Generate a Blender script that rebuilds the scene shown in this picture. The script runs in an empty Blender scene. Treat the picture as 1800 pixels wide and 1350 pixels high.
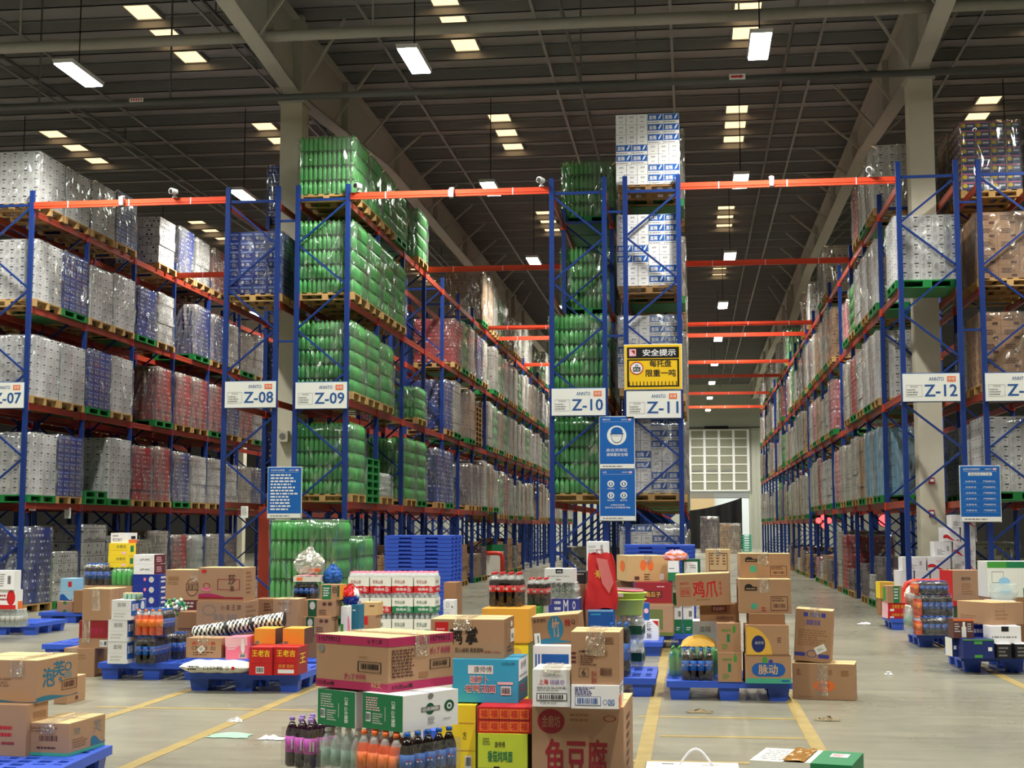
import bpy, math, random
from math import sin, cos, tan, pi, radians, sqrt
S = bpy.context.scene
C = S.collection
RND = random.Random(7)

# ------------------------------------------------------------------ camera, world, exposure
F_PX, PITCH, YAW, EYE = 2486.1, radians(5.744), radians(7.199), 1.67     # focal length for an 1800 x 1350 frame
cam_d = bpy.data.cameras.new('camera'); cam = bpy.data.objects.new('camera', cam_d); C.objects.link(cam)
cam_d.sensor_fit = 'HORIZONTAL'; cam_d.sensor_width = 36.0; cam_d.lens = F_PX * 36.0 / 1800.0
cam_d.clip_start = 0.1; cam_d.clip_end = 400
cam.location = (0, 0, EYE); cam.rotation_euler = (pi / 2 + PITCH, 0, YAW)
S.camera = cam
S.view_settings.view_transform = 'Standard'; S.view_settings.look = 'None'
S.view_settings.gamma = 1.0; S.view_settings.use_curve_mapping = False
S.view_settings.exposure = 0.35
S.cycles.max_bounces = 6; S.cycles.diffuse_bounces = 3; S.cycles.glossy_bounces = 3
S.cycles.transmission_bounces = 3; S.cycles.transparent_max_bounces = 10
S.cycles.caustics_reflective = False; S.cycles.caustics_refractive = False
S.cycles.sample_clamp_indirect = 4.0
LAMP_W = 330.0                                   # radiant watts of one high bay lamp
W_ = bpy.data.worlds.new('sky'); S.world = W_; W_.use_nodes = True
bg = W_.node_tree.nodes['Background']; bg.inputs[0].default_value = (0.86, 0.93, 1.0, 1); bg.inputs[1].default_value = 2.2

# pixel of the 1800 x 1350 photograph -> direction / point in the hall (metres; X along the rack fronts, Y down the aisles)
_F = (-sin(YAW) * cos(PITCH), cos(YAW) * cos(PITCH), sin(PITCH)); _R = (cos(YAW), sin(YAW), 0.0)
_U = (_R[1] * _F[2], -_R[0] * _F[2], _R[0] * _F[1] - _R[1] * _F[0])
def ray(x, y):
    a, b = (x - 900) / F_PX, (675 - y) / F_PX
    return tuple(_F[i] + a * _R[i] + b * _U[i] for i in range(3))
def at(x, y, Y):
    d = ray(x, y); t = Y / d[1]
    return (d[0] * t, Y, EYE + d[2] * t)
def ground(x, y, z=0.0):
    d = ray(x, y); t = (z - EYE) / d[2]
    return (d[0] * t, d[1] * t, z)
def hz(y, Y, x=1216): return at(x, y, Y)[2]

# ------------------------------------------------------------------ materials
def lin(c): return tuple(((v / 255.0) / 12.92 if v <= 10 else (((v / 255.0) + 0.055) / 1.055) ** 2.4) for v in c)
MATS = {}
def mat(key, rgb=None, rough=0.6, metal=0.0, var=0.0, spec=0.4, emit=0.0, scale=6.0):
    if key in MATS: return MATS[key]
    m = bpy.data.materials.new(key); m.use_nodes = True; nt = m.node_tree; b = nt.nodes['Principled BSDF']
    col = lin(rgb) + (1,)
    b.inputs['Base Color'].default_value = col; b.inputs['Roughness'].default_value = rough
    b.inputs['Metallic'].default_value = metal; b.inputs['Specular IOR Level'].default_value = spec
    if emit: b.inputs['Emission Color'].default_value = col; b.inputs['Emission Strength'].default_value = emit
    if var:
        tc = nt.nodes.new('ShaderNodeTexCoord'); nz = nt.nodes.new('ShaderNodeTexNoise')
        nz.inputs['Scale'].default_value = scale; nz.inputs['Detail'].default_value = 4
        mx = nt.nodes.new('ShaderNodeMix'); mx.data_type = 'RGBA'
        mx.inputs[6].default_value = tuple(v * (1 - var) for v in col[:3]) + (1,)
        mx.inputs[7].default_value = tuple(min(1, v * (1 + var)) for v in col[:3]) + (1,)
        nt.links.new(tc.outputs['Object'], nz.inputs['Vector']); nt.links.new(nz.outputs['Fac'], mx.inputs[0])
        nt.links.new(mx.outputs[2], b.inputs['Base Color'])
    MATS[key] = m
    return m
def boxmap(nt):
    """object-space (u, v) on the sides of an axis-aligned load: x or y along the side, z up"""
    tc = nt.nodes.new('ShaderNodeTexCoord'); sx = nt.nodes.new('ShaderNodeSeparateXYZ'); nt.links.new(tc.outputs['Object'], sx.inputs[0])
    sn = nt.nodes.new('ShaderNodeSeparateXYZ'); nt.links.new(tc.outputs['Normal'], sn.inputs[0])
    ab = nt.nodes.new('ShaderNodeMath'); ab.operation = 'ABSOLUTE'; nt.links.new(sn.outputs[0], ab.inputs[0])
    gt = nt.nodes.new('ShaderNodeMath'); gt.operation = 'GREATER_THAN'; gt.inputs[1].default_value = 0.6; nt.links.new(ab.outputs[0], gt.inputs[0])
    mx = nt.nodes.new('ShaderNodeMix'); nt.links.new(gt.outputs[0], mx.inputs[0]); nt.links.new(sx.outputs[0], mx.inputs[2]); nt.links.new(sx.outputs[1], mx.inputs[3])
    cb = nt.nodes.new('ShaderNodeCombineXYZ'); nt.links.new(mx.outputs[0], cb.inputs[0]); nt.links.new(sx.outputs[2], cb.inputs[1])
    return cb.outputs[0]
def goods_mat(key, c1, c2, mortar, bw, bh, dash=None):
    """printed cartons stacked brickwise, a small dark or light print on each"""
    if key in MATS: return MATS[key]
    m = bpy.data.materials.new(key); m.use_nodes = True; nt = m.node_tree; b = nt.nodes['Principled BSDF']; b.inputs['Roughness'].default_value = 0.55
    uv = boxmap(nt); br = nt.nodes.new('ShaderNodeTexBrick'); nt.links.new(uv, br.inputs['Vector'])
    br.inputs['Color1'].default_value = lin(c1) + (1,); br.inputs['Color2'].default_value = lin(c2) + (1,); br.inputs['Mortar'].default_value = lin(mortar) + (1,)
    br.inputs['Scale'].default_value = 1.0; br.inputs['Mortar Size'].default_value = 0.006; br.inputs['Brick Width'].default_value = bw; br.inputs['Row Height'].default_value = bh
    out = br.outputs['Color']
    if dash:
        b2 = nt.nodes.new('ShaderNodeTexBrick'); nt.links.new(uv, b2.inputs['Vector'])
        b2.inputs['Scale'].default_value = 1.0; b2.inputs['Brick Width'].default_value = bw / 2; b2.inputs['Row Height'].default_value = bh / 2
        b2.inputs['Mortar Size'].default_value = bh * 0.17
        nz = nt.nodes.new('ShaderNodeTexNoise'); nz.inputs['Scale'].default_value = 5.0; nt.links.new(uv, nz.inputs['Vector'])
        g = nt.nodes.new('ShaderNodeMath'); g.operation = 'GREATER_THAN'; g.inputs[1].default_value = 0.52; nt.links.new(nz.outputs['Fac'], g.inputs[0])
        inv = nt.nodes.new('ShaderNodeMath'); inv.operation = 'SUBTRACT'; inv.inputs[0].default_value = 1.0; nt.links.new(b2.outputs['Fac'], inv.inputs[1])
        mu = nt.nodes.new('ShaderNodeMath'); mu.operation = 'MULTIPLY'; nt.links.new(g.outputs[0], mu.inputs[0]); nt.links.new(inv.outputs[0], mu.inputs[1])
        mx = nt.nodes.new('ShaderNodeMix'); mx.data_type = 'RGBA'; nt.links.new(mu.outputs[0], mx.inputs[0]); nt.links.new(out, mx.inputs[6]); mx.inputs[7].default_value = lin(dash) + (1,)
        out = mx.outputs[2]
    nt.links.new(out, b.inputs['Base Color']); MATS[key] = m
    return m
def film_mat(key, lo, hi, tint=(235, 240, 238), rough=0.12, scale=9.0, bump=0.9, diff=0.25, vz=0.45):
    """clear stretch film: mostly see-through, crinkled and shiny"""
    if key in MATS: return MATS[key]
    m = bpy.data.materials.new(key); m.use_nodes = True; nt = m.node_tree; nt.nodes.clear()
    out = nt.nodes.new('ShaderNodeOutputMaterial'); tc = nt.nodes.new('ShaderNodeTexCoord')
    mp = nt.nodes.new('ShaderNodeMapping'); mp.inputs['Scale'].default_value = (1, 1, vz); mp.inputs['Rotation'].default_value = (0.5, 0.4, 0); nt.links.new(tc.outputs['Object'], mp.inputs[0])
    nz = nt.nodes.new('ShaderNodeTexNoise'); nz.inputs['Scale'].default_value = scale; nz.inputs['Detail'].default_value = 3; nz.inputs['Distortion'].default_value = 0.8; nz.noise_type = 'RIDGED_MULTIFRACTAL' if scale < 12 else 'FBM'; nt.links.new(mp.outputs[0], nz.inputs['Vector'])
    bp = nt.nodes.new('ShaderNodeBump'); bp.inputs['Strength'].default_value = bump; bp.inputs['Distance'].default_value = 0.11; nt.links.new(nz.outputs['Fac'], bp.inputs['Height'])
    gl = nt.nodes.new('ShaderNodeBsdfGlossy'); gl.inputs['Roughness'].default_value = rough; gl.inputs['Color'].default_value = lin(tint) + (1,); nt.links.new(bp.outputs[0], gl.inputs['Normal'])
    df = nt.nodes.new('ShaderNodeBsdfDiffuse'); df.inputs['Color'].default_value = lin(tint) + (1,); nt.links.new(bp.outputs[0], df.inputs['Normal'])
    m1 = nt.nodes.new('ShaderNodeMixShader'); m1.inputs[0].default_value = diff; nt.links.new(gl.outputs[0], m1.inputs[1]); nt.links.new(df.outputs[0], m1.inputs[2])
    tr = nt.nodes.new('ShaderNodeBsdfTransparent'); tr.inputs[0].default_value = (0.97, 0.97, 0.97, 1)
    n2 = nt.nodes.new('ShaderNodeTexNoise'); n2.inputs['Scale'].default_value = scale * 0.35; n2.inputs['Detail'].default_value = 2; nt.links.new(mp.outputs[0], n2.inputs['Vector'])
    mr = nt.nodes.new('ShaderNodeMapRange'); mr.inputs[1].default_value = 0.35; mr.inputs[2].default_value = 0.65; mr.inputs[3].default_value = lo; mr.inputs[4].default_value = hi; nt.links.new(n2.outputs['Fac'], mr.inputs[0])
    m2 = nt.nodes.new('ShaderNodeMixShader'); nt.links.new(mr.outputs[0], m2.inputs[0]); nt.links.new(tr.outputs[0], m2.inputs[1]); nt.links.new(m1.outputs[0], m2.inputs[2]); nt.links.new(m2.outputs[0], out.inputs[0])
    MATS[key] = m
    return m
def plastic_mat(key, rgb, alpha=0.75, rough=0.12):
    """tinted bottle plastic with its drink: coloured, shiny, slightly see-through"""
    if key in MATS: return MATS[key]
    m = mat(key, rgb, rough, 0, 0, 0.6); m.node_tree.nodes['Principled BSDF'].inputs['Alpha'].default_value = alpha
    return m
def floor_mat():
    m = bpy.data.materials.new('polished_concrete'); m.use_nodes = True; nt = m.node_tree; b = nt.nodes['Principled BSDF']
    tc = nt.nodes.new('ShaderNodeTexCoord')
    def noise(sc, det, vec=None):
        n = nt.nodes.new('ShaderNodeTexNoise'); n.inputs['Scale'].default_value = sc; n.inputs['Detail'].default_value = det; nt.links.new(vec or tc.outputs['Object'], n.inputs['Vector']); return n
    n1, n2 = noise(0.55, 6), noise(5.0, 5)
    mp = nt.nodes.new('ShaderNodeMapping'); mp.inputs['Scale'].default_value = (0.5, 4.0, 1); nt.links.new(tc.outputs['Object'], mp.inputs[0]); n3 = noise(1.6, 5, mp.outputs[0])
    r = nt.nodes.new('ShaderNodeValToRGB'); r.color_ramp.elements[0].position = 0.3; r.color_ramp.elements[0].color = lin((116, 115, 102)) + (1,); r.color_ramp.elements[1].position = 0.72; r.color_ramp.elements[1].color = lin((156, 153, 134)) + (1,)
    ad = nt.nodes.new('ShaderNodeMath'); ad.operation = 'ADD'; nt.links.new(n1.outputs['Fac'], ad.inputs[0]); nt.links.new(n3.outputs['Fac'], ad.inputs[1])
    ml = nt.nodes.new('ShaderNodeMath'); ml.operation = 'MULTIPLY_ADD'; ml.inputs[1].default_value = 0.4; nt.links.new(ad.outputs[0], ml.inputs[0])
    m3 = nt.nodes.new('ShaderNodeMath'); m3.operation = 'MULTIPLY'; m3.inputs[1].default_value = 0.2; nt.links.new(n2.outputs['Fac'], m3.inputs[0]); nt.links.new(m3.outputs[0], ml.inputs[2])
    nt.links.new(ml.outputs[0], r.inputs[0]); nt.links.new(r.outputs[0], b.inputs['Base Color'])
    mr = nt.nodes.new('ShaderNodeMapRange'); mr.inputs[3].default_value = 0.16; mr.inputs[4].default_value = 0.42; nt.links.new(n1.outputs['Fac'], mr.inputs[0]); nt.links.new(mr.outputs[0], b.inputs['Roughness'])
    bp = nt.nodes.new('ShaderNodeBump'); bp.inputs['Strength'].default_value = 0.05; nt.links.new(n2.outputs['Fac'], bp.inputs['Height']); nt.links.new(bp.outputs[0], b.inputs['Normal'])
    MATS['floor'] = m; return m
floor_mat()
mat('blue_paint', (27, 56, 126), 0.4, 0.1); mat('orange_paint', (226, 76, 46), 0.42, 0.1); mat('dull_shaded_orange', (164, 62, 42), 0.38, 0.15)  # crossbar tone is the tie bars' orange darkened for shade inside the racks
mat('galvanised', (150, 152, 150), 0.45, 0.6); mat('dark_pipe', (104, 106, 102), 0.55, 0.2); mat('girder_paint', (182, 180, 168), 0.6, 0, 0.08)
mat('roof_sheet', (158, 158, 158), 0.6, 0.0, 0.10, 0.3, 0, 0.6); mat('purlin', (148, 148, 147), 0.55, 0.1)
mat('concrete', (208, 203, 184), 0.85, 0, 0.10, 0.2, 0, 3.0); mat('wall_sheet', (186, 188, 174), 0.6); mat('dark_wall', (34, 33, 31), 0.8); mat('door_sheet', (142, 142, 124), 0.55)
mat('wood', (188, 152, 98), 0.8, 0, 0.22, 0.2, 0, 9.0); mat('old_wood', (140, 108, 70), 0.85, 0, 0.25, 0.2, 0, 9.0)
mat('pallet_blue', (54, 92, 206), 0.42, 0, 0.06); mat('pallet_green', (30, 128, 62), 0.45, 0, 0.1)
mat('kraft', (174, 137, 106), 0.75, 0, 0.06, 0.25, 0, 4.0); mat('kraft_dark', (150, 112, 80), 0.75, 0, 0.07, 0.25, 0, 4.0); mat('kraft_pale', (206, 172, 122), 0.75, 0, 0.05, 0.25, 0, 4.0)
mat('kraft_flap', (216, 190, 140), 0.8, 0, 0.05)  # paler kraft laid on the carton top flaps
for k, c in dict(white=(236, 236, 238), offwhite=(226, 226, 216), ink=(30, 30, 32), grey=(128, 128, 126), pale=(200, 200, 196), red=(200, 34, 38), dkred=(150, 36, 44), crimson=(176, 44, 92), pink=(238, 120, 150),
                 palepink=(244, 190, 200), orange=(236, 116, 52), amber=(236, 168, 60), yellow=(244, 212, 46), lime=(200, 214, 60), green=(30, 122, 76), dkgreen=(22, 84, 56), leaf=(70, 150, 60), blue=(28, 92, 176), navy=(28, 44, 108),
                 cyan=(58, 164, 206), teal=(38, 110, 140), violet=(60, 66, 156), sky=(150, 200, 232), brown=(92, 56, 50), maroon=(98, 40, 44), gold=(226, 178, 70), mint=(70, 170, 140), lilac=(150, 120, 190), olive=(110, 120, 60)).items(): mat(k, c, 0.5)
mat('sign_white', (232, 234, 228), 0.45); mat('sign_blue', (26, 98, 178), 0.4); mat('sign_ink', (34, 84, 148), 0.5); mat('sign_yellow', (240, 196, 30), 0.45)
mat('guard_red', (224, 60, 44), 0.35); mat('black_plastic', (26, 26, 28), 0.4); mat('cctv', (214, 216, 214), 0.35)
mat('blush', (206, 110, 110), 0.5); mat('gold_tape', (176, 128, 62), 0.18, 0.3); mat('lime_plastic', (204, 236, 110), 0.3); mat('scrap_green', (150, 188, 168), 0.4); mat('scrap_brown', (126, 112, 84), 0.8); mat('yellow_line', (158, 138, 84), 0.5, 0, 0.35, 0.3, 0, 5.0)
mat('lamp_glow', (250, 252, 236), 0.5, 0, 0, 0.2, 26.0); mat('skylight_glow', (255, 214, 158), 0.5, 0, 0, 0.2, 1.5); mat('screen_red', (255, 60, 60), 0.5, 0, 0, 0.2, 4.0)
film_mat('film', 0.05, 0.45, diff=0.16, scale=4.5); film_mat('film_heavy', 0.10, 0.74, (238, 238, 232), 0.10, 6.0, 1.0, 0.22, 0.3); film_mat('shrink', 0.05, 0.2, (240, 240, 240), 0.1, 14.0, 0.4); film_mat('tape', 0.25, 0.6, (250, 236, 214), 0.12, 60.0, 0.5)
plastic_mat('green_bottle', (98, 196, 106), 0.82); plastic_mat('clear_bottle', (220, 230, 226), 0.32); plastic_mat('cola', (22, 14, 12), 0.97); plastic_mat('grape', (40, 14, 32), 0.95); plastic_mat('orange_soda', (232, 96, 56), 0.92); plastic_mat('clear_green', (150, 186, 168), 0.55)
goods_mat('g_white', (226, 226, 224), (206, 206, 206), (120, 120, 120), 0.23, 0.19, (50, 48, 50)); goods_mat('g_blue', (30, 52, 140), (24, 42, 118), (14, 20, 60), 0.29, 0.17, (206, 214, 232))
goods_mat('g_red', (176, 42, 44), (150, 34, 40), (80, 20, 24), 0.29, 0.17, (226, 190, 186)); goods_mat('g_kraft', (176, 136, 96), (160, 122, 84), (90, 64, 42), 0.38, 0.26, (110, 76, 50))
goods_mat('g_green', (60, 150, 84), (44, 126, 70), (24, 78, 44), 0.085, 0.28, None); goods_mat('g_snack', (80, 96, 140), (176, 150, 80), (210, 60, 40), 0.26, 0.16, (230, 210, 90)); goods_mat('g_aqua', (120, 176, 208), (104, 160, 196), (70, 120, 156), 0.3, 0.24, (60, 100, 150))
goods_mat('g_pink', (206, 120, 132), (180, 96, 108), (120, 60, 70), 0.3, 0.2, (240, 226, 226)); goods_mat('g_pale', (196, 192, 180), (178, 174, 160), (110, 106, 96), 0.3, 0.24, (90, 86, 80)); goods_mat('g_plum', (96, 78, 90), (80, 62, 76), (44, 34, 40), 0.26, 0.2, (180, 150, 160))

# ------------------------------------------------------------------ mesh building
class MB:
    def __init__(s): s.v = []; s.f = []; s.m = []; s.smooth = []
    def face(s, pts, m, sm=False):
        i = len(s.v); s.v += [tuple(p) for p in pts]; s.f.append(tuple(range(i, i + len(pts)))); s.m.append(m); s.smooth.append(sm); return s
    def box(s, x0, y0, z0, x1, y1, z1, m, taper=0.0):
        i = len(s.v); t = taper
        s.v += [(x0 + t, y0 + t, z0), (x1 - t, y0 + t, z0), (x1 - t, y1 - t, z0), (x0 + t, y1 - t, z0), (x0, y0, z1), (x1, y0, z1), (x1, y1, z1), (x0, y1, z1)]
        for q in ((0, 3, 2, 1), (4, 5, 6, 7), (0, 1, 5, 4), (1, 2, 6, 5), (2, 3, 7, 6), (3, 0, 4, 7)):
            s.f.append(tuple(i + k for k in q)); s.m.append(m); s.smooth.append(False)
        return s
    def bar(s, p, q, w, d, m, up=(0, 0, 1)):
        """a square bar from p to q"""
        ax = [q[i] - p[i] for i in range(3)]; L = sqrt(sum(a * a for a in ax)); ax = [a / L for a in ax]
        if abs(sum(ax[i] * up[i] for i in range(3))) > 0.95: up = (0, 1, 0)
        sx = [ax[1] * up[2] - ax[2] * up[1], ax[2] * up[0] - ax[0] * up[2], ax[0] * up[1] - ax[1] * up[0]]; n = sqrt(sum(a * a for a in sx)); sx = [a / n for a in sx]
        sy = [sx[1] * ax[2] - sx[2] * ax[1], sx[2] * ax[0] - sx[0] * ax[2], sx[0] * ax[1] - sx[1] * ax[0]]
        i = len(s.v)
        for e in (p, q):
            for a, b in ((-1, -1), (1, -1), (1, 1), (-1, 1)): s.v.append(tuple(e[k] + sx[k] * a * w / 2 + sy[k] * b * d / 2 for k in range(3)))
        for qd in ((0, 1, 2, 3), (7, 6, 5, 4), (0, 4, 5, 1), (1, 5, 6, 2), (2, 6, 7, 3), (3, 7, 4, 0)):
            s.f.append(tuple(i + k for k in qd)); s.m.append(m); s.smooth.append(False)
        return s
    def tube(s, pts, r, m, n=8, cap=True):
        """round tube along a path; r a number or one radius per point"""
        rs = r if isinstance(r, (list, tuple)) else [r] * len(pts); rings = []
        prev = None
        for k, p in enumerate(pts):
            a, b = pts[max(0, k - 1)], pts[min(len(pts) - 1, k + 1)]
            ax = [b[i] - a[i] for i in range(3)]; L = sqrt(sum(x * x for x in ax)) or 1; ax = [x / L for x in ax]
            up = prev or ((0, 0, 1) if abs(ax[2]) < 0.9 else (1, 0, 0))
            sx = [ax[1] * up[2] - ax[2] * up[1], ax[2] * up[0] - ax[0] * up[2], ax[0] * up[1] - ax[1] * up[0]]; l2 = sqrt(sum(x * x for x in sx)) or 1; sx = [x / l2 for x in sx]
            sy = [sx[1] * ax[2] - sx[2] * ax[1], sx[2] * ax[0] - sx[0] * ax[2], sx[0] * ax[1] - sx[1] * ax[0]]; prev = sy
            i = len(s.v); rings.append(i)
            for j in range(n):
                t = 2 * pi * j / n; s.v.append(tuple(p[q] + rs[k] * (sx[q] * cos(t) + sy[q] * sin(t)) for q in range(3)))
        for a, b in zip(rings, rings[1:]):
            for j in range(n):
                s.f.append((a + j, a + (j + 1) % n, b + (j + 1) % n, b + j)); s.m.append(m); s.smooth.append(True)
        if cap:
            for a in (rings[0], rings[-1]): s.f.append(tuple(a + j for j in range(n))); s.m.append(m); s.smooth.append(False)
        return s
    def lathe(s, prof, m, cx=0, cy=0, cz=0, n=12, sx=1.0, sy=1.0):
        """prof: list of (radius, z, material of the band above it)"""
        rings = []
        for r, z, _ in prof:
            i = len(s.v); rings.append(i)
            for j in range(n): t = 2 * pi * j / n; s.v.append((cx + r * sx * cos(t), cy + r * sy * sin(t), cz + z))
        for k in range(len(prof) - 1):
            a, b = rings[k], rings[k + 1]
            for j in range(n):
                s.f.append((a + j, a + (j + 1) % n, b + (j + 1) % n, b + j)); s.m.append(prof[k][2] or m); s.smooth.append(True)
        s.f.append(tuple(rings[-1] + j for j in range(n))); s.m.append(prof[-1][2] or prof[-2][2] or m); s.smooth.append(False)
        s.f.append(tuple(rings[0] + n - 1 - j for j in range(n))); s.m.append(prof[0][2] or m); s.smooth.append(False)
        return s
    def grid(s, fn, nu, nv, m, sm=True):
        i = len(s.v)
        for a in range(nu + 1):
            for b in range(nv + 1): s.v.append(tuple(fn(a / nu, b / nv)))
        for a in range(nu):
            for b in range(nv):
                q = i + a * (nv + 1) + b; s.f.append((q, q + nv + 1, q + nv + 2, q + 1)); s.m.append(m); s.smooth.append(sm)
        return s
    def mesh(s, name):
        me = bpy.data.meshes.new(name); me.from_pydata(s.v, [], s.f); keys = []
        for k in s.m:
            if k not in keys: keys.append(k)
        for k in keys: me.materials.append(MATS[k])
        me.polygons.foreach_set('material_index', [keys.index(k) for k in s.m]); me.polygons.foreach_set('use_smooth', s.smooth)
        me.update(); return me
    def build(s, name, parent=None, loc=(0, 0, 0), rz=0.0):
        return put(s.mesh(name), name, parent, loc, rz)
def put(me, name, parent=None, loc=(0, 0, 0), rz=0.0, sc=None):
    o = bpy.data.objects.new(name, me); C.objects.link(o); o.location = loc; o.rotation_euler = (0, 0, rz)
    if sc: o.scale = sc
    if parent: o.parent = parent
    return o
def tag(o, label, cat, group=None):
    o['label'] = label; o['category'] = cat
    if group: o['group'] = group
    return o
def thing(name, label, cat, loc=(0, 0, 0), rz=0.0, group=None):
    o = bpy.data.objects.new(name, None); C.objects.link(o); o.location = loc; o.rotation_euler = (0, 0, rz); o.empty_display_size = 0.1
    return tag(o, label, cat, group)
def structure(o): o['kind'] = 'structure'; return o
def copy_tree(o, loc, parent=None):
    c = o.copy(); C.objects.link(c); c.location = loc
    if parent: c.parent = parent
    for ch in o.children: copy_tree(ch, ch.location, c)
    return c

# ------------------------------------------------------------------ lettering
_TX = {}
def glyphs(body, bold=0.0):
    k = (body, bold)
    if k not in _TX:
        cu = bpy.data.curves.new('t', 'FONT'); cu.body = body; cu.resolution_u = 2; cu.offset = bold; cu.space_line = 0.9
        o = bpy.data.objects.new('t', cu); C.objects.link(o); dg = bpy.context.evaluated_depsgraph_get(); me = bpy.data.meshes.new_from_object(o.evaluated_get(dg))
        vs = [(v.co.x, v.co.y) for v in me.vertices]; fs = [tuple(p.vertices) for p in me.polygons]
        bpy.data.objects.remove(o); bpy.data.curves.remove(cu); bpy.data.meshes.remove(me)
        x0 = min(v[0] for v in vs); x1 = max(v[0] for v in vs); y0 = min(v[1] for v in vs); y1 = max(v[1] for v in vs)
        _TX[k] = ([((x - x0) / (x1 - x0), (y - y0) / (y1 - y0)) for x, y in vs], fs)
    return _TX[k]
def print_on(mb, P, kind, s0, t0, s1, t1, col, text=None, e=0.0):
    """one printed mark on a face; P(s, t, e) gives the point at face fractions s, t lifted by e"""
    R = random.Random(int(s0 * 997 + t0 * 571 + s1 * 131))
    def rect(a, b, c, d, m, ee): mb.face([P(a, b, ee), P(c, b, ee), P(c, d, ee), P(a, d, ee)], m)
    if kind == 'r': rect(s0, t0, s1, t1, col, e)
    elif kind == 'o':
        n = 20; mb.face([P((s0 + s1) / 2 + (s1 - s0) / 2 * cos(2 * pi * k / n), (t0 + t1) / 2 + (t1 - t0) / 2 * sin(2 * pi * k / n), e) for k in range(n)], col)
    elif kind == 'q':
        n = 12; mb.face([P(s0, t0, e)] + [P(s0 + (s1 - s0) * cos(pi / 2 * k / n), t0 + (t1 - t0) * sin(pi / 2 * k / n), e) for k in range(n + 1)], col)
    elif kind == 'ring':
        n = 20; w = float(text or 0.8); cx, cy, rx, ry = (s0 + s1) / 2, (t0 + t1) / 2, (s1 - s0) / 2, (t1 - t0) / 2
        for k in range(n):
            a, b = 2 * pi * k / n, 2 * pi * (k + 1) / n
            mb.face([P(cx + rx * w * cos(a), cy + ry * w * sin(a), e), P(cx + rx * cos(a), cy + ry * sin(a), e), P(cx + rx * cos(b), cy + ry * sin(b), e), P(cx + rx * w * cos(b), cy + ry * w * sin(b), e)], col)
    elif kind in ('t', 'T'):
        vs, fs = glyphs(text, 0.0); k = 0.02 if kind == 'T' else 0.007; n = max(1, len(text)) if any(ord(c) > 1000 for c in text) else len(text) * 0.6
        for dx, dy in (((-1, -1), (1, -1), (-1, 1), (1, 1)) if kind == 'T' else ((-1, 0), (1, 0))):
            i = len(mb.v); ox, oy = dx * k * (s1 - s0) / n, dy * k * (t1 - t0) * 0.8
            mb.v += [tuple(P(s0 + (s1 - s0) * x + ox, t0 + (t1 - t0) * y + oy, e + 0.00003 * (dx + 2 * dy + 3))) for x, y in vs]
            for f in fs: mb.f.append(tuple(i + q for q in f)); mb.m.append(col); mb.smooth.append(False)
    elif kind == 'vt':                                    # lettering turned a quarter, reading down the face
        vs, fs = glyphs(text, 0.008); i = len(mb.v)
        mb.v += [tuple(P(s0 + (s1 - s0) * y, t1 + (t0 - t1) * x, e)) for x, y in vs]
        for f in fs: mb.f.append(tuple(i + q for q in f)); mb.m.append(col); mb.smooth.append(False)
    elif kind == 'b':                                     # barcode in its frame
        bg_ = text or 'white'
        if bg_ != 'none': rect(s0, t0, s1, t1, bg_, e)
        x = s0 + (s1 - s0) * 0.08
        while x < s1 - (s1 - s0) * 0.1:
            w = (s1 - s0) * R.choice((0.02, 0.03, 0.05)); rect(x, t0 + (t1 - t0) * 0.16, x + w, t1 - (t1 - t0) * 0.12, col, e * 2 if bg_ != 'none' else e); x += w + (s1 - s0) * R.choice((0.02, 0.03, 0.045))
    elif kind == 'f':                                     # thin frame
        w = 0.035 * (s1 - s0); h = 0.05 * (t1 - t0)
        rect(s0, t0, s1, t0 + h, col, e); rect(s0, t1 - h, s1, t1, col, e); rect(s0, t0 + h, s0 + w, t1 - h, col, e); rect(s1 - w, t0 + h, s1, t1 - h, col, e)
    elif kind == 'l':                                     # lines of small print, too small to read
        n = int(text or 5); dt = (t1 - t0) / n
        for k in range(n):
            x = s0; y = t1 - dt * (k + 0.75); end = s0 + (s1 - s0) * R.uniform(0.6, 1.0)
            while x < end - 0.004:
                w = min(R.uniform(0.02, 0.09) * (s1 - s0) * 2, end - x); rect(x, y, x + w, y + dt * 0.5, col, e); x += w + 0.035 * (s1 - s0)
    elif kind == 'tri': mb.face([P(s0, t1, e), P(s1, t1, e), P(s1, t0, e)], col)
    elif kind == 'wave':
        n = 10
        for k in range(n):
            a, b = k / n, (k + 1) / n; f = lambda q: t0 + (t1 - t0) * (0.55 + 0.45 * sin(q * 5.0 + 0.6))
            mb.face([P(s0 + (s1 - s0) * a, t0, e), P(s0 + (s1 - s0) * b, t0, e), P(s0 + (s1 - s0) * b, f(b), e), P(s0 + (s1 - s0) * a, f(a), e)], col)
# ------------------------------------------------------------------ the hall shell
ROOF_Z, Y_END, X_L, X_R, Y_BACK = 12.5, 108.0, -27.0, 17.0, -9.0
m = MB(); m.box(X_L, Y_BACK, -0.2, X_R, Y_END + 30, 0, 'floor'); structure(m.build('floor'))
m = MB(); m.box(X_L, Y_BACK, ROOF_Z, X_R, Y_END + 0.3, ROOF_Z + 0.15, 'roof_sheet'); structure(m.build('ceiling'))
for nm, b in (('wall_left', (X_L - 0.2, Y_BACK, 0, X_L, Y_END, ROOF_Z)), ('wall_right', (X_R, Y_BACK, 0, X_R + 0.2, Y_END, ROOF_Z)), ('wall_back', (X_L, Y_BACK - 0.2, 0, X_R, Y_BACK, ROOF_Z))):
    m = MB(); m.box(*b, 'dark_wall'); structure(m.build(nm))  # walls coloured dark to stand in for the shade deep under the racks
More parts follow.
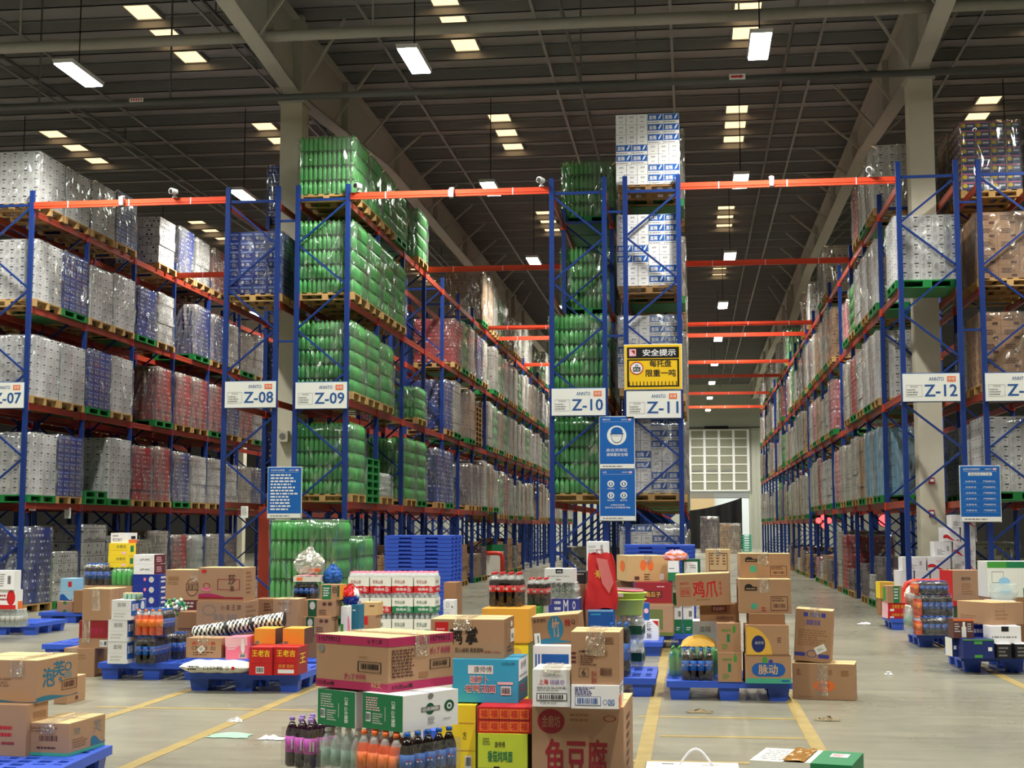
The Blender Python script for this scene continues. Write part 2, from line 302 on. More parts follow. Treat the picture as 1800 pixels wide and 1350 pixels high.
# far wall: ribbed sheet with a loading opening under a raised sectional door
DX0, DX1 = at(1213, 800, Y_END)[0], at(1315, 800, Y_END)[0]
DZ = at(1265, 862, Y_END)[2]; DTOP = at(1265, 756, Y_END)[2]
m = MB()
for a, b, z0, z1 in ((X_L, DX0, 0, ROOF_Z), (DX1, X_R, 0, ROOF_Z), (DX0, DX1, DZ, ROOF_Z)):
    m.box(a, Y_END, z0, b, Y_END + 0.2, z1, 'wall_sheet')
x = -6.0
while x < 12:
    if not (DX0 - 0.1 < x < DX1 + 0.1): m.box(x, Y_END - 0.05, 0, x + 0.09, Y_END, ROOF_Z, 'wall_sheet')
    else: m.box(x, Y_END - 0.05, DTOP, x + 0.09, Y_END, ROOF_Z, 'wall_sheet')
    x += 0.34
structure(m.build('wall_far'))
d = MB(); d.box(DX0 - 0.1, Y_END - 0.16, DZ, DX1 + 0.1, Y_END - 0.1, DTOP, 'door_sheet'); dr = structure(d.build('door_1'))
for k in range(5):
    xx = DX0 + (DX1 - DX0) * k / 4.0; m = MB(); m.box(xx - 0.09, Y_END - 0.22, DZ, xx + 0.09, Y_END - 0.16, DTOP, 'white'); m.build('door_stile', dr)
for k in range(8):
    z = DZ + (DTOP - DZ) * k / 7.0; m = MB(); m.box(DX0 - 0.1, Y_END - 0.20, z - 0.05, DX1 + 0.1, Y_END - 0.16, z + 0.05, 'offwhite'); m.build('door_rail', dr)
for k in range(3):
    xx = DX0 + (DX1 - DX0) * (k + 0.5) / 4.0; m = MB(); m.box(xx - 0.36, Y_END - 0.185, DZ + 1.42, xx + 0.36, Y_END - 0.16, DZ + 1.56, 'grey'); m.build('vision_panel', dr)
m = MB(); m.tube([(DX0 - 0.4, Y_END - 0.3, DTOP + 0.18), (DX1 + 1.2, Y_END - 0.3, DTOP + 0.18)], 0.05, 'dark_pipe'); sh = m.build('torsion_shaft', dr)
m = MB(); m.tube([(DX0 + 1.1, Y_END - 0.3, DTOP + 0.18), (DX0 + 2.9, Y_END - 0.3, DTOP + 0.18)], 0.11, 'black_plastic'); m.build('torsion_spring', dr)
m = MB()
for k in range(5): m.box(DX0 + 0.01, Y_END - 0.08, DZ - 0.60 + k * 0.11, DX1 - 0.01, Y_END - 0.01, DZ - 0.51 + k * 0.11, 'galvanised')
tag(m.build('roller_shutter'), 'rolled up grey shutter under the raised panel door in far wall', 'shutter')
m = MB(); m.grid(lambda u, v: (DX0 - 0.3 + u * 4.1, Y_END - 0.5 + 0.18 * sin(u * 22) * (1 - v * 0.5), v * (2.85 + 0.95 * u ** 1.6)), 40, 10, 'black_plastic')
tag(m.build('tarpaulin'), 'black sagging tarpaulin hung across the open loading door', 'tarpaulin')
m = MB(); m.box(-30, Y_END + 18, 0, 30, Y_END + 19, 9, 'offwhite')
m.box(-4, Y_END + 17.6, 0, 2.0, Y_END + 17.9, 4.5, 'kraft_pale')
for k in range(9): m.box(-12 + k * 3.0, Y_END + 17.9, 1.2, -10.8 + k * 3.0, Y_END + 18, 3.0, 'sky')
structure(m.build('exterior_building'))
# painted lines on the floor
def stripe(px, py, w=0.10, y0=4.0, y1=26.0):
    x = ground(px, py)[0]; m = MB(); m.box(x - w / 2, y0, 0.0005, x + w / 2, y1, 0.003, 'yellow_line'); structure(m.build('trim_line'))
for px, py, y1 in ((228, 1347, 22), (250, 1240, 22), (1136, 1310, 40), (1418, 1280, 24), (1660, 1140, 24)): stripe(px, py, 0.11, 4.0, y1)
for py, x0, x1 in ((1340, 1050, 1420), (1262, 1120, 1405), (1150, 60, 640), (1246, 160, 560), (1296, 1160, 1420)):
    g0, g1 = ground(x0, py), ground(x1, py); y = ground((x0 + x1) / 2, py)[1]; m = MB(); m.box(g0[0], y - 0.04, 0.0005, g1[0], y + 0.04, 0.0026, 'yellow_line'); structure(m.build('trim_line'))
# columns and the tapered roof girders that run down the hall over them
COLS = {'left': -8.12, 'right': 4.56, 'outer': -20.9}
for nm, cx in COLS.items():
    for k, cy in enumerate((27.8, 63.8)):
        m = MB(); m.box(cx - 0.23, cy, 0, cx + 0.23, cy + 0.5, 10.45, 'concrete'); m.box(cx - 0.2, cy + 0.05, 10.45, cx + 0.2, cy + 0.45, 12.3, 'girder_paint'); m.box(cx - 0.28, cy - 0.04, 10.40, cx + 0.28, cy + 0.54, 10.5, 'girder_paint')
        structure(m.build('column_' + nm))
def girder_bottom(y):
    d = abs((y - 28.05 + 18) % 36 - 18); return 11.35 - 0.75 * max(0.0, 1 - d / 9.0)
for nm, cx in COLS.items():
    m = MB(); ys = [Y_BACK + 0.5 + k * 1.5 for k in range(78)]; ys = [y for y in ys if y < Y_END - 0.3]
    for a, b in zip(ys, ys[1:]):
        za, zb = girder_bottom(a), girder_bottom(b)
        for xo in (-0.008, 0.008): m.face([(cx + xo, a, za), (cx + xo, b, zb), (cx + xo, b, 12.18), (cx + xo, a, 12.18)], 'girder_paint')
        for dz in (0, 0.03): m.face([(cx - 0.17, a, za + dz), (cx + 0.17, a, za + dz), (cx + 0.17, b, zb + dz), (cx - 0.17, b, zb + dz)], 'girder_paint')
        m.face([(cx - 0.17, a, 12.2), (cx + 0.17, a, 12.2), (cx + 0.17, b, 12.2), (cx - 0.17, b, 12.2)], 'girder_paint')
        if int(a * 2) % 4 == 0: m.box(cx - 0.15, a, za, cx + 0.15, a + 0.015, 12.18, 'girder_paint')
    g = structure(m.build('roof_girder_' + nm)); k = 0
    for y in [28.05 + 2.9 * j for j in range(-5, 13)]:
        for sg in (-1, 1):
            m = MB(); m.bar((cx + sg * 0.1, y, girder_bottom(y) + 0.08), (cx + sg * 1.05, y, 12.25), 0.05, 0.05, 'girder_paint'); m.build('flange_brace', g)
k = 0; y = 13.85
while y < Y_END - 1:
    m = MB(); m.box(X_L, y - 0.012, 12.22, X_R, y + 0.012, 12.47, 'purlin'); m.box(X_L, y - 0.012, 12.22, X_R, y + 0.075, 12.235, 'purlin'); m.box(X_L, y - 0.075, 12.455, X_R, y + 0.012, 12.48, 'purlin')
    structure(m.build('roof_purlin')); y += 1.42
for j, x in enumerate((-23.4, -17.2 + 1.6, -14.2, -9.9, -6.6, -3.1, -0.3, 2.9, 6.1, 9.2, 12.5)):
    m = MB(); m.box(x - 0.03, 15, 12.19, x + 0.03, Y_END - 1, 12.225, 'purlin'); structure(m.build('roof_tie_strip'))
# skylights: small warm panels in threes over every lamp row
ORD = 'first second third fourth fifth sixth seventh eighth ninth tenth eleventh twelfth thirteenth fourteenth fifteenth sixteenth seventeenth eighteenth nineteenth twentieth'.split()
def nth(i):
    if i < 20: return ORD[i]
    return ('twenty ' if i < 29 else 'thirty ' if i < 39 else 'forty ') + ORD[(i + 1) % 10 - 1] if (i + 1) % 10 else {30: 'thirtieth', 40: 'fortieth'}[i + 1]
AISLES = {-17.3: 'beyond the Z-07 rack', -11.3: 'between Z-07 and Z-08', -4.9: 'between Z-09 and Z-10', 1.3: 'between Z-11 and Z-12', 7.6: 'beyond the Z-13 rack'}
for ax, txt in AISLES.items():
    ys = [y0 + dy for y0 in (26.65, 35.17, 46.53, 56.47) for dy in (0, 1.42, 2.84)]
    for i, y in enumerate(ys):
        o = thing('skylight', 'warm glowing roof skylight over the aisle %s, %s from the front' % (txt, nth(i)), 'skylight', (ax, y, 12.38), 0, 'warm roof skylights')
        m = MB(); m.box(-0.27, 0.1, 0.04, 0.27, 1.34, 0.08, 'skylight_glow'); m.build('glowing_panel', o)
        f = MB()
        for q in ((-0.31, 0.06, -0.27, 1.38), (0.27, 0.06, 0.31, 1.38), (-0.27, 0.06, 0.27, 0.1), (-0.27, 1.34, 0.27, 1.38)): f.box(q[0], q[1], 0.02, q[2], q[3], 0.121, 'purlin')
        f.build('curb', o)
# high bay lamps
lm_b = MB().box(-0.2, -0.72, 0.0, 0.2, 0.72, 0.07, 'cctv', 0.02); lm_d = MB().box(-0.17, -0.68, -0.02, 0.17, 0.68, 0.0, 'lamp_glow')
for k in range(6): lm_b.box(-0.16, -0.6 + k * 0.22, 0.07, 0.16, -0.54 + k * 0.22, 0.11, 'galvanised')
lb, ld = lm_b.mesh('housing'), lm_d.mesh('diffuser'); lc = MB().tube([(0, 0, 0.1), (0, 0, 12.501 - 10.1)], 0.012, 'black_plastic', 5).mesh('cable')
LGT = bpy.data.lights.new('lamp_light', 'AREA'); LGT.shape = 'RECTANGLE'; LGT.size = 0.34; LGT.size_y = 1.36; LGT.energy = LAMP_W; LGT.color = (1.0, 0.97, 0.88); LGT.spread = radians(138)
for ax, txt in AISLES.items():
    for i in range(-2, 9):  # last row, next to the far wall, added to brighten the door
        y = 24.6 + 9.9 * i
        lab = ('bright white high bay lamp over the aisle %s, %s from the front' % (txt, nth(i))) if i >= 0 else 'white high bay lamp over the floor before the racks %s' % txt
        o = thing('high_bay_lamp', lab, 'lamp', (ax, y, 10.1), 0, 'high bay lamps'); put(lb, 'housing', o); put(ld, 'diffuser', o); put(lc, 'cable', o)
        l = bpy.data.objects.new('lamp_light', LGT); C.objects.link(l); l.parent = o; l.location = (0, 0, -0.03)
# sprinkler pipes across the roof and down it
def pipe(name, lab, pts, r, key='dark_pipe', hang=()):
    o = thing(name, lab, 'pipe'); m = MB(); m.tube(pts, r, key, 10); m.build('pipe_run', o)
    for x, y, z in hang: h = MB(); h.bar((x, y, z), (x, y, 12.501), 0.03, 0.03, key); h.build('hanger', o)
pz = at(800, 52, 26.0)[2]; pz2 = at(800, 148, 26.0)[2]; PY2 = 26.3
pipe('sprinkler_main', 'thick grey sprinkler pipe crossing high under the roof', [(-20, 26, at(0, 85, 26)[2]), (8, 26, at(0, 85, 26)[2])], 0.11, 'girder_paint', [(-13.2, 26, pz), (1.0, 26, pz), (-6.0, 26, pz)])
pipe('sprinkler_branch', 'thinner grey sprinkler pipe just below the thick roof pipe', [(-20, 26.4, pz2), (9, 26.4, pz2)], 0.065, 'dark_pipe', [(-12.95, 26.4, pz2), (-2.0, 26.4, pz2), (-0.95, 26.4, pz2), (-10.2, 26.4, pz2)])
for x, t in ((-14.9, 'over the Z-07 rack'), (-9.4, 'over the Z-08 rack'), (-2.45, 'over the Z-10 rack'), (2.2, 'over the aisle before Z-12')):
    pipe('sprinkler_line', 'thin sprinkler pipe running down the roof %s' % t, [(x, 15, 11.95), (x, 105, 11.95)], 0.04, 'dark_pipe', [(x, 18 + 8.7 * k, 11.95) for k in range(9)])
m = MB(); p = at(1296, 135, 26.33); m.box(p[0] - 0.15, 26.31, p[2] - 0.05, p[0] + 0.15, 26.345, p[2] + 0.05, 'sign_white')
m.face([(p[0] - 0.12, 26.305, p[2] - 0.02), (p[0] + 0.05, 26.305, p[2] - 0.02), (p[0] + 0.05, 26.305, p[2] + 0.02), (p[0] - 0.12, 26.305, p[2] + 0.02)], 'red'); m.face([(p[0] + 0.05, 26.305, p[2] - 0.04), (p[0] + 0.12, 26.305, p[2]), (p[0] + 0.05, 26.305, p[2] + 0.04)], 'red')
tag(m.build('pipe_marker'), 'small red arrow marker on the thinner roof pipe above the right aisle', 'marker')
m = MB(); p = at(240, 176, 26.33); m.box(p[0] - 0.14, 26.31, p[2] - 0.035, p[0] + 0.14, 26.345, p[2] + 0.035, 'sign_white')
for k in range(5): m.box(p[0] - 0.11 + k * 0.05, 26.305, p[2] - 0.02, p[0] - 0.08 + k * 0.05, 26.311, p[2] + 0.02, 'red')
tag(m.build('pipe_tag'), 'small pale name tag on the thinner roof pipe above the Z-07 rack', 'tag')

# ------------------------------------------------------------------ pallet racks
Z0Y, BAY, NB = 26.165, 2.605, 20
ROWS = {'Z-06': (-15.3, -14.3, 8.30, -1), 'Z-07': (-13.90, -12.90, 8.30, 1), 'Z-08': (-8.874, -7.876, 8.24, -1), 'Z-09': (-7.476, -6.486, 8.24, 1), 'Z-10': (-2.55, -1.557, 8.22, -1), 'Z-11': (-1.164, -0.171, 8.22, 1), 'Z-12': (3.842, 4.867, 8.34, 1), 'Z-13': (5.272, 6.29, 8.34, -1)}
LEVELS = [2.135, 4.08, 6.0, 7.93]
def frame_parts(x0, x1, top, side):
    ps = []
    for x in (x0, x1):
        m = MB(); m.box(x - 0.045, -0.035, 0, x + 0.045, 0.035, top, 'blue_paint'); m.box(x - 0.08, -0.06, 0, x + 0.08, 0.06, 0.012, 'blue_paint')
        for k in range(int(top / 0.075)): m.box(x - 0.008, -0.037, 0.12 + k * 0.075, x + 0.008, -0.035, 0.145 + k * 0.075, 'navy')
        ps.append(('post', m.mesh('post')))
    m = MB(); z = top - 0.32; m.bar((x0, 0, z + 0.03), (x1, 0, z + 0.03), 0.04, 0.05, 'blue_paint'); s = side
    a = x1 if s > 0 else x0; b = x0 if s > 0 else x1
    while z > 0.5:
        m.bar((a, 0, z), (b, 0, z - 0.83), 0.035, 0.045, 'blue_paint', (0, 1, 0)); a, b = b, a; z -= 0.83
    m.bar((x0, 0, 0.25), (x1, 0, 0.25), 0.04, 0.05, 'blue_paint'); ps.append(('bracing', m.mesh('bracing')))
    return ps
RACKS = {}
for nm, (x0, x1, top, side) in ROWS.items():
    sign = {'Z-13': 'cut off rightmost Z', 'Z-06': ''}.get(nm, nm); nb = 6 if nm in ('Z-13', 'Z-06') else NB
    ps = frame_parts(x0, x1, top, side)
    for sec, (k0, k1) in enumerate(((0, min(nb, 8)), (8, nb))):
        if k1 <= k0: continue
        lab = ('front section of the blue and red pallet rack carrying the %s sign' % sign if sec == 0 else 'rear section of the blue and red pallet rack behind the %s sign' % sign) if nm != 'Z-06' else 'blue and red pallet rack added behind the Z-07 rack to block light'
        o = thing('pallet_rack', lab, 'rack', (0, Z0Y, 0)); RACKS.setdefault(nm, o)
        for k in range(k0 if sec == 0 else k0 + 1, k1 + 1):
            fr = bpy.data.objects.new('upright_frame', ps[2][1]); C.objects.link(fr); fr.parent = o; fr.location = (0, k * BAY, 0)
            for pn, me in ps[:2]: put(me, 'post', fr)
        for k in range(k0, k1):
            for lv, z in enumerate(LEVELS):
                if lv == 0 and nm in ('Z-09', 'Z-12') and k == 7: continue
                zz = z - 0.22 if (lv == 0 and k > 7 and nm in ('Z-09', 'Z-12')) else z
                for x in (x0, x1):
                    q = MB(); y0, y1 = k * BAY + 0.037, (k + 1) * BAY - 0.037
                    q.box(x - 0.022, y0, zz - 0.125, x + 0.022, y1, zz - 0.001, 'dull_shaded_orange')
                    q.box(x - 0.026, y0, zz - 0.045, x + 0.026, y1, zz - 0.035, 'dull_shaded_orange')
                    for ya in (y0, y1 - 0.012): q.box(x - 0.05, ya, zz - 0.15, x + 0.05, ya + 0.012, zz - 0.001, 'orange_paint')
                    q.build('crossbar', o)
# row spacers between the back to back rows
for a, b in (('Z-08', 'Z-09'), ('Z-10', 'Z-11'), ('Z-12', 'Z-13')):
    for z in (7.55, 5.2, 1.9):
        m = MB(); m.bar((ROWS[a][1] + 0.05, 0, z), (ROWS[b][0] - 0.05, 0, z), 0.04, 0.04, 'blue_paint'); m.build('row_spacer', RACKS[a])
# red tie bars high across the aisles, with the cameras on the front ones
TIES = {'left': ('Z-07', 'Z-08', (0, 3)), 'middle': ('Z-09', 'Z-10', (0, 3, 7, 8, 11)), 'right': ('Z-11', 'Z-12', (0, 3, 7, 8, 11, 13, 16, 19))}
for side, (a, b, ks) in TIES.items():
    for i, k in enumerate(ks):
        z = 8.0 if k == 0 else 7.98; m = MB(); xa, xb = ROWS[a][1] + 0.046, ROWS[b][0] - 0.046; y = Z0Y + k * BAY
        m.box(xa, y - 0.025, z - 0.065, xb, y + 0.025, z + 0.065, 'orange_paint'); m.box(xa, y - 0.032, z - 0.02, xb, y - 0.025, z + 0.02, 'orange_paint')
        for q in (0.18, 0.5, 0.82): m.box(xa + (xb - xa) * q - 0.01, y - 0.034, z - 0.066, xa + (xb - xa) * q + 0.01, y + 0.02, z + 0.067, 'palepink')
        tag(m.build('tie_bar'), 'orange red tie bar high across the aisle between %s and %s, %s from the front' % (a, b, nth(i)), 'tie bar', 'red tie bars across the aisles')
def camera_unit(px, py, down, lab):
    p = at(px, py, Z0Y - 0.08); o = thing('security_camera', lab, 'camera', (p[0], Z0Y - 0.055 if down else Z0Y - 0.02, p[2] if down else 8.089))
    m = MB(); m.lathe([(0.07, -0.03, None), (0.07, 0.0, None), (0.05, 0.02, None)], 'cctv', 0, 0.03, 0, 12); m.build('mount_plate', o)
    m = MB()
    if down: m.box(-0.06, -0.10, -0.26, 0.06, 0.04, -0.02, 'cctv', 0.01); m.box(-0.05, -0.12, -0.3, 0.05, -0.02, -0.26, 'black_plastic')
    else: m.tube([(0.04, 0.02, 0.13), (-0.05, -0.16, 0.13)], [0.075, 0.085], 'cctv', 10); m.tube([(0, 0, 0), (0, 0, 0.13)], 0.03, 'cctv', 8)
    m.build('camera_body', o); o.scale = (0.72, 0.72, 0.72)
    if not down: m = MB(); m.tube([(-0.05, -0.16, 0.12), (-0.058, -0.175, 0.12)], 0.06, 'black_plastic', 10); m.build('lens', o)
for a in ((214, 345, 1, 'white camera hanging under the tie bar beside the Z-07 rack'), (305, 340, 0, 'white camera on top of the tie bar toward the Z-08 rack'), (629, 335, 0, 'white camera on the tie bar against the Z-09 rack post'), (794, 330, 1, 'white camera hanging mid tie bar between Z-09 and Z-10'),
          (951, 326, 0, 'white camera on the tie bar against the Z-10 rack post'), (1356, 310, 1, 'white camera hanging mid tie bar between Z-11 and Z-12'), (1530, 299, 0, 'white camera on the tie bar near the Z-12 rack post')): camera_unit(*a)

# ------------------------------------------------------------------ signs on the rack fronts
def board(name, lab, cat, px, py, w, h, face, prints, Y=Z0Y - 0.07, edge='sign_white'):
    p = at(px, py, Y); o = thing(name, lab, cat, (p[0], Y, p[2] - h / 2)); m = MB(); m.box(-w / 2, -0.008, 0, w / 2, 0.012, h, face)
    P = lambda s, t, e: (-w / 2 + s * w, -0.008 - e, t * h)
    for i, q in enumerate(prints): print_on(m, P, q[0], *q[1:6], q[6] if len(q) > 6 else None, q[7] if len(q) > 7 else 0.0015)
    m.build('sign_panel', o); r = MB(); r.box(-w / 2 - 0.015, 0.012, -0.015, w / 2 + 0.015, 0.03, h + 0.015, edge); r.build('frame', o); return o
for t, px, py in (('Z-07', -1, 695), ('Z-08', 440, 693.5), ('Z-09', 564.5, 695), ('Z-10', 1017, 706.5), ('Z-11', 1149, 711), ('Z-12', 1637, 681), ('Z-13', 1783, 680)):
    board('aisle_sign', 'white rack sign reading ' + ('%s in blue' % t if t != 'Z-13' else 'Z- cut off by the picture edge, beyond Z-12'), 'sign', px, py, 1.0, 0.5, 'sign_white',
          [('T', 0.38, 0.18, 0.95, 0.60, 'sign_ink', t), ('t', 0.46, 0.74, 0.72, 0.87, 'sign_ink', 'ANNTO'), ('r', 0.78, 0.70, 0.93, 0.90, 'orange'), ('t', 0.80, 0.74, 0.91, 0.86, 'white', '安得', 0.003), ('f', 0.05, 0.16, 0.34, 0.60, 'pale'), ('t', 0.13, 0.50, 0.26, 0.56, 'grey', '货位信息'), ('l', 0.07, 0.2, 0.31, 0.46, 'grey', 3)], edge='sign_ink')
board('safety_sign', 'yellow and black load limit sign above the Z-11 sign', 'sign', 1148, 645, 1.04, 0.82, 'sign_yellow',
      [('r', 0.04, 0.70, 0.96, 0.95, 'black_plastic'), ('T', 0.32, 0.75, 0.90, 0.90, 'white', '安全提示', 0.003), ('r', 0.08, 0.75, 0.20, 0.91, 'palepink', None, 0.003), ('tri', 0.11, 0.78, 0.18, 0.88, 'dkred', None, 0.0045), ('T', 0.44, 0.50, 0.82, 0.65, 'ink', '每托盘'), ('T', 0.37, 0.28, 0.90, 0.44, 'ink', '限重一吨'),
       ('o', 0.09, 0.33, 0.33, 0.62, 'white'), ('ring', 0.09, 0.33, 0.33, 0.62, 'red', 0.86, 0.003), ('r', 0.145, 0.40, 0.275, 0.50, 'ink', None, 0.003), ('ring', 0.185, 0.48, 0.235, 0.56, 'ink', 0.6, 0.003), ('t', 0.165, 0.42, 0.255, 0.48, 'white', 'KG', 0.0045), ('f', 0.04, 0.05, 0.96, 0.68, 'black_plastic')]
      + [('r', 0.07 + k * 0.064, 0.08, 0.085 + k * 0.064, 0.17, 'black_plastic') for k in range(14)])
HEAD = [('t', 0.08, 0.935, 0.30, 0.965, 'white', '佩戴安全帽'), ('t', 0.63, 0.935, 0.80, 0.96, 'white', 'ANNTO'), ('r', 0.83, 0.93, 0.92, 0.965, 'palepink'), ('r', 0.08, 0.905, 0.92, 0.908, 'white'), ('r', 0, 0, 1, 0.085, 'sign_white'), ('l', 0.08, 0.02, 0.66, 0.06, 'grey', 1, 0.003)]
board('safety_notice', 'blue helmet notice with white face symbol, between Z-10 and Z-11 posts', 'notice', 1084.5, 778, 0.63, 0.95, 'sign_blue', HEAD + [('o', 0.21, 0.45, 0.78, 0.83, 'sign_white'), ('o', 0.335, 0.49, 0.66, 0.74, 'sign_ink', None, 0.003), ('o', 0.35, 0.505, 0.645, 0.73, 'sign_white', None, 0.0045), ('o', 0.325, 0.63, 0.67, 0.80, 'sign_blue', None, 0.006), ('r', 0.31, 0.655, 0.69, 0.685, 'sign_ink', None, 0.0075), ('r', 0.35, 0.635, 0.65, 0.655, 'sign_white', None, 0.0075),
      ('t', 0.19, 0.325, 0.81, 0.385, 'white', '高位货架区'), ('t', 0.19, 0.235, 0.81, 0.30, 'white', '请佩戴安全帽')])
board('safety_notice', 'blue notice with four round symbols, below the helmet notice', 'notice', 1085.5, 870, 0.64, 0.93, 'sign_blue', HEAD[1:] + [('t', 0.08, 0.93, 0.19, 0.965, 'white', '必须')] + [q for cx, cy, tx in ((0.31, 0.72, '穿反光衣'), (0.68, 0.72, '注意安全'), (0.31, 0.49, '戴安全帽'), (0.68, 0.49, '戴手套')) for q in (('o', cx - 0.10, cy - 0.066, cx + 0.10, cy + 0.066, 'sign_white'), ('o', cx - 0.06, cy - 0.04, cx + 0.06, cy + 0.04, 'sign_ink', None, 0.003), ('r', cx - 0.025, cy - 0.025, cx + 0.025, cy + 0.03, 'sign_white', None, 0.0045), ('t', cx - 0.10, cy - 0.11, cx + 0.10, cy - 0.08, 'white', tx))] + [('t', 0.3, 0.285, 0.7, 0.32, 'white', '文明作业区域'), ('t', 0.14, 0.235, 0.86, 0.27, 'white', '指定作业人员穿戴防护用品')])
board('work_notice', 'tall blue notice of white text lines between Z-08 and Z-09', 'notice', 500, 866, 0.64, 0.95, 'sign_blue', HEAD[1:] + [('t', 0.08, 0.93, 0.5, 0.965, 'white', '仓库作业规程')] + [('l', 0.08, 0.14, 0.92, 0.88, 'white', 12)])
board('work_notice', 'blue notice with two columns of boxed white text by Z-13 post', 'notice', 1723.5, 868, 0.68, 0.98, 'sign_blue', HEAD[1:] + [('t', 0.07, 0.93, 0.5, 0.965, 'white', '仓库安全管理规定'), ('r', 0.2, 0.83, 0.8, 0.885, 'sign_white'), ('t', 0.24, 0.84, 0.76, 0.875, 'sign_ink', '安全作业十不准', 0.003)] + [q for k in range(6) for q in (('r', 0.06, 0.165 + k * 0.105, 0.47, 0.167 + k * 0.105, 'sky'), ('r', 0.53, 0.165 + k * 0.105, 0.94, 0.167 + k * 0.105, 'sky'), ('t', 0.12, 0.185 + k * 0.105, 0.40, 0.215 + k * 0.105, 'white', '注意安全'), ('t', 0.57, 0.185 + k * 0.105, 0.88, 0.215 + k * 0.105, 'white', '严禁超载作业'))])
for px, py, t in ((57, 888, 'nearest the front post of Z-07'), (119, 902, 'farther along the lowest Z-07 bar'), (430, 900, 'on the lowest Z-08 bar')):
    p = at(px, py, 26.4 if px > 100 else 26.3); Y = {57: 26.7, 119: 28.2, 430: 26.12}[px]; p = at(px, py, Y); m = MB(); m.box(p[0] - 0.07, Y - 0.004, p[2] - 0.11, p[0] + 0.07, Y, p[2] + 0.11, 'sign_white'); P = lambda s, t_, e: (p[0] - 0.07 + s * 0.14, Y - 0.004 - e, p[2] - 0.11 + t_ * 0.22)
    print_on(m, P, 'l', 0.12, 0.2, 0.88, 0.9, 'grey', 6, 0.001); tag(m.build('location_tag'), 'white paper location tag hanging ' + t, 'tag')
# bits on the columns
p = at(498, 767, 27.7); o = thing('wall_speaker', 'beige box speaker on the concrete column between Z-08 and Z-09', 'speaker', (p[0], 27.8, p[2])); m = MB(); m.box(-0.10, -0.14, -0.11, 0.10, 0, 0.11, 'concrete'); m.build('cabinet', o); m = MB(); m.tube([(-0.01, -0.145, 0), (-0.01, -0.14, 0)], 0.065, 'grey', 14); m.build('grille', o)
for py, t in ((845, 'upper'), (902, 'lower')):
    p = at(1638, py, 27.75); o = thing('alarm_box', '%s red fire alarm button on the column inside Z-12' % t, 'alarm', (p[0], 27.8, p[2])); m = MB(); m.box(-0.05, -0.06, -0.06, 0.05, 0, 0.06, 'dkred'); m.build('box', o); m = MB(); m.box(-0.035, -0.065, -0.02, 0.035, -0.06, 0.03, 'white'); m.build('plate', o)
p0, p1 = at(456, 890, 26.45), at(478, 1010, 26.45); m = MB(); m.box(p0[0], 26.42, 0, p1[0], 26.5, p0[2], 'dull_shaded_orange'); tag(m.build('steel_plate'), 'upright red steel plate behind the blue text notice by Z-08', 'plate')
# ------------------------------------------------------------------ pallets and film-wrapped loads on the racks
PW, PD = 1.14, 1.2                                    # across the rack, along the rack
def wood_pallet_mesh(key='wood', w=PW, d=PD):
    m = MB(); n = 6
    for k in range(n): x = -w / 2 + k * (w - 0.1) / (n - 1); m.box(x, 0, 0.125, x + 0.1, d, 0.148, key)
    for y in (0.0, d / 2 - 0.05, d - 0.1):
        m.box(-w / 2, y, 0.1, w / 2, y + 0.1, 0.125, key); m.box(-w / 2, y, 0, w / 2, y + 0.1, 0.018, key)
        for x in (-w / 2, -0.06, w / 2 - 0.12): m.box(x, y, 0.018, x + 0.12, y + 0.1, 0.1, key)
    return m.mesh('wooden_pallet')
def plastic_pallet_mesh(key='pallet_green', w=PW, d=PD):
    m = MB(); m.box(-w / 2, 0, 0.12, w / 2, d, 0.148, key); m.box(-w / 2, 0, 0, w / 2, d, 0.02, key)
    for y in (0.0, d / 2 - 0.06, d - 0.12):
        for x in (-w / 2, -0.08, w / 2 - 0.16): m.box(x, y, 0.02, x + 0.16, y + 0.12, 0.12, key)
    return m.mesh('plastic_pallet')
PAL = {'w': ('wooden_pallet', wood_pallet_mesh(), 'wooden pallet'), 'o': ('wooden_pallet', wood_pallet_mesh('old_wood'), 'dark old wooden pallet'), 'g': ('plastic_pallet', plastic_pallet_mesh(), 'green plastic pallet')}
def film_mesh(key, seed):
    """unit-size (1 x 1 x 1) wrap of crinkled film round the four sides and over the top edge"""
    R = random.Random(seed); m = MB(); n, h = 7, 9
    ring = []
    for s in range(4):
        for k in range(n): t = k / n; ring.append(((-0.5 + t, 0), (0.5, t), (0.5 - t, 1), (-0.5, 1 - t))[s])
    N = len(ring); i0 = 0
    for a in range(h + 1):
        z = a / h
        for x, y in ring:
            ox = 0.008 + R.uniform(0, 0.02) * (1 if 0 < a < h else 0.4); dx = x / 0.5; dy = (y - 0.5) / 0.5
            m.v.append((x + ox * dx, y + ox * dy, z + (R.uniform(-0.004, 0.012) if a == h else 0)))
    for a in range(h):
        for b in range(N): m.f.append((a * N + b, a * N + (b + 1) % N, (a + 1) * N + (b + 1) % N, (a + 1) * N + b)); m.m.append(key); m.smooth.append(True)
    i = len(m.v); m.v += [(x * 0.86, 0.5 + (y - 0.5) * 0.86, 1.006) for x, y in ring]
    for b in range(N): m.f.append((h * N + b, h * N + (b + 1) % N, i + (b + 1) % N, i + b)); m.m.append(key); m.smooth.append(True)
    return m.mesh('film')
FILMS = [film_mesh('film', s) for s in (1, 2, 3)]; HEAVY = [film_mesh('film_heavy', s) for s in (4, 5, 6)]
def sides_print(m, w, d, h, fn):
    """call fn(P) for the four upright faces of a box standing at x -w/2..w/2, y 0..d"""
    for P in ((lambda s, t, e: (-w / 2 + s * w, -e, t * h)), (lambda s, t, e: (w / 2 + e, s * d, t * h)), (lambda s, t, e: (w / 2 - s * w, d + e, t * h)), (lambda s, t, e: (-w / 2 - e, d - s * d, t * h))): fn(P)
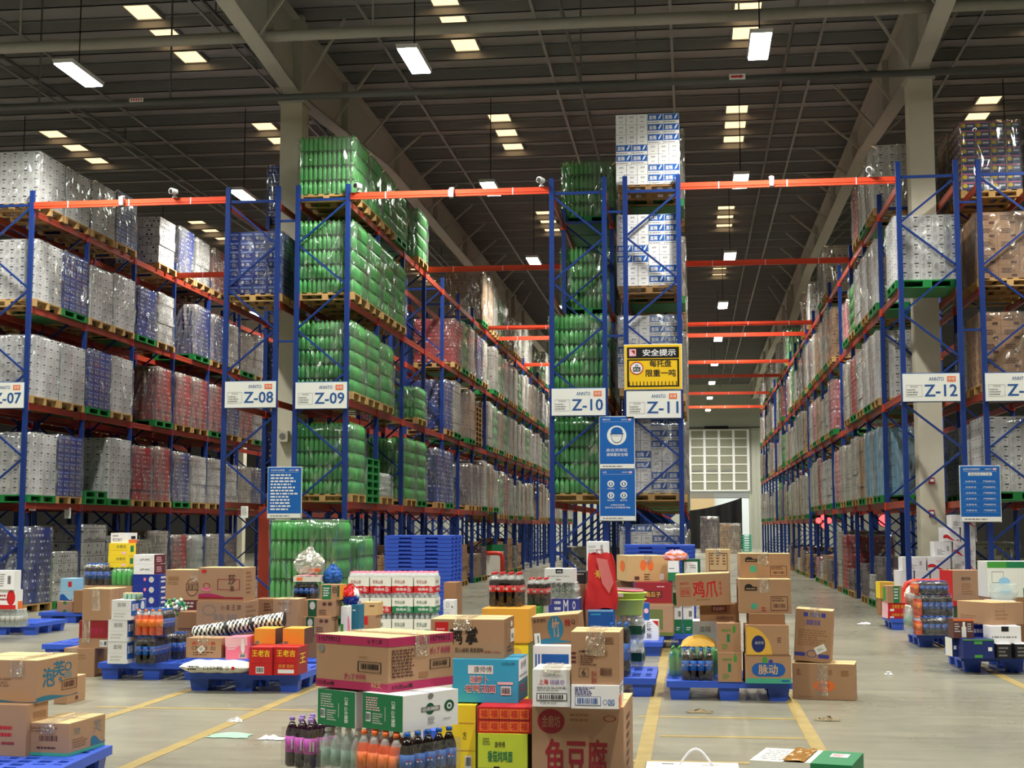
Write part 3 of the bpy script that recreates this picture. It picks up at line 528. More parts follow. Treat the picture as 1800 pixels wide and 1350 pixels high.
def carton_mesh(kind, w, d, h):
    m = MB(); g = 0.002
    base = {'W': 'white', 'B': 'navy2', 'R': 'red2', 'K': 'kraft', 'S': 'snack', 'L': 'aqua2'}[kind]
    m.box(-w / 2 + g, g, 0, w / 2 - g, d - g, h - g, base)
    def pr(P):
        Q = lambda s, t, e: P(0.02 + s * 0.96, t * 0.98, e)
        if kind == 'W':
            for a in (0.0, 0.333, 0.666): print_on(m, Q, 'r', a + 0.30, 0.02, a + 0.315, 0.98, 'pale', None, 0.001)
            print_on(m, Q, 'r', 0.56, 0.74, 0.90, 0.86, 'ink', None, 0.0012); print_on(m, Q, 'r', 0.66, 0.38, 0.80, 0.52, 'grey', None, 0.0012); print_on(m, Q, 'l', 0.08, 0.2, 0.45, 0.8, 'pale', 5, 0.0012)
        elif kind == 'B':
            print_on(m, Q, 'r', 0.08, 0.62, 0.92, 0.84, 'lilac2', None, 0.001); print_on(m, Q, 'o', 0.12, 0.15, 0.34, 0.5, 'pale', None, 0.001); print_on(m, Q, 'l', 0.45, 0.1, 0.9, 0.5, 'pale', 2, 0.001)
        elif kind == 'R':
            print_on(m, Q, 'o', 0.3, 0.2, 0.7, 0.85, 'palepink', None, 0.001); print_on(m, Q, 'o', 0.38, 0.32, 0.62, 0.72, 'dkred', None, 0.002); print_on(m, Q, 'r', 0.05, 0.88, 0.95, 0.96, 'white', None, 0.001)
        elif kind == 'K':
            print_on(m, Q, 'l', 0.15, 0.4, 0.8, 0.8, 'brown', 3, 0.001); print_on(m, Q, 'r', 0.0, 0.46, 1.0, 0.475, 'kraft_dark', None, 0.001); print_on(m, Q, 'r', 0.62, 0.12, 0.88, 0.3, 'brown', None, 0.001)
        elif kind == 'S':
            print_on(m, Q, 'r', 0.0, 0.82, 1, 0.95, 'pink', None, 0.001); print_on(m, Q, 'o', 0.08, 0.3, 0.42, 0.78, 'yellow', None, 0.001); print_on(m, Q, 'r', 0.5, 0.4, 0.92, 0.6, 'white', None, 0.001); print_on(m, Q, 'r', 0.0, 0.0, 0.05, 1, 'gold', None, 0.001); print_on(m, Q, 'r', 0.1, 0.08, 0.9, 0.2, 'navy', None, 0.001)
        elif kind == 'L': print_on(m, Q, 'l', 0.2, 0.3, 0.8, 0.7, 'teal', 3, 0.001)
    sides_print(m, w - 2 * g, d - 2 * g, h, pr)
    if kind == 'L' : pass
    return m.mesh('carton')
mat('navy2', (28, 50, 146), 0.45); mat('red2', (176, 36, 42), 0.5); mat('snack', (84, 100, 150), 0.5); mat('aqua2', (126, 180, 212), 0.5); mat('lilac2', (120, 140, 200), 0.5)
def tissue_mesh(end, w, d, h):
    m = MB(); g = 0.0035; m.box(-w / 2 + g, g, 0, w / 2 - g, d - g, h - g * 1.5, 'white')
    P = lambda s, t, e: (-w / 2 + s * w, g - e, t * h)
    if end: print_on(m, P, 't', 0.3, 0.62, 0.7, 0.8, 'grey', '直隔', 0.001); print_on(m, P, 'l', 0.35, 0.2, 0.65, 0.34, 'grey', 1, 0.001); print_on(m, P, 'r', 0.02, 0.5, 0.98, 0.508, 'pale', None, 0.001)
    else:
        print_on(m, P, 'r', 0.03, 0.32, 0.97, 0.95, 'blue', None, 0.001); print_on(m, P, 'T', 0.1, 0.42, 0.55, 0.82, 'white', '直隔', 0.002)
        m.face([P(0.68, 0.4, 0.002), P(0.80, 0.55, 0.002), P(0.90, 0.9, 0.002), P(0.82, 0.9, 0.002), P(0.70, 0.62, 0.002)], 'white'); print_on(m, P, 'l', 0.06, 0.06, 0.9, 0.24, 'grey', 1, 0.001)
    for sx in (-1, 1):
        Q = (lambda s, t, e: (w / 2 - g + e, s * d, t * h)) if sx > 0 else (lambda s, t, e: (-w / 2 + g - e, d - s * d, t * h))
        print_on(m, Q, 'r', 0.1, 0.35, 0.55, 0.85, 'blue', None, 0.001); print_on(m, Q, 'l', 0.62, 0.2, 0.9, 0.8, 'pale', 4, 0.001)
    return m.mesh('carton')
def bottle_profile(h, r, body, label, cap, l0=0.30, l1=0.62, neck=None):
    nk = neck or body
    return [(r * 0.82, 0, body), (r, h * 0.04, body), (r, h * l0, label), (r * 1.01, h * l0 + 0.001, label), (r * 1.01, h * l1, body), (r, h * l1 + 0.001, body), (r * 0.92, h * 0.72, body if neck else nk), (r * 0.78, h * 0.775, nk), (r * 0.6, h * 0.83, nk), (r * 0.36, h * 0.9, nk), (r * 0.36, h * 0.925, cap), (r * 0.44, h * 0.926, cap), (r * 0.44, h, cap)]
def soda_pack_mesh(nx, ny, w, d, h):
    m = MB(); r = min(w / nx, d / ny) / 2 * 0.97
    for a in range(nx):
        for b in range(ny):
            if 0 < a < nx - 1 and 0 < b < ny - 1: continue
            m.lathe(bottle_profile(h, r, 'green_bottle', 'green_bottle', 'leaf'), 'green_bottle', -w / 2 + (a + 0.5) * w / nx, (b + 0.5) * d / ny, 0, 8)
    return m.mesh('bottle_pack')
CART = {}
def near_spec(kind, h):
    """(part name, mesh, offsets) of a close load whose cartons or packs are modelled one by one"""
    out = []; w, d = 1.12, 1.16
    if kind == 'G':
        nl = max(1, round(h / 0.29)); ph = h / nl; k = ('G', nl, round(h, 2))
        if k not in CART: CART[k] = soda_pack_mesh(4, 4, w / 3 - 0.008, d / 3 - 0.008, ph - 0.004)
        for l in range(nl):
            for a in range(3):
                for b in range(3):
                    if a == 1 and b == 1 and l < nl - 1: continue
                    out.append(('bottle_pack', CART[k], (-w / 2 + (a + 0.5) * w / 3, b * d / 3, l * ph)))
        return out
    if kind == 'T':
        nl = max(1, round(h / 0.194)); ph = h / nl; w = 1.2
        for k, ww in (('Te', 0.2), ('Tl', 0.3)):
            if k not in CART: CART[k] = tissue_mesh(k == 'Te', ww, 0.57, 0.194)
        pat = [1, 1, 0, 0, 1, 1, 1, 0]
        for l in range(nl):
            seq = ['Te'] * 3 + ['Tl'] * 2 if pat[l % 8] else ['Tl'] * 2 + ['Te'] * 3; x = -w / 2
            for k in seq:
                ww = 0.2 if k == 'Te' else 0.3
                for b in (0, 1): out.append(('carton', CART[k], (x + ww / 2, b * 0.58, l * ph)))
                x += ww
        return out
    nx, ny, ch = {'W': (5, 4, 0.172), 'B': (4, 4, 0.173), 'R': (4, 4, 0.173), 'K': (3, 3, 0.27), 'S': (4, 4, 0.16), 'L': (3, 3, 0.24)}[kind]
    nl = max(1, round(h / ch)); ph = h / nl; k = (kind, round(ph, 3))
    if k not in CART: CART[k] = carton_mesh(kind, w / nx, d / ny, ph)
    for l in range(nl):
        for a in range(nx):
            for b in range(ny):
                if 0 < a < nx - 1 and 0 < b < ny - 1 and (l < nl - 1 or kind == 'W'): continue
                out.append(('carton', CART[k], (-w / 2 + (a + 0.5) * w / nx, b * d / ny, l * ph)))
    if kind == 'W':
        kk = ('core', round(h, 2))
        if kk not in CART: CART[kk] = MB().box(-w / 2 + w / nx + 0.01, d / ny + 0.01, 0.01, w / 2 - w / nx - 0.01, d - d / ny - 0.01, h - 0.012, 'white').mesh('inner_cartons')
        out.append(('inner_carton_block', CART[kk], (0, 0, 0)))
    return out
GOOD = {'W': ('white carton', 'g_white', 'wrapped_carton_load'), 'B': ('dark blue carton', 'g_blue', 'wrapped_carton_load'), 'R': ('red carton', 'g_red', 'wrapped_carton_load'), 'K': ('brown carton', 'g_kraft', 'wrapped_carton_load'), 'G': ('green bottle', 'g_green', 'wrapped_bottle_load'), 'T': ('blue panelled tissue carton', 'g_white', 'wrapped_carton_load'),
        'S': ('colourful snack carton', 'g_snack', 'wrapped_carton_load'), 'L': ('light blue carton', 'g_aqua', 'wrapped_carton_load'), 'P': ('pink carton', 'g_pink', 'wrapped_carton_load'), 'A': ('pale goods', 'g_pale', 'wrapped_goods_load'), 'V': ('dull purple goods', 'g_plum', 'wrapped_goods_load'), 'C': ('clear bottle', 'clear_bottle', 'wrapped_bottle_load')}
FAR = {}
def far_mesh(kind, seed):
    k = (kind, seed)
    if k not in FAR:
        R = random.Random(seed * 31 + ord(kind)); m = MB(); w, d = 1.1, 1.16; key = GOOD[kind][1]; n = 5
        if kind == 'G' or kind == 'C':
            # rows of bottles: scalloped sides and caps on top
            for l in range(4):
                for a in range(9):
                    for b in range(9):
                        if 0 < a < 8 and 0 < b < 8: continue
                        x, y = -w / 2 + (a + 0.5) * w / 9, (b + 0.5) * d / 9; bk = 'green_bottle' if kind == 'G' else 'clear_bottle'
                        m.lathe([(0.055, l * 0.25, bk), (0.06, l * 0.25 + 0.15, bk), (0.03, l * 0.25 + 0.22, bk), (0.02, l * 0.25 + 0.25, 'leaf' if kind == 'G' else 'white')], bk, x, y, 0, 6)
            m.box(-w / 2 + 0.1, 0.1, 0, w / 2 - 0.1, d - 0.1, 0.98, 'dkgreen' if kind == 'G' else 'grey')
        else:
            # layers shifted a little against each other, as hand-stacked goods are
            for l in range(n):
                ox, oy = R.uniform(-0.012, 0.012), R.uniform(-0.012, 0.012); m.box(-w / 2 + ox, 0.012 + oy, l / n, w / 2 + ox, d - 0.012 + oy, (l + 1) / n - 0.004, key)
        FAR[k] = m.mesh(GOOD[kind][2])
    return FAR[k]
LVN = ['first beam level', 'second beam level', 'third beam level', 'top level']
def slot_y(s): return Z0Y + (s // 2) * BAY + 0.065 + (s % 2) * 1.262
def place(row, lv, s, kind, h, pal='w', near=False, film=1, dx=0.0):
    x0, x1, _, _ = ROWS[row]; xc = (x0 + x1) / 2 + dx; y = slot_y(s); k = s // 2
    z = 0.004 if lv < 0 else LEVELS[lv] - (0.22 if lv == 0 and k > 7 and row in ('Z-09', 'Z-12') else 0)
    where = ('floor under the %s rack' % row) if lv < 0 else '%s of %s rack' % (LVN[lv], row)
    if row == 'Z-13': where = ('floor under rack beyond Z-12') if lv < 0 else '%s of rack beyond Z-12' % LVN[lv]
    if row == 'Z-06': where = ('floor under added rack behind Z-07') if lv < 0 else '%s of added rack behind Z-07' % LVN[lv]
    if row in ('Z-08', 'Z-12') and 62.4 < y < 64.4: return
    if row in ('Z-09', 'Z-12') and lv < 0 and s in (14, 15): return
    pos = '%s from front' % nth(s); nm, me, pn = PAL[pal]
    g = RND.uniform(-0.01, 0.01)
    tag(put(me, nm, None, (xc, y, z + 0.001), 0), '%s on the %s, %s' % (pn, where, pos), 'pallet', '%ss on the racks' % pn)
    if not kind: return
    sy = 1.0 if near else RND.uniform(0.86, 1.0); what, key, name = GOOD[kind]; lab = '%s load, %s, %s' % (('film wrapped ' if film else 'open ') + what, where, pos)
    o = thing(name, lab, 'goods load', (xc + g, y + 0.02, z + 0.15), 0, '%s loads on the racks' % what)
    if near:
        for pn_, me_, off in near_spec(kind, h):
            q = put(me_, pn_, o, off)
            if pn_ == 'inner_carton_block': q['kind'] = 'stuff'
    else: put(far_mesh(kind, s % 3), 'stacked_goods', o, (0, 0, 0), 0, (1, sy, h))
    if film:
        ww = 1.2 if kind == 'T' else 1.12
        if kind in 'GC': h -= 0.05
        put((HEAVY if film > 1 else FILMS)[s % 3], 'stretch_film', o, (0, -0.003, 0), 0, (ww + 0.01, 1.166 * sy, h + 0.006))
# Z-07: the face seen across the left aisle
for lv, items in {3: 'W1.05 W1.05 W1.1 B1.2 . W1.15 B1.2 W1.15 R1.15 .', 2: 'W1.2 B1.2 W1.15 W1.2 B1.15 W1.2 . B1.3 B1.25 W1.2 A1.1 W1.2', 1: 'W1.2 W1.2 B1.25 W1.25 . R1.3 R1.3 R1.3 R1.25 B1.2 R1.2 W1.2', 0: 'W1.22 B1.25 - W1.35 R1.25 R1.3 B1.25 W1.2 W1.2 W1.1 A1.1 B1.1', -1: 'B1.5 W1.0 W1.55 W1.3 A1.2 A1.4 R1.3 C1.3 A1.3 V1.3'}.items():
    for s, it in enumerate(items.split()):
        if it == '.': continue
        if it == '-':
            place('Z-07', lv, s, None, 0, 'g'); x0, x1, _, _ = ROWS['Z-07']
            tag(put(PAL['g'][1], 'plastic_pallet', None, ((x0 + x1) / 2, slot_y(s), LEVELS[0] + 0.149)), 'second empty green pallet stacked on the lowest Z-07 beam level', 'pallet'); continue
        place('Z-07', lv, s, it[0], float(it[1:]), 'g' if (s + lv) % 3 == 0 and lv < 3 else 'w', near=(s < 4 and lv >= 0), film=0 if (lv == 3 and s == 5) else 1 if s < 5 else 2, dx=0.02)
for lv in range(-1, 4):  # row added behind Z-07 to block light and darken the rack interior
    for s in range(11):
        if RND.random() < 0.9 and s > 1 - (lv < 3): place('Z-06', lv, s, RND.choice('AKVWB'), RND.uniform(1.1, 1.4), 'w', film=0)
# Z-08: front blue load, the rest behind the column
for lv, items in {3: '. . B1.3 . B1.2', 2: 'B1.22 . . B1.2 A1.2 W1.2', 1: '. . B1.3 B1.3 A1.3 R1.2', 0: '. . B1.35 B1.3 W1.2 B1.2', -1: '. . B1.3 A1.3 C1.2 V1.3 A1.2'}.items():
    for s, it in enumerate(items.split()):
        if it != '.': place('Z-08', lv, s, it[0], float(it[1:]), 'w', near=(s == 0 or (lv == 3 and s == 2)), film=1)
# Z-09
for lv, items in {3: 'G1.16 G1.16 G1.16 G1.1 . G1.2 . . . . . . . K1.6 K1.6 A1.5 G1.4 A1.3 . A1.2 A1.3 . A1.4 A1.3', 2: 'G1.42 G1.42 G1.4 G1.35 . . . . . R1.2 G1.35 A1.35 B1.3 A1.3 . A1.4 G1.35 A1.3 A1.2 A1.3 G1.2 A1.3 A1.4 K1.2 A1.3 A1.3',
                  1: 'G1.38 G1.38 G1.3 . . G0.75 . . B1.3 A1.4 . K1.4 . . A1.4 G1.4 K1.3 G1.3 A1.3 A1.3 A1.2 A1.3 G1.3 A1.3 W1.2 A1.3', 0: 'G1.36 . C0.5 . G1.4 G1.4 . B1.35 B1.35 . . V1.2 V1.2 A1.4 K1.35 A1.2 G1.2 R1.4 A1.3 C1.1 A1.3 A1.2 K1.2 A1.3', -1: '. . K0.9 K1.1 V0.8 K1.0 . A0.9 K0.8 V1.2 K1.0 . K0.7 V0.9 K0.9 . K1.0 V0.9 K1.1 V0.8 K0.9'}.items():
    for s, it in enumerate(items.split()):
        if it == '.': continue
        place('Z-09', lv, s, it[0], float(it[1:]), 'g' if (s * 7 + lv * 3) % 5 < 2 and s > 2 else 'w', near=(s < 6 and lv >= 0 and it[0] in 'G'), film=(RND.choice((0, 0, 1)) if lv < 0 else 1 if s < 10 else 2), dx=0.04)
for lv in range(4):
    for s in range(26 if lv else 24, 40):
        if RND.random() < 0.78: place('Z-09', lv, s, RND.choice('AAWGKWRAVBW'), RND.uniform(0.85, 1.45), RND.choice('wg'), film=2)
# Z-10 and Z-11, seen end on
for lv, items in {3: '. . G1.2 W1.0', 2: '. . G1.3 W1.3', 1: 'G1.42 G1.3 A1.2', 0: 'G1.45 G1.4 A1.2', -1: '. . A1.1 A1.0 A1.0'}.items():
    for s, it in enumerate(items.split()):
        if it != '.': place('Z-10', lv, s, it[0], float(it[1:]), 'g' if lv == 3 or (lv, s) == (2, 2) else 'w', near=it[0] == 'G' and s < 3, film=1)
for lv, h0 in ((3, 1.36), (2, 1.36), (1, 1.36), (0, 1.36), (-1, 1.55)):
    place('Z-11', lv, 0, 'T', h0, 'o' if lv > 1 else 'w', near=True, film=0 if lv >= 2 else 1, dx=-0.06)
    for s in range(1, 22):
        if RND.random() < (0.5 if lv == 3 else 0.85): place('Z-11', lv, s, RND.choice('AAKAGW'), RND.uniform(1.0, 1.4), RND.choice('wg'), film=2, dx=0.03)
# Z-12: the face seen from the right aisle (its aisle side is the left one)
for lv, items in {3: '. . W1.3 W1.2 R1.2 . . . . . A1.3 V1.3 . . W1.2 . K1.3 . . . . . G1.2 A1.3 Y', 2: 'W1.2 . W1.3 W1.3 W1.25 G1.1 P0.9 . . K1.3 A1.35 A1.3 K1.2 A1.3 V1.3 A1.3 V1.3 A1.2', 1: '. . W1.35 W1.35 W1.3 R1.3 A1.35 . . P1.3 W1.1 A1.0 K1.2 P1.2 A1.2 . K1.2 A1.3 A1.3 A1.2', 0: '. . L1.35 L1.35 K1.3 A1.4 A1.3 A1.35 P1.3 . W1.2 W1.2 R1.35 A1.3 A1.2 . A1.2 A1.3 K1.1 A1.3 A1.2 K1.2', -1: '. . V0.9 W0.5 V0.7 . V0.5 R1.3 A1.4 . V0.6 K0.7 W0.5 P0.6 . . K0.6 V0.7 K0.8 W0.4 K0.7 . V0.8'}.items():
    for s, it in enumerate(items.split()):
        if it in '.Y': continue
        place('Z-12', lv, s, it[0], float(it[1:]), 'g' if (s + lv) % 2 == 0 else 'w', near=(s < 4 and it[0] in 'WL' and lv >= 0), film=(RND.choice((0, 1, 1)) if lv < 0 else 1 if s < 2 else 2), dx=-0.05 + (0.02 if s == 0 else 0))
for lv in range(4):
    for s in range(25 if lv == 3 else 18, 40):
        if RND.random() < 0.78 and not (lv == 0 and s < 22) and not (lv == 1 and s < 20): place('Z-12', lv, s, RND.choice('AWKWAVGARW'), RND.uniform(0.85, 1.45), RND.choice('wg'), film=2, dx=-0.03)
for lv, items in {3: '. S1.35 S1.5', 2: 'K1.22 K1.2', 1: 'K1.3 A1.2', 0: 'W1.35 W1.3 A1.3', -1: '. . A1.2 V1.0'}.items():
    for s, it in enumerate(items.split()):
        if it != '.': place('Z-13', lv, s, it[0], float(it[1:]), 'g' if lv == 0 else 'w', near=s < 2 and it[0] in 'SKW', film=1, dx=0.0)
# empty pallets kept on the beams
for s, n, key, t in ((1, 6, 'g', 'green'), (12, 8, 'o', 'dark')):
    lv = 0 if s == 1 else 1
    for k in range(n): tag(put(PAL[key][1], PAL[key][0], None, (-6.95, slot_y(s), LEVELS[lv] + k * 0.1495)), 'empty %s pallet in the pile on %s of Z-09, %s from bottom' % (t, LVN[lv], nth(k)), 'pallet')
# ------------------------------------------------------------------ goods standing about on the floor
TOPS = {'floor': 0.0}; YS = {}
def solve(Cx, Cy, dx, dy, px, py):
    d = ray(px, py); det = dx * (-d[1]) + d[0] * dy
    return (-Cx * (-d[1]) + d[0] * (-Cy)) / det
def corner(px, py, Y, th, on, lu, lv):
    """near vertical edge at pixel xm: base point, lengths of the left and right visible sides, height"""
    (x0, xm, x1), (yt, yb) = px, py
    if on is not None:
        z0 = TOPS[on] + 0.001
        if Y is None: Y = ground(xm, yb, z0)[1]
    p = at(xm, yb, Y)
    if on is None: z0 = max(0.001, p[2])
    h = at(xm, yt, Y)[2] - z0; t = radians(th); c = at(xm, (yt + yb) / 2, Y)
    if lu is None: lu = solve(c[0], Y, -cos(t), sin(t), x0, (yt + yb) / 2)
    if lv is None: lv = solve(c[0], Y, sin(t), cos(t), x1, (yt + yb) / 2)
    return (c[0], Y, z0), lu, lv, h
PROP = dict(ck1='pL3', rdb='pL1', kr='pL3', sh0='pL3', ps='pL3', yw='pV', oo2='pM3', bv='pM', bk='pM', bc='pM')
def prop(key, label, loc, th, lu, lv):
    if loc[2] < 0.06: return
    z = TOPS[PROP.get(key, 'floor')] + 0.001
    if loc[2] - z < 0.05: return
    o = thing('brown_carton', 'plain brown carton beneath the ' + ' '.join(label.split()[:10]), 'box', (loc[0], loc[1], z), -radians(th)); m = MB(); h = loc[2] - z - 0.001; i = 0.004
    m.box(-lu + i, i, 0, -i, lv - i, h - 0.004, 'kraft_dark'); m.box(-lu + i, i, h - 0.004, -i, lv / 2 - 0.003, h, 'kraft'); m.box(-lu + i, lv / 2 + 0.003, h - 0.004, -i, lv - i, h, 'kraft'); m.build('carton_body', o)
def carton(key, name, label, cat, px, py, Y, th, col, prints=(), on=None, lu=None, lv=None, tape=None, tilt=0, flap=None, group=None, open_=0.0, side=None):
    loc, lu, lv, h = corner(px, py, Y, th, on, lu, lv)
    if on is None and key not in ('ga', 'gb'): prop(key, label, loc, th, lu, lv)
    o = thing(name, label, cat, loc, -radians(th), group); main = 'V' if th > 45 else 'U'
    if tilt: o.rotation_euler = (radians(tilt) if th > 45 else 0, 0 if th > 45 else radians(tilt), -radians(th))
    m = MB(); e0 = 0.0012
    def P(face):
        if face == 'F': face = main
        if face == 'S': face = 'U' if main == 'V' else 'V'
        if face == 'U': return lambda s, t, e: (-lu + s * lu, -e, t * h)
        if face == 'V': return lambda s, t, e: (e, s * lv, t * h)
        return lambda s, t, e: (-lu + s * lu, t * lv, h + e)
    m.box(-lu, 0, 0, 0, lv, h - 0.004, col)
    fk = flap or col
    if main == 'U': m.box(-lu, 0, h - 0.004, 0, lv / 2 - 0.003, h, fk); m.box(-lu, lv / 2 + 0.003, h - 0.004, 0, lv, h + 0.002, fk)
    else: m.box(-lu, 0, h - 0.004, -lu / 2 - 0.003, lv, h, fk); m.box(-lu / 2 + 0.003, 0, h - 0.004, 0, lv, h + 0.002, fk)
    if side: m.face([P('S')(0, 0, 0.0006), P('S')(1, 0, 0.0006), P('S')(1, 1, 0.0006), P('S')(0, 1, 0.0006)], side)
    for i, q in enumerate(prints):
        print_on(m, P(q[0]), q[1], *q[2:7], q[7] if len(q) > 7 else None, e0 + i * 0.00012)
    b = m.build('carton_body' if 'carton' in name or 'case' in name else 'box_body', o)
    bv = b.modifiers.new('bevel', 'BEVEL'); bv.width = 0.004; bv.segments = 1; bv.limit_method = 'ANGLE'; bv.angle_limit = radians(60)
    if tape:
        t = MB(); f, s0, drop = tape; Q = P(f); T = P('T'); w = 0.05 / (lu if (f == 'U' or (f == 'F' and main == 'U')) else lv); a, c_ = s0 - w, s0 + w
        R = random.Random(len(label)); n = 5
        t.grid(lambda u, v: Q(a + (c_ - a) * u, 1 - drop * v, 0.004 + R.uniform(0, 0.004)), 4, n, 'tape', False)
        if f == 'U' or (f == 'F' and main == 'U'): t.grid(lambda u, v: T(a + (c_ - a) * u, v, 0.005 + R.uniform(0, 0.005)), 4, 8, 'tape', False)
        else: t.grid(lambda u, v: T(1 - v, a + (c_ - a) * u, 0.005 + R.uniform(0, 0.005)), 4, 8, 'tape', False)
        t.build('packing_tape', o)
    TOPS[key] = loc[2] + h; YS[key] = loc[1]
    return o
def sticker(o, box, face, s0, t0, s1, t1, prints=(), rot=0):
    """a stuck-on paper label, a part of its own"""
    lu, lv, h = box; m = MB(); ca, sa = cos(radians(rot)), sin(radians(rot))
    cs, ct = (s0 + s1) / 2, (t0 + t1) / 2; W = lu if face == 'U' else lv
    def P(s, t, e):
        a, b = (s0 + (s1 - s0) * s - cs) * W, (t0 + (t1 - t0) * t - ct) * h; a, b = a * ca - b * sa, a * sa + b * ca
        a, b = cs * W + a, ct * h + b
        return (-lu + a, -0.003 - e, b) if face == 'U' else (0.003 + e, a, b)
    m.face([P(0, 0, 0), P(1, 0, 0), P(1, 1, 0), P(0, 1, 0)], 'sign_white')
    for q in prints: print_on(m, P, q[0], *q[1:6], q[6] if len(q) > 6 else None, 0.001)
    m.build('paper_label', o)
def dims(o):
    b = [c for c in o.children if 'body' in c.name][0].data; xs = [v.co.x for v in b.vertices]; ys = [v.co.y for v in b.vertices]; zs = [v.co.z for v in b.vertices]
    return -min(xs), max(ys), max(zs)
KIND = {'pepsi': ('cola', 'blue', 'blue', None), 'grape': ('grape', 'magenta', 'lilac', None), 'clear': ('clear_bottle', 'clear_green', 'white', 'clear_bottle'), 'orange': ('orange_soda', 'orange', 'orange', 'clear_bottle'), 'coke': ('cola', 'red', 'red', 'clear_bottle'), 'green': ('green_bottle', 'green_bottle', 'leaf', None), 'water': ('clear_bottle', 'pale', 'white', 'clear_bottle')}
mat('magenta', (200, 70, 190), 0.45)
BM = {}
def bottle_meshes(kind, h, r):
    k = (kind, round(h, 3), round(r, 3))
    if k not in BM:
        body, lab, cap, neck = KIND[kind]; pf = bottle_profile(h, r, body, body, cap, neck=neck)
        lo, hi = (0.30, 0.62) if kind not in ('coke',) else (0.42, 0.62)
        m = MB(); m.lathe([(a, b, c) for a, b, c in pf if b < h * 0.925], body, 0, 0, 0, 12); b_ = m.mesh('bottle')
        c = MB(); c.lathe([(r * 0.42, h * 0.926, cap), (r * 0.44, h * 0.93, cap), (r * 0.44, h * 0.985, cap), (r * 0.38, h, cap)], cap, 0, 0, 0, 12)
        l = MB(); l.lathe([(r * 1.015, h * lo, lab), (r * 1.02, h * hi, lab)], lab, 0, 0, 0, 12)
        if kind == 'pepsi':
            for a0 in (-2.3, -0.6):
                for dz, kk in ((0.035, 'red'), (0.0, 'white'), (-0.03, 'blue')): l.face([(r * 1.05 * cos(a0 + q), r * 1.05 * sin(a0 + q), h * (0.47 + dz + s)) for q, s in ((-0.35, -0.012), (0.35, -0.012), (0.35, 0.014), (-0.35, 0.014))], kk)
        elif kind in ('coke', 'orange', 'grape'):
            for a0 in (-2.2, -0.5): l.face([(r * 1.05 * cos(a0 + q), r * 1.05 * sin(a0 + q), h * s) for q, s in ((-0.35, lo + 0.06), (0.35, lo + 0.05), (0.35, hi - 0.07), (-0.35, hi - 0.05))], 'white' if kind != 'orange' else 'amber')
        BM[k] = (b_, c.mesh('cap'), l.mesh('bottle_label'))
    return BM[k]
def pack(key, label, px, py, Y, th, kind, nu, nv, on=None, lu=None, lv=None, hole=False, detail=True, film='shrink', name='bottle_multipack', cat='bottle pack', front=None, group=None, script=None):
    loc, lu, lv, h = corner(px, py, Y, th, on, lu, lv)
    if on is None: prop(key, label, loc, th, lu, lv)
    o = thing(name, label, cat, loc, -radians(th), group)
    r = min(lu / nu, lv / nv) / 2 * 0.985; n = 0
    for a in range(nu):
        for b in range(nv):
            inner = 0 < a < nu - 1 and 0 < b < nv - 1
            k = kind if front is None or not ((a >= nu - front[1]) if front[2] == 'u' else (b < front[1])) else front[0]
            bm, cm, lm = bottle_meshes(k, h * 0.985, r); q = put(bm, 'bottle', o, (-lu + (a + 0.5) * lu / nu, (b + 0.5) * lv / nv, 0.002))
            if detail: put(cm, 'cap', q)
            if detail and not inner and k != 'green': put(lm, 'bottle_label', q)
    if film:
        m = MB(); e = 0.004; hh = h * 0.8
        for f in ('U', 'V', 'B', 'L'):
            Q = {'U': lambda s, t: (-lu - e + s * (lu + 2 * e), -e, t * hh), 'V': lambda s, t: (e, -e + s * (lv + 2 * e), t * hh), 'B': lambda s, t: (e - s * (lu + 2 * e), lv + e, t * hh), 'L': lambda s, t: (-lu - e, lv + e - s * (lv + 2 * e), t * hh)}[f]
            if hole and f == ('U' if th < 45 else 'V'):
                nn = 24
                for k in range(nn):
                    a0, a1 = 2 * pi * k / nn - pi / 4, 2 * pi * (k + 1) / nn - pi / 4
                    def sq(a): c, s = cos(a), sin(a); q = max(abs(c), abs(s)); return 0.5 + 0.5 * c / q, 0.5 + 0.5 * s / q
                    ci = lambda a: (0.5 + 0.30 * cos(a), 0.5 + 0.36 * sin(a))
                    m.face([Q(*ci(a0)), Q(*sq(a0)), Q(*sq(a1)), Q(*ci(a1))], film)
            else: m.grid(lambda u, v: Q(u, v), 3, 3, film, True)
        ci = [(-lu - e, -e), (e, -e), (e, lv + e), (-lu - e, lv + e)]; ti = [(-lu + 0.03, 0.03), (-0.03, 0.03), (-0.03, lv - 0.03), (-lu + 0.03, lv - 0.03)]
        for k in range(4): a, b = ci[k], ci[(k + 1) % 4]; c, d = ti[(k + 1) % 4], ti[k]; m.face([(a[0], a[1], hh), (b[0], b[1], hh), (c[0], c[1], h * 0.96), (d[0], d[1], h * 0.96)], film)
        m.build('shrink_film', o)
    if script: m = MB(); print_on(m, lambda s, t, e_: (-lu + s * lu, -0.006 - e_, t * h), 't', 0.1, 0.42, 0.9, 0.72, 'dkgreen', script, 0.001); m.build('film_print', o)
    TOPS[key] = loc[2] + h; return o
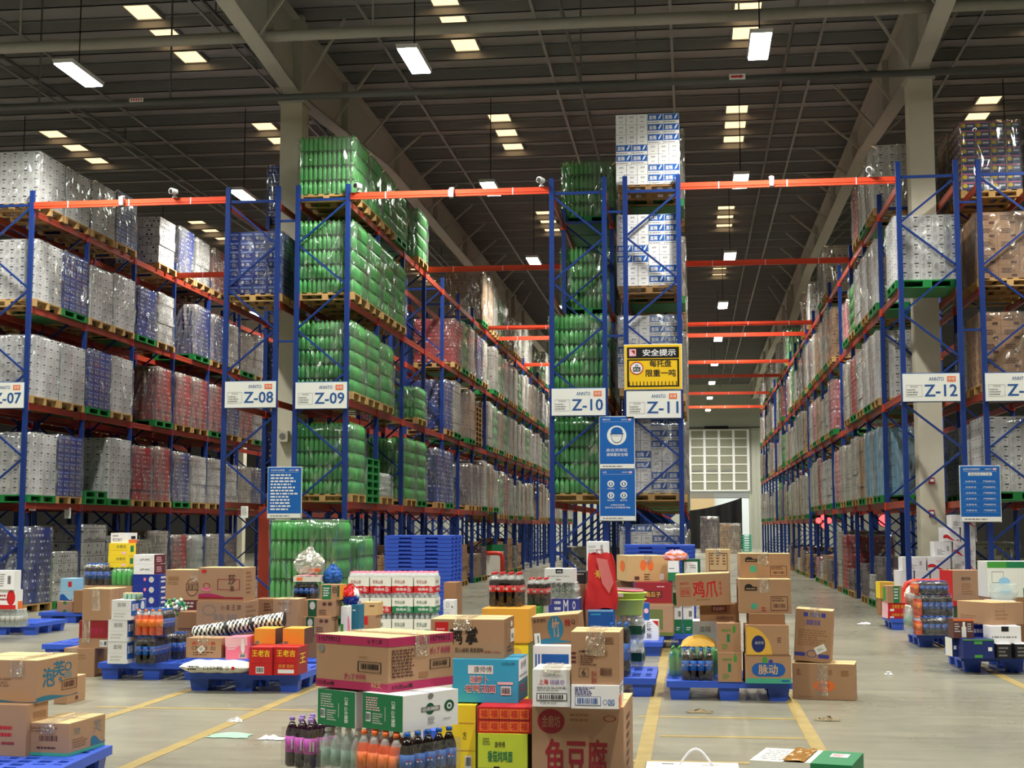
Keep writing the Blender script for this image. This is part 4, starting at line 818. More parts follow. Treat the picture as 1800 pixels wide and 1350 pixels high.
def printed_pack(key, label, px, py, Y, th, band, on=None, lv=None, nb=4):
    """water multipack in printed film: white above, a coloured band below, caps on top"""
    loc, lu, lv, h = corner(px, py, Y, th, on, None, lv); o = thing('water_multipack', label, 'bottle pack', loc, -radians(th), 'printed water packs in the stack')
    m = MB(); hh = h * 0.74
    def wob(P):
        for k in range(nb * 2):
            a, b = k / (nb * 2), (k + 1) / (nb * 2); ea, eb = 0.003 * abs(sin(a * nb * pi)), 0.003 * abs(sin(b * nb * pi)); c = 0.02 * sin(k * 1.7)
            m.face([P(a, 0, ea), P(b, 0, eb), P(b, 0.42 + c, eb), P(a, 0.42 + c, ea)], band, True); m.face([P(a, 0.42 + c, ea), P(b, 0.42 + c, eb), P(b, 1, eb * 0.4), P(a, 1, ea * 0.4)], 'offwhite', True)
        for q in (('t', 0.12, 0.58, 0.62, 0.82, 'dkred' if band == 'red' else 'dkgreen', '农夫山泉'), ('T', 0.2, 0.12, 0.7, 0.3, 'white', '饮用水'), ('l', 0.74, 0.06, 0.92, 0.36, 'white', 3)): print_on(m, P, q[0], *q[1:6], q[6], 0.0045)
    for P in ((lambda s, t, e: (-lu + s * lu, -e, t * hh)), (lambda s, t, e: (e, s * lv, t * hh)), (lambda s, t, e: (-s * lu, lv + e, t * hh)), (lambda s, t, e: (-lu - e, lv - s * lv, t * hh))): wob(P)
    m.build('printed_film', o); r = lu / nb / 2 * 0.95; nv = max(2, round(lv / (2 * r)))
    bt = ('pk', round(h, 3), band)
    if bt not in BM: BM[bt] = MB().lathe([(r, hh * 0.9, 'clear_bottle'), (r * 0.98, hh * 1.02, 'clear_bottle'), (r * 0.45, h * 0.93, 'clear_bottle'), (r * 0.45, h * 0.93, 'pink' if band == 'red' else 'white'), (r * 0.46, h, 'pink' if band == 'red' else 'white')], 'clear_bottle', 0, 0, 0, 8).mesh('bottle_neck')
    for a in range(nb):
        for b in range(nv): put(BM[bt], 'bottle_neck', o, (-lu + (a + 0.5) * lu / nb, (b + 0.5) * lv / nv, 0))
    TOPS[key] = loc[2] + h; return o
def deck_mesh(w, d, zt=0.06):
    m = MB(); t = 0.05
    m.box(-w / 2, 0, 0, w / 2, t, zt, 'pallet_blue'); m.box(-w / 2, d - t, 0, w / 2, d, zt, 'pallet_blue'); m.box(-w / 2, t, 0, -w / 2 + t, d - t, zt, 'pallet_blue'); m.box(w / 2 - t, t, 0, w / 2, d - t, zt, 'pallet_blue')
    for k in range(1, 9): x = -w / 2 + k * w / 9; m.box(x - 0.025, t, zt - 0.03, x + 0.025, d - t, zt, 'pallet_blue')
    for k in range(1, 8): y = k * d / 8; m.box(-w / 2 + t, y - 0.025, zt - 0.032, w / 2 - t, y + 0.025, zt - 0.001, 'pallet_blue')
    for fx in (-1, 0, 1):
        for fy in (0.1, d / 2, d - 0.1): x = fx * (w / 2 - 0.13); m.box(x - 0.12, fy - 0.09, zt - 0.02, x + 0.12, fy + 0.09, zt - 0.0005, 'pallet_blue')
    return m.mesh('deck')
_dk = {}
def blue_pallet(key, label, x0, x1, yb, d=1.0, w=None, rot=0, z=0.0, H=0.18, left=True):
    g0, g1 = ground(x0, yb, z), ground(x1, yb, z); Y = (g0[1] + g1[1]) / 2; ww = w or (g1[0] - g0[0]); xc = (g0[0] + ww / 2) if left else (g1[0] - ww / 2)
    return blue_pallet_at(key, label, xc, Y, ww, d, rot, z, H)
def blue_pallet_at(key, label, xc, Y, ww, d=1.0, rot=0, z=0.0, H=0.18):
    k = (round(ww, 2), d)
    if k not in _dk:
        f = MB(); f.box(-0.1, -0.075, 0, 0.1, 0.075, H - 0.06, 'pallet_blue', 0.016); _dk[k] = (deck_mesh(ww, d), f.mesh('foot'))
    o = thing('plastic_pallet', label, 'pallet', (xc, Y, z), radians(rot)); put(_dk[k][0], 'deck', o, (0, 0, H - 0.06))
    for fx in (-1, 0, 1):
        for fy in (0.1, d / 2, d - 0.1): put(_dk[k][1], 'foot', o, (fx * (ww / 2 - 0.13), fy, 0))
    TOPS[key] = z + H; return o
def nested_stack(n, label, xc, Y, w, d, ztop, pitch=0.066):
    """nine-footed pallets nested in each other: one deck above another"""
    mk = MB(); mk.box(-w / 2 + 0.05, 0.05, 0.0, w / 2 - 0.05, d - 0.05, pitch - 0.006, 'pallet_blue')
    mk.box(-w / 2, 0, pitch - 0.036, w / 2, d, pitch - 0.002, 'pallet_blue')
    for fx in (-1, 0, 1): x = fx * (w / 2 - 0.13); mk.box(x - 0.12, -0.008, 0.004, x + 0.12, 0.1, pitch - 0.004, 'pallet_blue', 0.006)
    for fy in (0.05, d / 2 - 0.09, d - 0.23): mk.box(w / 2 - 0.1, fy, 0.004, w / 2 + 0.008, fy + 0.18, pitch - 0.004, 'pallet_blue', 0.004)
    me = mk.mesh('plastic_pallet')
    for k in range(n):
        z = ztop - (k + 1) * pitch
        if z < 0: break
        tag(put(me, 'plastic_pallet', None, (xc + RND.uniform(-0.006, 0.006), Y + RND.uniform(-0.006, 0.006), z)), 'blue plastic pallet nested in %s, %s from the top' % (label, nth(k)), 'pallet', 'nested blue pallets in %s' % label)

# ---- near left corner
blue_pallet_at('pA', 'blue grid pallet in the near left corner under open brown cartons', ground(190, 1322, 0.18)[0] - 0.62, ground(190, 1322, 0.18)[1] - 0.75, 1.2, 1.0, 4)
A = carton('a3', 'brown_carton', 'brown carton with pale teal base stripe on the near left blue pallet', 'box', (47, 121, 184), (1272, 1330), None, 4, 'kraft', [('F', 'r', 0, 0, 1, 0.10, 'mint'), ('S', 'r', 0, 0, 1, 0.10, 'mint'), ('F', 'b', 0.26, 0.42, 0.76, 0.64, 'brown', 'none'), ('F', 'l', 0.1, 0.72, 0.95, 0.9, 'kraft_dark', 2), ('F', 'l', 0.25, 0.2, 0.75, 0.3, 'brown', 1), ('S', 'wave', 0.6, 0.12, 1, 0.42, 'teal'), ('S', 't', 0.1, 0.62, 0.3, 0.82, 'grey', '泡'), ('S', 't', 0.65, 0.5, 0.9, 0.9, 'grey', '芙'), ('S', 'l', 0.1, 0.2, 0.5, 0.5, 'kraft_dark', 4)], 'pA', tape=('F', 0.5, 0.32), flap='kraft_flap')
carton('a2', 'brown_carton', 'tall plain carton with faint red print under the near left puff carton', 'box', (-20, 46, 99), (1240, 1330), None, 4, 'kraft', [('F', 'l', 0.3, 0.35, 0.8, 0.62, 'red', 2), ('F', 'l', 0.35, 0.2, 0.75, 0.3, 'dkred', 1), ('S', 't', 0.3, 0.7, 0.9, 0.85, 'kraft_dark', '轻拿轻放')], 'pA', lv=0.27)
A = carton('a1', 'puff_carton', 'brown carton with big teal brush lettering and wavy base, near left', 'box', (-60, 65, 136), (1161, 1237), None, 4, 'kraft', [('F', 'wave', 0, 0.02, 1, 0.11, 'teal'), ('S', 'wave', 0, 0.02, 1, 0.14, 'teal'), ('S', 'T', 0.13, 0.34, 0.42, 0.78, 'teal', '泡'), ('S', 'T', 0.38, 0.52, 0.66, 0.9, 'teal', '芙'), ('S', 'ring', 0.66, 0.62, 0.84, 0.84, 'teal', '0.7'), ('S', 't', 0.52, 0.36, 0.6, 0.52, 'teal', '9'), ('S', 'r', 0.65, 0.46, 0.85, 0.6, 'grey'), ('S', 'b', 0.62, 0.2, 0.96, 0.4, 'brown', 'none'), ('S', 'f', 0.60, 0.18, 0.98, 0.42, 'brown'), ('F', 'l', 0.1, 0.3, 0.7, 0.6, 'kraft_dark', 4)], 'a2', tape=('F', 0.72, 0.4), flap='kraft_flap')
carton('a4', 'brown_carton', 'small brown carton on the floor behind the near left cartons', 'box', (95, 118, 150), (1192, 1238), None, 3, 'kraft', [('S', 'l', 0.1, 0.3, 0.6, 0.8, 'kraft_dark', 4), ('S', 'r', 0.45, 0.1, 0.6, 0.24, 'brown')], 'floor', flap='kraft_flap')
# ---- pallet with the tissue cartons, behind it on the left
blue_pallet('pL1', 'blue pallet under the white tissue cartons and orange soda pack', 167, 322, 1195, 1.1, 1.2)
blue_pallet_at('pL1b', 'blue pallet behind the tissue carton pallet holding yellow boxes', -7.6, 17.3, 1.2, 1.1)
TISS = [('F', 't', 0.3, 0.66, 0.75, 0.86, 'grey', '直隔'), ('F', 'l', 0.15, 0.1, 0.85, 0.38, 'pale', 2), ('F', 'r', 0.0, 0.47, 1, 0.48, 'pale'), ('S', 'r', 0.05, 0.2, 0.98, 0.95, 'blue'), ('S', 'T', 0.1, 0.45, 0.5, 0.8, 'white', '直隔'), ('S', 'ring', 0.66, 0.35, 0.9, 0.9, 'white', '0.1')]
carton('t1', 'tissue_carton', 'white tissue carton at the bottom of the stack of three on left pallet', 'box', (189, 222, 243), (1128, 1167), None, 2, 'white', TISS, 'pL1')
carton('t2', 'tissue_carton', 'white tissue carton in the middle of the stack of three on left pallet', 'box', (190, 223, 244), (1090, 1128), None, 2, 'white', TISS, 't1')
carton('t3', 'tissue_carton', 'white tissue carton with blue side on top of the stack of three', 'box', (196, 229, 256), (1055, 1090), None, 2, 'white', TISS, 't2')
pack('pp1', 'shrink wrapped cola bottle pack on left pallet under the orange pack', (236, 272, 300), (1118, 1167), None, 3, 'pepsi', 3, 6, 'pL1', hole=True)
pack('pp2', 'shrink wrapped pack of orange soda on top of the left cola pack', (235, 284, 310), (1071, 1118), None, 3, 'pepsi', 4, 5, 'pp1', hole=True, front=('orange', 1, 'v'))
pack('pp3', 'cola bottle pack at the back right of the tissue carton pallet', (290, 318, 336), (1112, 1160), None, 3, 'pepsi', 3, 3, 'pL1')
carton('l1', 'brown_carton', 'brown carton on floor left of the tissue carton pallet', 'box', (112, 166, 190), (1140, 1190), None, 3, 'kraft', [('F', 'l', 0.3, 0.6, 0.8, 0.8, 'kraft_dark', 2)], 'floor', tape=('F', 0.3, 0.3), side='kraft_dark')
A = carton('l2', 'red_band_carton', 'brown carton with broad dark red band and barcode label, left side', 'box', (139, 190, 205), (1091, 1140), None, 3, 'kraft', [('F', 'r', 0, 0.36, 1, 1, 'dkred'), ('F', 't', 0.15, 0.52, 0.85, 0.74, 'crimson', '红枣饼干'), ('S', 'r', 0, 0.36, 1, 1, 'dkred')], 'l1', tape=('F', 0.25, 0.8))
lu, lv, h = dims(A); sticker(A, (lu, lv, h), 'U', 0.72, 0.06, 0.98, 0.30, [('b', 0.55, 0.1, 0.95, 0.9, 'ink', 'none'), ('l', 0.05, 0.2, 0.45, 0.8, 'grey', 3)])
carton('l3', 'brown_carton', 'plain brown carton on top of the red banded carton', 'box', (145, 193, 222), (1035, 1091), None, 4, 'kraft', [('S', 'r', 0.3, 0, 0.32, 1, 'kraft_dark'), ('S', 'r', 0.55, 0, 0.57, 1, 'kraft_dark')], 'l2', tape=('F', 0.5, 0.7), flap='kraft_flap')
for i, (a, b) in enumerate(((1065, 1088), (1046, 1065), (1028, 1046), (1010, 1028))):
    k = 'bc%d' % i; carton(k, 'milk_case', 'dark blue drink carton, %s from the bottom of stack under white maroon boxes' % nth(i), 'box', (233, 279, 287), (a, b), 17.4, 3, 'navy2', [('F', 'o', 0.42, 0.35, 0.52, 0.7, 'pink'), ('F', 'o', 0.62, 0.2, 0.82, 0.8, 'pale'), ('S', 'l', 0.2, 0.1, 0.8, 0.9, 'white', 2)], 'bc%d' % (i - 1) if i else 'pL1b', lv=0.32)
for i, (a, b) in enumerate(((992, 1010), (975, 992))):
    carton('wm%d' % i, 'white_maroon_box', 'white box with maroon end on blue cartons, %s one' % ('lower', 'upper')[i], 'box', (235, 271, 281), (a, b), 17.4, 3, 'white', [('F', 't', 0.3, 0.35, 0.75, 0.6, 'ink', '泸州'), ('F', 'f', 0.82, 0.35, 0.92, 0.65, 'ink'), ('S', 'l', 0.2, 0.2, 0.8, 0.8, 'palepink', 3)], 'wm0' if i else 'bc3', lv=0.34, side='maroon')
carton('bk0', 'brown_carton', 'brown carton under the green bottle pack behind the left cartons', 'box', (147, 232, 236), (1030, 1090), 17.45, 2, 'kraft', [], 'pL1b', lv=0.5)
pack('pp4', 'cola bottle pack left of the green bottle pack, upper left of floor goods', (147, 192, 196), (990, 1030), 17.5, 2, 'pepsi', 4, 3, 'bk0', lv=0.24)
pack('gp1', 'green soda bottle pack under the yellow boxes on the left', (194, 231, 235), (998, 1030), 17.5, 2, 'green', 4, 3, 'bk0', lv=0.24, hole=True)
for i, (a, b, x) in enumerate(((977, 998, 190), (955, 976, 191))):
    carton('yb%d' % i, 'yellow_box', 'bright yellow carton above the green bottles, %s of two' % ('lower', 'upper')[i], 'box', (x, x + 34, x + 48), (a, b), 17.55, 3, 'yellow', [('F', 't', 0.4, 0.6, 0.9, 0.88, 'olive', '冰菊花'), ('F', 'o', 0.68, 0.08, 0.92, 0.34, 'palepink'), ('F', 'r', 0, 0.44, 1, 0.46, 'gold'), ('S', 'r', 0.3, 0.3, 0.7, 0.8, 'green')], 'yb0' if i else 'gp1')
carton('wo', 'white_orange_box', 'white and orange box on top of the yellow boxes', 'box', (195, 226, 241), (937, 954), 17.6, 3, 'white', [('F', 't', 0.1, 0.15, 0.65, 0.5, 'violet', '苏打饼干'), ('F', 'l', 0.1, 0.6, 0.5, 0.85, 'grey', 1), ('S', 'r', 0, 0, 1, 0.35, 'orange'), ('S', 'r', 0.3, 0.4, 0.8, 0.7, 'ink')], 'yb1')
m = MB()
for a in range(4):
    for b in range(2): m.lathe([(0.024, 0, 'scrap_green'), (0.024, 0.06, 'kraft_pale'), (0.02, 0.07, 'pale')], 'lime', a * 0.052, b * 0.052, 0, 10)
p = at(229, 1057, 15.12); tag(m.build('can_tray', None, (p[0] - 0.05, 15.1, TOPS['t3'] + 0.003)), 'tray of small pale green cans on top of the tissue cartons', 'cans')
# ---- far left pallets
blue_pallet('pF', 'blue pallet on far left floor under the mountain picture carton', 65, 142, 1095, 1.0, 1.15)
carton('f1', 'brown_carton', 'small brown carton with green marks on the far left blue pallet', 'box', (100, 128, 132), (1057, 1076), None, 2, 'kraft', [('F', 'r', 0.4, 0.7, 0.6, 1, 'green'), ('F', 'r', 0.4, 0, 0.6, 0.2, 'green')], 'pF', lv=0.3)
carton('f2', 'brown_carton', 'narrow brown carton behind the mountain picture carton', 'box', (129, 143, 146), (1038, 1077), None, 2, 'kraft_dark', [], 'pF', lv=0.3)
carton('f3', 'mountain_carton', 'light blue carton with snowy mountain picture, far left', 'box', (106, 128, 147), (1017, 1052), 23.9, 10, 'sky', [('F', 'wave', 0, 0, 1, 0.3, 'blue'), ('S', 'wave', 0, 0, 1, 0.25, 'white'), ('F', 'r', 0.62, 0.62, 0.9, 0.86, 'red'), ('F', 'l', 0.15, 0.32, 0.9, 0.5, 'pale', 2)], 'f1')
blue_pallet('pE', 'blue pallet at the far left picture edge under water bottles', -70, 62, 1116, 1.1, 1.2)
pack('wb1', 'clear water bottle pack at left picture edge under the red white box', (-26, 33, 36), (1071, 1103), None, 2, 'water', 7, 4, 'pE', lv=0.3)
carton('wr', 'red_white_box', 'red and white box over the water bottles at left edge', 'box', (-30, 28, 40), (1037, 1071), None, 3, 'white', [('F', 'r', 0, 0, 1, 0.22, 'red'), ('F', 'o', 0.72, 0.2, 0.98, 0.98, 'red'), ('F', 'l', 0.5, 0.4, 0.8, 0.8, 'dkred', 2), ('S', 'r', 0.3, 0, 1, 0.4, 'orange')], 'wb1')
carton('wp', 'white_pink_box', 'white carton with pink swoosh and barcode at left edge, topmost', 'box', (-30, 25, 37), (1003, 1037), None, 3, 'white', [('F', 'b', 0.78, 0.2, 0.9, 0.8, 'ink', 'none'), ('F', 'wave', 0, 0.05, 0.5, 0.5, 'crimson'), ('F', 'l', 0.55, 0.15, 0.72, 0.85, 'grey', 6)], 'wr')
# ---- pallet with the red drink boxes, left of centre
blue_pallet('pL2', 'blue pallet under the red herbal drink boxes and white sack', 322, 530, 1216, 1.1, 1.2)
g = ground(433, 1188, TOPS['pL2']); g2 = ground(305, 1188, TOPS['pL2']); sl = g[0] - g2[0]
m = MB(); R = random.Random(3)
def sack(u, v):
    x = u * sl; e = min(1, 6 * u, 6 * (1 - u)) ** 0.5; a = 2 * pi * v; return (x, 0.2 - cos(a) * 0.17 * (0.75 + 0.25 * e), 0.068 + sin(a) * 0.064 * e + 0.004 * sin(u * 25 + v * 9))
m.grid(sack, 26, 16, 'offwhite')
P = lambda s, t, e: (s * sl, 0.028 - e - 0.1 * (t - 0.5) ** 2, 0.135 * t)
for q in (('l', 0.15, 0.3, 0.33, 0.7, 'ink', 2), ('t', 0.38, 0.35, 0.66, 0.65, 'ink', '白砂糖'), ('ring', 0.70, 0.35, 0.74, 0.65, 'ink', '0.7'), ('o', 0.78, 0.36, 0.83, 0.64, 'red'), ('ring', 0.88, 0.36, 0.93, 0.62, 'grey', '0.8')): print_on(m, P, q[0], *q[1:6], q[6] if len(q) > 6 else None, 0.006)
tag(m.build('sugar_sack', None, (g2[0], g[1] - 0.02, TOPS['pL2'] + 0.004)), 'white printed sack lying along the front of the left centre pallet', 'sack'); TOPS['sack'] = TOPS['pL2'] + 0.137
A = carton('k02', 'brown_carton', 'brown carton marked 02 lying on the white sack', 'box', (327, 389, 396), (1122, 1164), 14.3, 2, 'kraft', [('F', 't', 0.15, 0.64, 0.85, 0.82, 'red', '香辣小食'), ('F', 't', 0.16, 0.4, 0.84, 0.58, 'ink', 'CP  2 3  02'), ('F', 'l', 0.2, 0.1, 0.8, 0.32, 'brown', 2)], 'sack', lv=0.27, tape=('F', 0.48, 0.35))
lu, lv, h = dims(A); sticker(A, (lu, lv, h), 'U', 0.34, 0.3, 0.52, 0.56, [('b', 0.2, 0.1, 0.9, 0.9, 'grey', 'none')], 40)
carton('pk', 'pink_box', 'pink box with white bottle drawing leaning by the brown 02 carton', 'box', (397, 436, 440), (1119, 1165), 14.26, 2, 'pink', [('F', 'r', 0, 0.6, 1, 1, 'palepink'), ('F', 'l', 0.1, 0.42, 0.65, 0.62, 'white', 2), ('F', 'o', 0.7, 0.25, 0.88, 0.75, 'white'), ('F', 'r', 0.74, 0.7, 0.84, 0.9, 'white'), ('F', 'b', 0.62, 0.04, 0.92, 0.24, 'ink')], 'sack', lv=0.3, tilt=-3)
for i, (a, b) in enumerate(((438, 478), (481, 523))):
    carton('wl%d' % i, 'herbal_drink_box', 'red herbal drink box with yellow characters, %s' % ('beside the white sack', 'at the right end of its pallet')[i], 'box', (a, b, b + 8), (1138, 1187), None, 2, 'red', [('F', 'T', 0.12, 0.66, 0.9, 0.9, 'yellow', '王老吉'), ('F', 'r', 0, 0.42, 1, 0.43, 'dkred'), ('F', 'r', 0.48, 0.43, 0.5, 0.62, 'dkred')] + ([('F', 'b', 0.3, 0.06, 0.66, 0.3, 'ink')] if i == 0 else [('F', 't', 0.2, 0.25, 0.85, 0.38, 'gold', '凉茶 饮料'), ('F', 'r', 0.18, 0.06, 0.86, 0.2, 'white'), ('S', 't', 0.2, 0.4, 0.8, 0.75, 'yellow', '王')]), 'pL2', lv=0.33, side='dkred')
for i, (a, b) in enumerate(((447, 484), (497, 535))):
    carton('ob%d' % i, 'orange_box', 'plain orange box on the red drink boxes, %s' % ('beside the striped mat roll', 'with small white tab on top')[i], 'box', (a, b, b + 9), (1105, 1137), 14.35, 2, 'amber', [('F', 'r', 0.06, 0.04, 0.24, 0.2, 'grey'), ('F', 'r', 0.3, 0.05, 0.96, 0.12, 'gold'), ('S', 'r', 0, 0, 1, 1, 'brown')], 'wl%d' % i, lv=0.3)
# black and white woven mats, rolled and tied
o = thing('rolled_mat', 'black and white striped woven mat roll tied with black straps', 'mat', at(340, 1112, 14.75)); q0 = at(340, 1112, 14.75)
for (xa, ya, xb, yb, r, Yo) in ((341, 1113, 500, 1090, 0.075, 0.0), (352, 1110, 500, 1086, 0.065, 0.16)):
    a, b = at(xa, ya, 14.75 + Yo), at(xb, yb, 14.75 + Yo); n = 84; m = MB(); mm = 12; i0 = len(m.v)
    for k in range(n + 1):
        t = k / n; c = [a[j] + (b[j] - a[j]) * t - q0[j] for j in range(3)]
        for j in range(mm): w = 2 * pi * j / mm; m.v.append((c[0], c[1] + r * cos(w), c[2] + r * sin(w)))
    for k in range(n):
        for j in range(mm): m.f.append((i0 + k * mm + j, i0 + (k + 1) * mm + j, i0 + (k + 1) * mm + (j + 1) % mm, i0 + k * mm + (j + 1) % mm)); m.m.append('offwhite' if (k + abs((j % 6) - 3)) % 4 < 2 + (j < 6 and k % 3 == 0) else 'ink'); m.smooth.append(True)
    for e in (0, n): m.f.append(tuple(i0 + e * mm + j for j in range(mm))); m.m.append('ink'); m.smooth.append(False)
    m.build('woven_roll', o)
    for t in (0.38, 0.66): c = [a[j] + (b[j] - a[j]) * t - q0[j] for j in range(3)]; s = MB(); s.tube([(c[0] - 0.016, c[1], c[2] - 0.006), (c[0] + 0.016, c[1], c[2] + 0.006)], r + 0.006, 'black_plastic', 12); s.build('strap', o)
# cartons behind that pallet
blue_pallet_at('pL3', 'blue pallet hidden behind the striped mat under cake cartons', -4.68, 15.5, 1.2, 1.0)
carton('ck1', 'brown_carton', 'brown carton with grey oval mark under the cake carton', 'box', (345, 430, 454), (1058, 1112), 15.7, 4, 'kraft', [('F', 'ring', 0.12, 0.55, 0.4, 0.9, 'grey', '0.85'), ('F', 't', 0.5, 0.72, 0.92, 0.9, 'brown', '小 麦 王 牌'), ('F', 't', 0.35, 0.4, 0.85, 0.6, 'grey', '食品 有限'), ('F', 'r', 0, 0, 1, 0.12, 'dkred'), ('S', 'l', 0.1, 0.3, 0.8, 0.9, 'kraft_dark', 4)], None)
carton('ck2', 'cake_carton', 'brown carton with a cupcake drawing and pink wave', 'box', (349, 428, 449), (998, 1057), 15.72, 4, 'kraft', [('F', 'wave', 0, 0.07, 1, 0.24, 'crimson'), ('F', 'r', 0, 0.07, 1, 0.13, 'dkred'), ('F', 'o', 0.08, 0.3, 0.28, 0.42, 'pink'), ('F', 'ring', 0.1, 0.36, 0.26, 0.55, 'dkred', '0.8'), ('F', 'f', 0.42, 0.34, 0.92, 0.66, 'dkred'), ('F', 'T', 0.66, 0.5, 0.82, 0.8, 'brown', '莎'), ('F', 'T', 0.7, 0.3, 0.8, 0.46, 'brown', '麦'), ('F', 'o', 0.06, 0.84, 0.18, 0.94, 'red'), ('S', 'l', 0.2, 0.2, 0.8, 0.9, 'kraft_dark', 6)], 'ck1', flap='kraft_flap')
carton('rd0', 'drink_tray', 'tray of small drink cartons under the round seal carton', 'box', (296, 346, 349), (1055, 1078), 16.62, 4, 'maroon', [('F', 'l', 0.05, 0.4, 0.95, 0.9, 'pale', 2)], None, lv=0.36)
A = carton('rd', 'brown_carton', 'brown carton with black round seal left of the cake carton', 'box', (291, 349, 352), (1002, 1055), 16.64, 4, 'kraft', [('F', 'ring', 0.62, 0.12, 1.0, 0.72, 'brown', '0.9'), ('F', 't', 0.66, 0.34, 0.97, 0.5, 'ink', '老麦记'), ('F', 'r', 0.62, 0.32, 1.0, 0.34, 'brown'), ('F', 'r', 0.62, 0.52, 1.0, 0.54, 'brown'), ('F', 'r', 0.08, 0.66, 0.4, 0.78, 'kraft_dark'), ('F', 'l', 0.08, 0.5, 0.4, 0.62, 'kraft_dark', 2)], 'rd0', lv=0.36, tape=('F', 0.88, 0.4), flap='kraft_flap')
carton('rdb', 'brown_carton', 'dark open carton in shade below the round seal carton', 'box', (313, 345, 348), (1076, 1106), 16.0, 3, 'kraft_dark', [('F', 'r', 0.05, 0.02, 1, 0.06, 'brown')], None, lv=0.3)
m = MB(); R = random.Random(5); q = at(323, 1078, 16.2)
for k in range(60): x, y, z = R.uniform(-0.14, 0.16), R.uniform(-0.05, 0.1), R.uniform(-0.02, 0.16); s = R.uniform(0.012, 0.03); m.lathe([(s * 0.6, -s, None), (s, 0, None), (s * 0.5, s, None)], R.choice(('white', 'offwhite', 'leaf', 'mint')), x, y, z, 6)
tag(m.build('snack_bag', None, (q[0] - 0.16, q[1] + 0.02, q[2])), 'white and leafy green speckled snack bag by the cake carton', 'bag')
carton('kr', 'brown_carton', 'brown carton wound with clear tape right of the cake carton', 'box', (480, 523, 531), (1053, 1102), 15.75, 4, 'kraft', [('F', 'l', 0.2, 0.78, 0.8, 0.9, 'kraft_dark', 1)], None, lv=0.3, tape=('F', 0.5, 0.5), flap='kraft_flap')
carton('kb', 'brown_carton', 'brown carton with a green strip between the cake carton and taped carton', 'box', (446, 482, 484), (1053, 1084), 16.6, 4, 'kraft_dark', [('F', 'r', 0.06, 0.3, 0.16, 0.9, 'leaf'), ('F', 'l', 0.5, 0.3, 0.9, 0.8, 'brown', 3)], None, lv=0.3)
SHD = [('F', 'r', 0.14, 0, 0.42, 1, 'dkgreen'), ('F', 'o', 0.19, 0.42, 0.37, 0.9, 'pale'), ('F', 'o', 0.6, 0.66, 0.74, 0.88, 'brown'), ('F', 'o', 0.78, 0.66, 0.92, 0.88, 'brown'), ('F', 'l', 0.5, 0.1, 0.75, 0.45, 'brown', 3)]
carton('sh0', 'shield_carton', 'brown carton with white shield on green stripe, lower one', 'box', (531, 581, 590), (1085, 1115), 15.9, 3, 'kraft', SHD, None, lv=0.3)
carton('sh1', 'shield_carton', 'brown carton with white shield on green stripe, upper one', 'box', (534, 588, 598), (1055, 1084), 15.95, 3, 'kraft', SHD, 'sh0', lv=0.3)
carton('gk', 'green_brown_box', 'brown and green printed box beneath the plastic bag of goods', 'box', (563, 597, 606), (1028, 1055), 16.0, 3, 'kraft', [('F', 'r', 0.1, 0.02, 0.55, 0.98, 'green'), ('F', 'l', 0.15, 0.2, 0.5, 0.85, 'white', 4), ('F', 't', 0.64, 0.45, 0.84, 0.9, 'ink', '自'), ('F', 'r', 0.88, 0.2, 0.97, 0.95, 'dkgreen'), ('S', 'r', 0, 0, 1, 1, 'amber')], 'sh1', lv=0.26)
pack('ps', 'small wrapped cola pack under the white plastic bag', (515, 552, 562), (1023, 1053), 16.15, 3, 'pepsi', 4, 3, None, lv=0.2, hole=True)
m = MB(); p = at(541, 1022, 16.2); R = random.Random(9)
m.grid(lambda u, v: ((u - 0.5) * 0.32, (v - 0.5) * 0.2, 0.06 + 0.03 * sin(pi * u) * sin(pi * v) + R.uniform(0, 0.008)), 12, 8, 'palepink'); m.box(-0.16, -0.1, 0.0, 0.16, 0.1, 0.06, 'offwhite'); m.box(-0.12, -0.103, 0.015, -0.05, -0.1, 0.05, 'orange')
tag(m.build('cake_packet', None, (p[0], 16.25, TOPS['ps'] + 0.001)), 'pale film packet of cakes between the cola pack and plastic bag', 'packet'); TOPS['cp'] = TOPS['ps'] + 0.09
def bag_mesh(w, d, h, key, seed, pinch=0.85):
    R = random.Random(seed); m = MB(); ph = [R.uniform(0, 6) for _ in range(6)]
    def f(u, v):
        a = 2 * pi * u; k = (sin(pi * (0.18 + 0.74 * v)) ** 0.7) * (1 - 0.55 * max(0, v - 0.55) * pinch * 2); k *= 1 + 0.10 * sin(5 * a + ph[0] + 3 * v) + 0.06 * sin(9 * a + ph[1] - 5 * v)
        return (cos(a) * w / 2 * k, sin(a) * d / 2 * k, h * v + 0.01 * sin(7 * a + ph[2]))
    m.grid(f, 28, 12, key)
    m.v = [(x + R.uniform(-0.008, 0.008), y + R.uniform(-0.008, 0.008), max(0, z + R.uniform(-0.008, 0.008))) for x, y, z in m.v]; m.smooth = [False] * len(m.f); return m
p = at(542, 1012, 16.25); o = thing('plastic_bag', 'translucent white carrier bag of goods tied at the top', 'bag', (p[0], 16.25, TOPS['cp'] + 0.004)); film_mat('carrier', 0.25, 0.5, (244, 244, 236), 0.25, 6.0, 0.5)
bag_mesh(0.36, 0.26, 0.27, 'carrier', 2, 0.7).build('bag_skin', o); bag_mesh(0.08, 0.06, 0.07, 'carrier', 4, 0.2).build('bag_knot', o, (0.02, 0, 0.24)); m = MB(); m.box(0.02, -0.08, 0.02, 0.14, 0.06, 0.06, 'orange'); m.box(-0.1, -0.06, 0.02, 0.0, 0.06, 0.08, 'offwhite'); m.build('bag_contents', o)
p = at(585, 1005, 16.3); bm = bag_mesh(0.22, 0.16, 0.22, 'blue', 6); tag(bm.build('blue_bag', None, (p[0], 16.3, TOPS['gk'] + 0.004)), 'shiny blue snack bag on the green printed box', 'bag')
bm = bag_mesh(0.2, 0.16, 0.24, 'red', 8); 
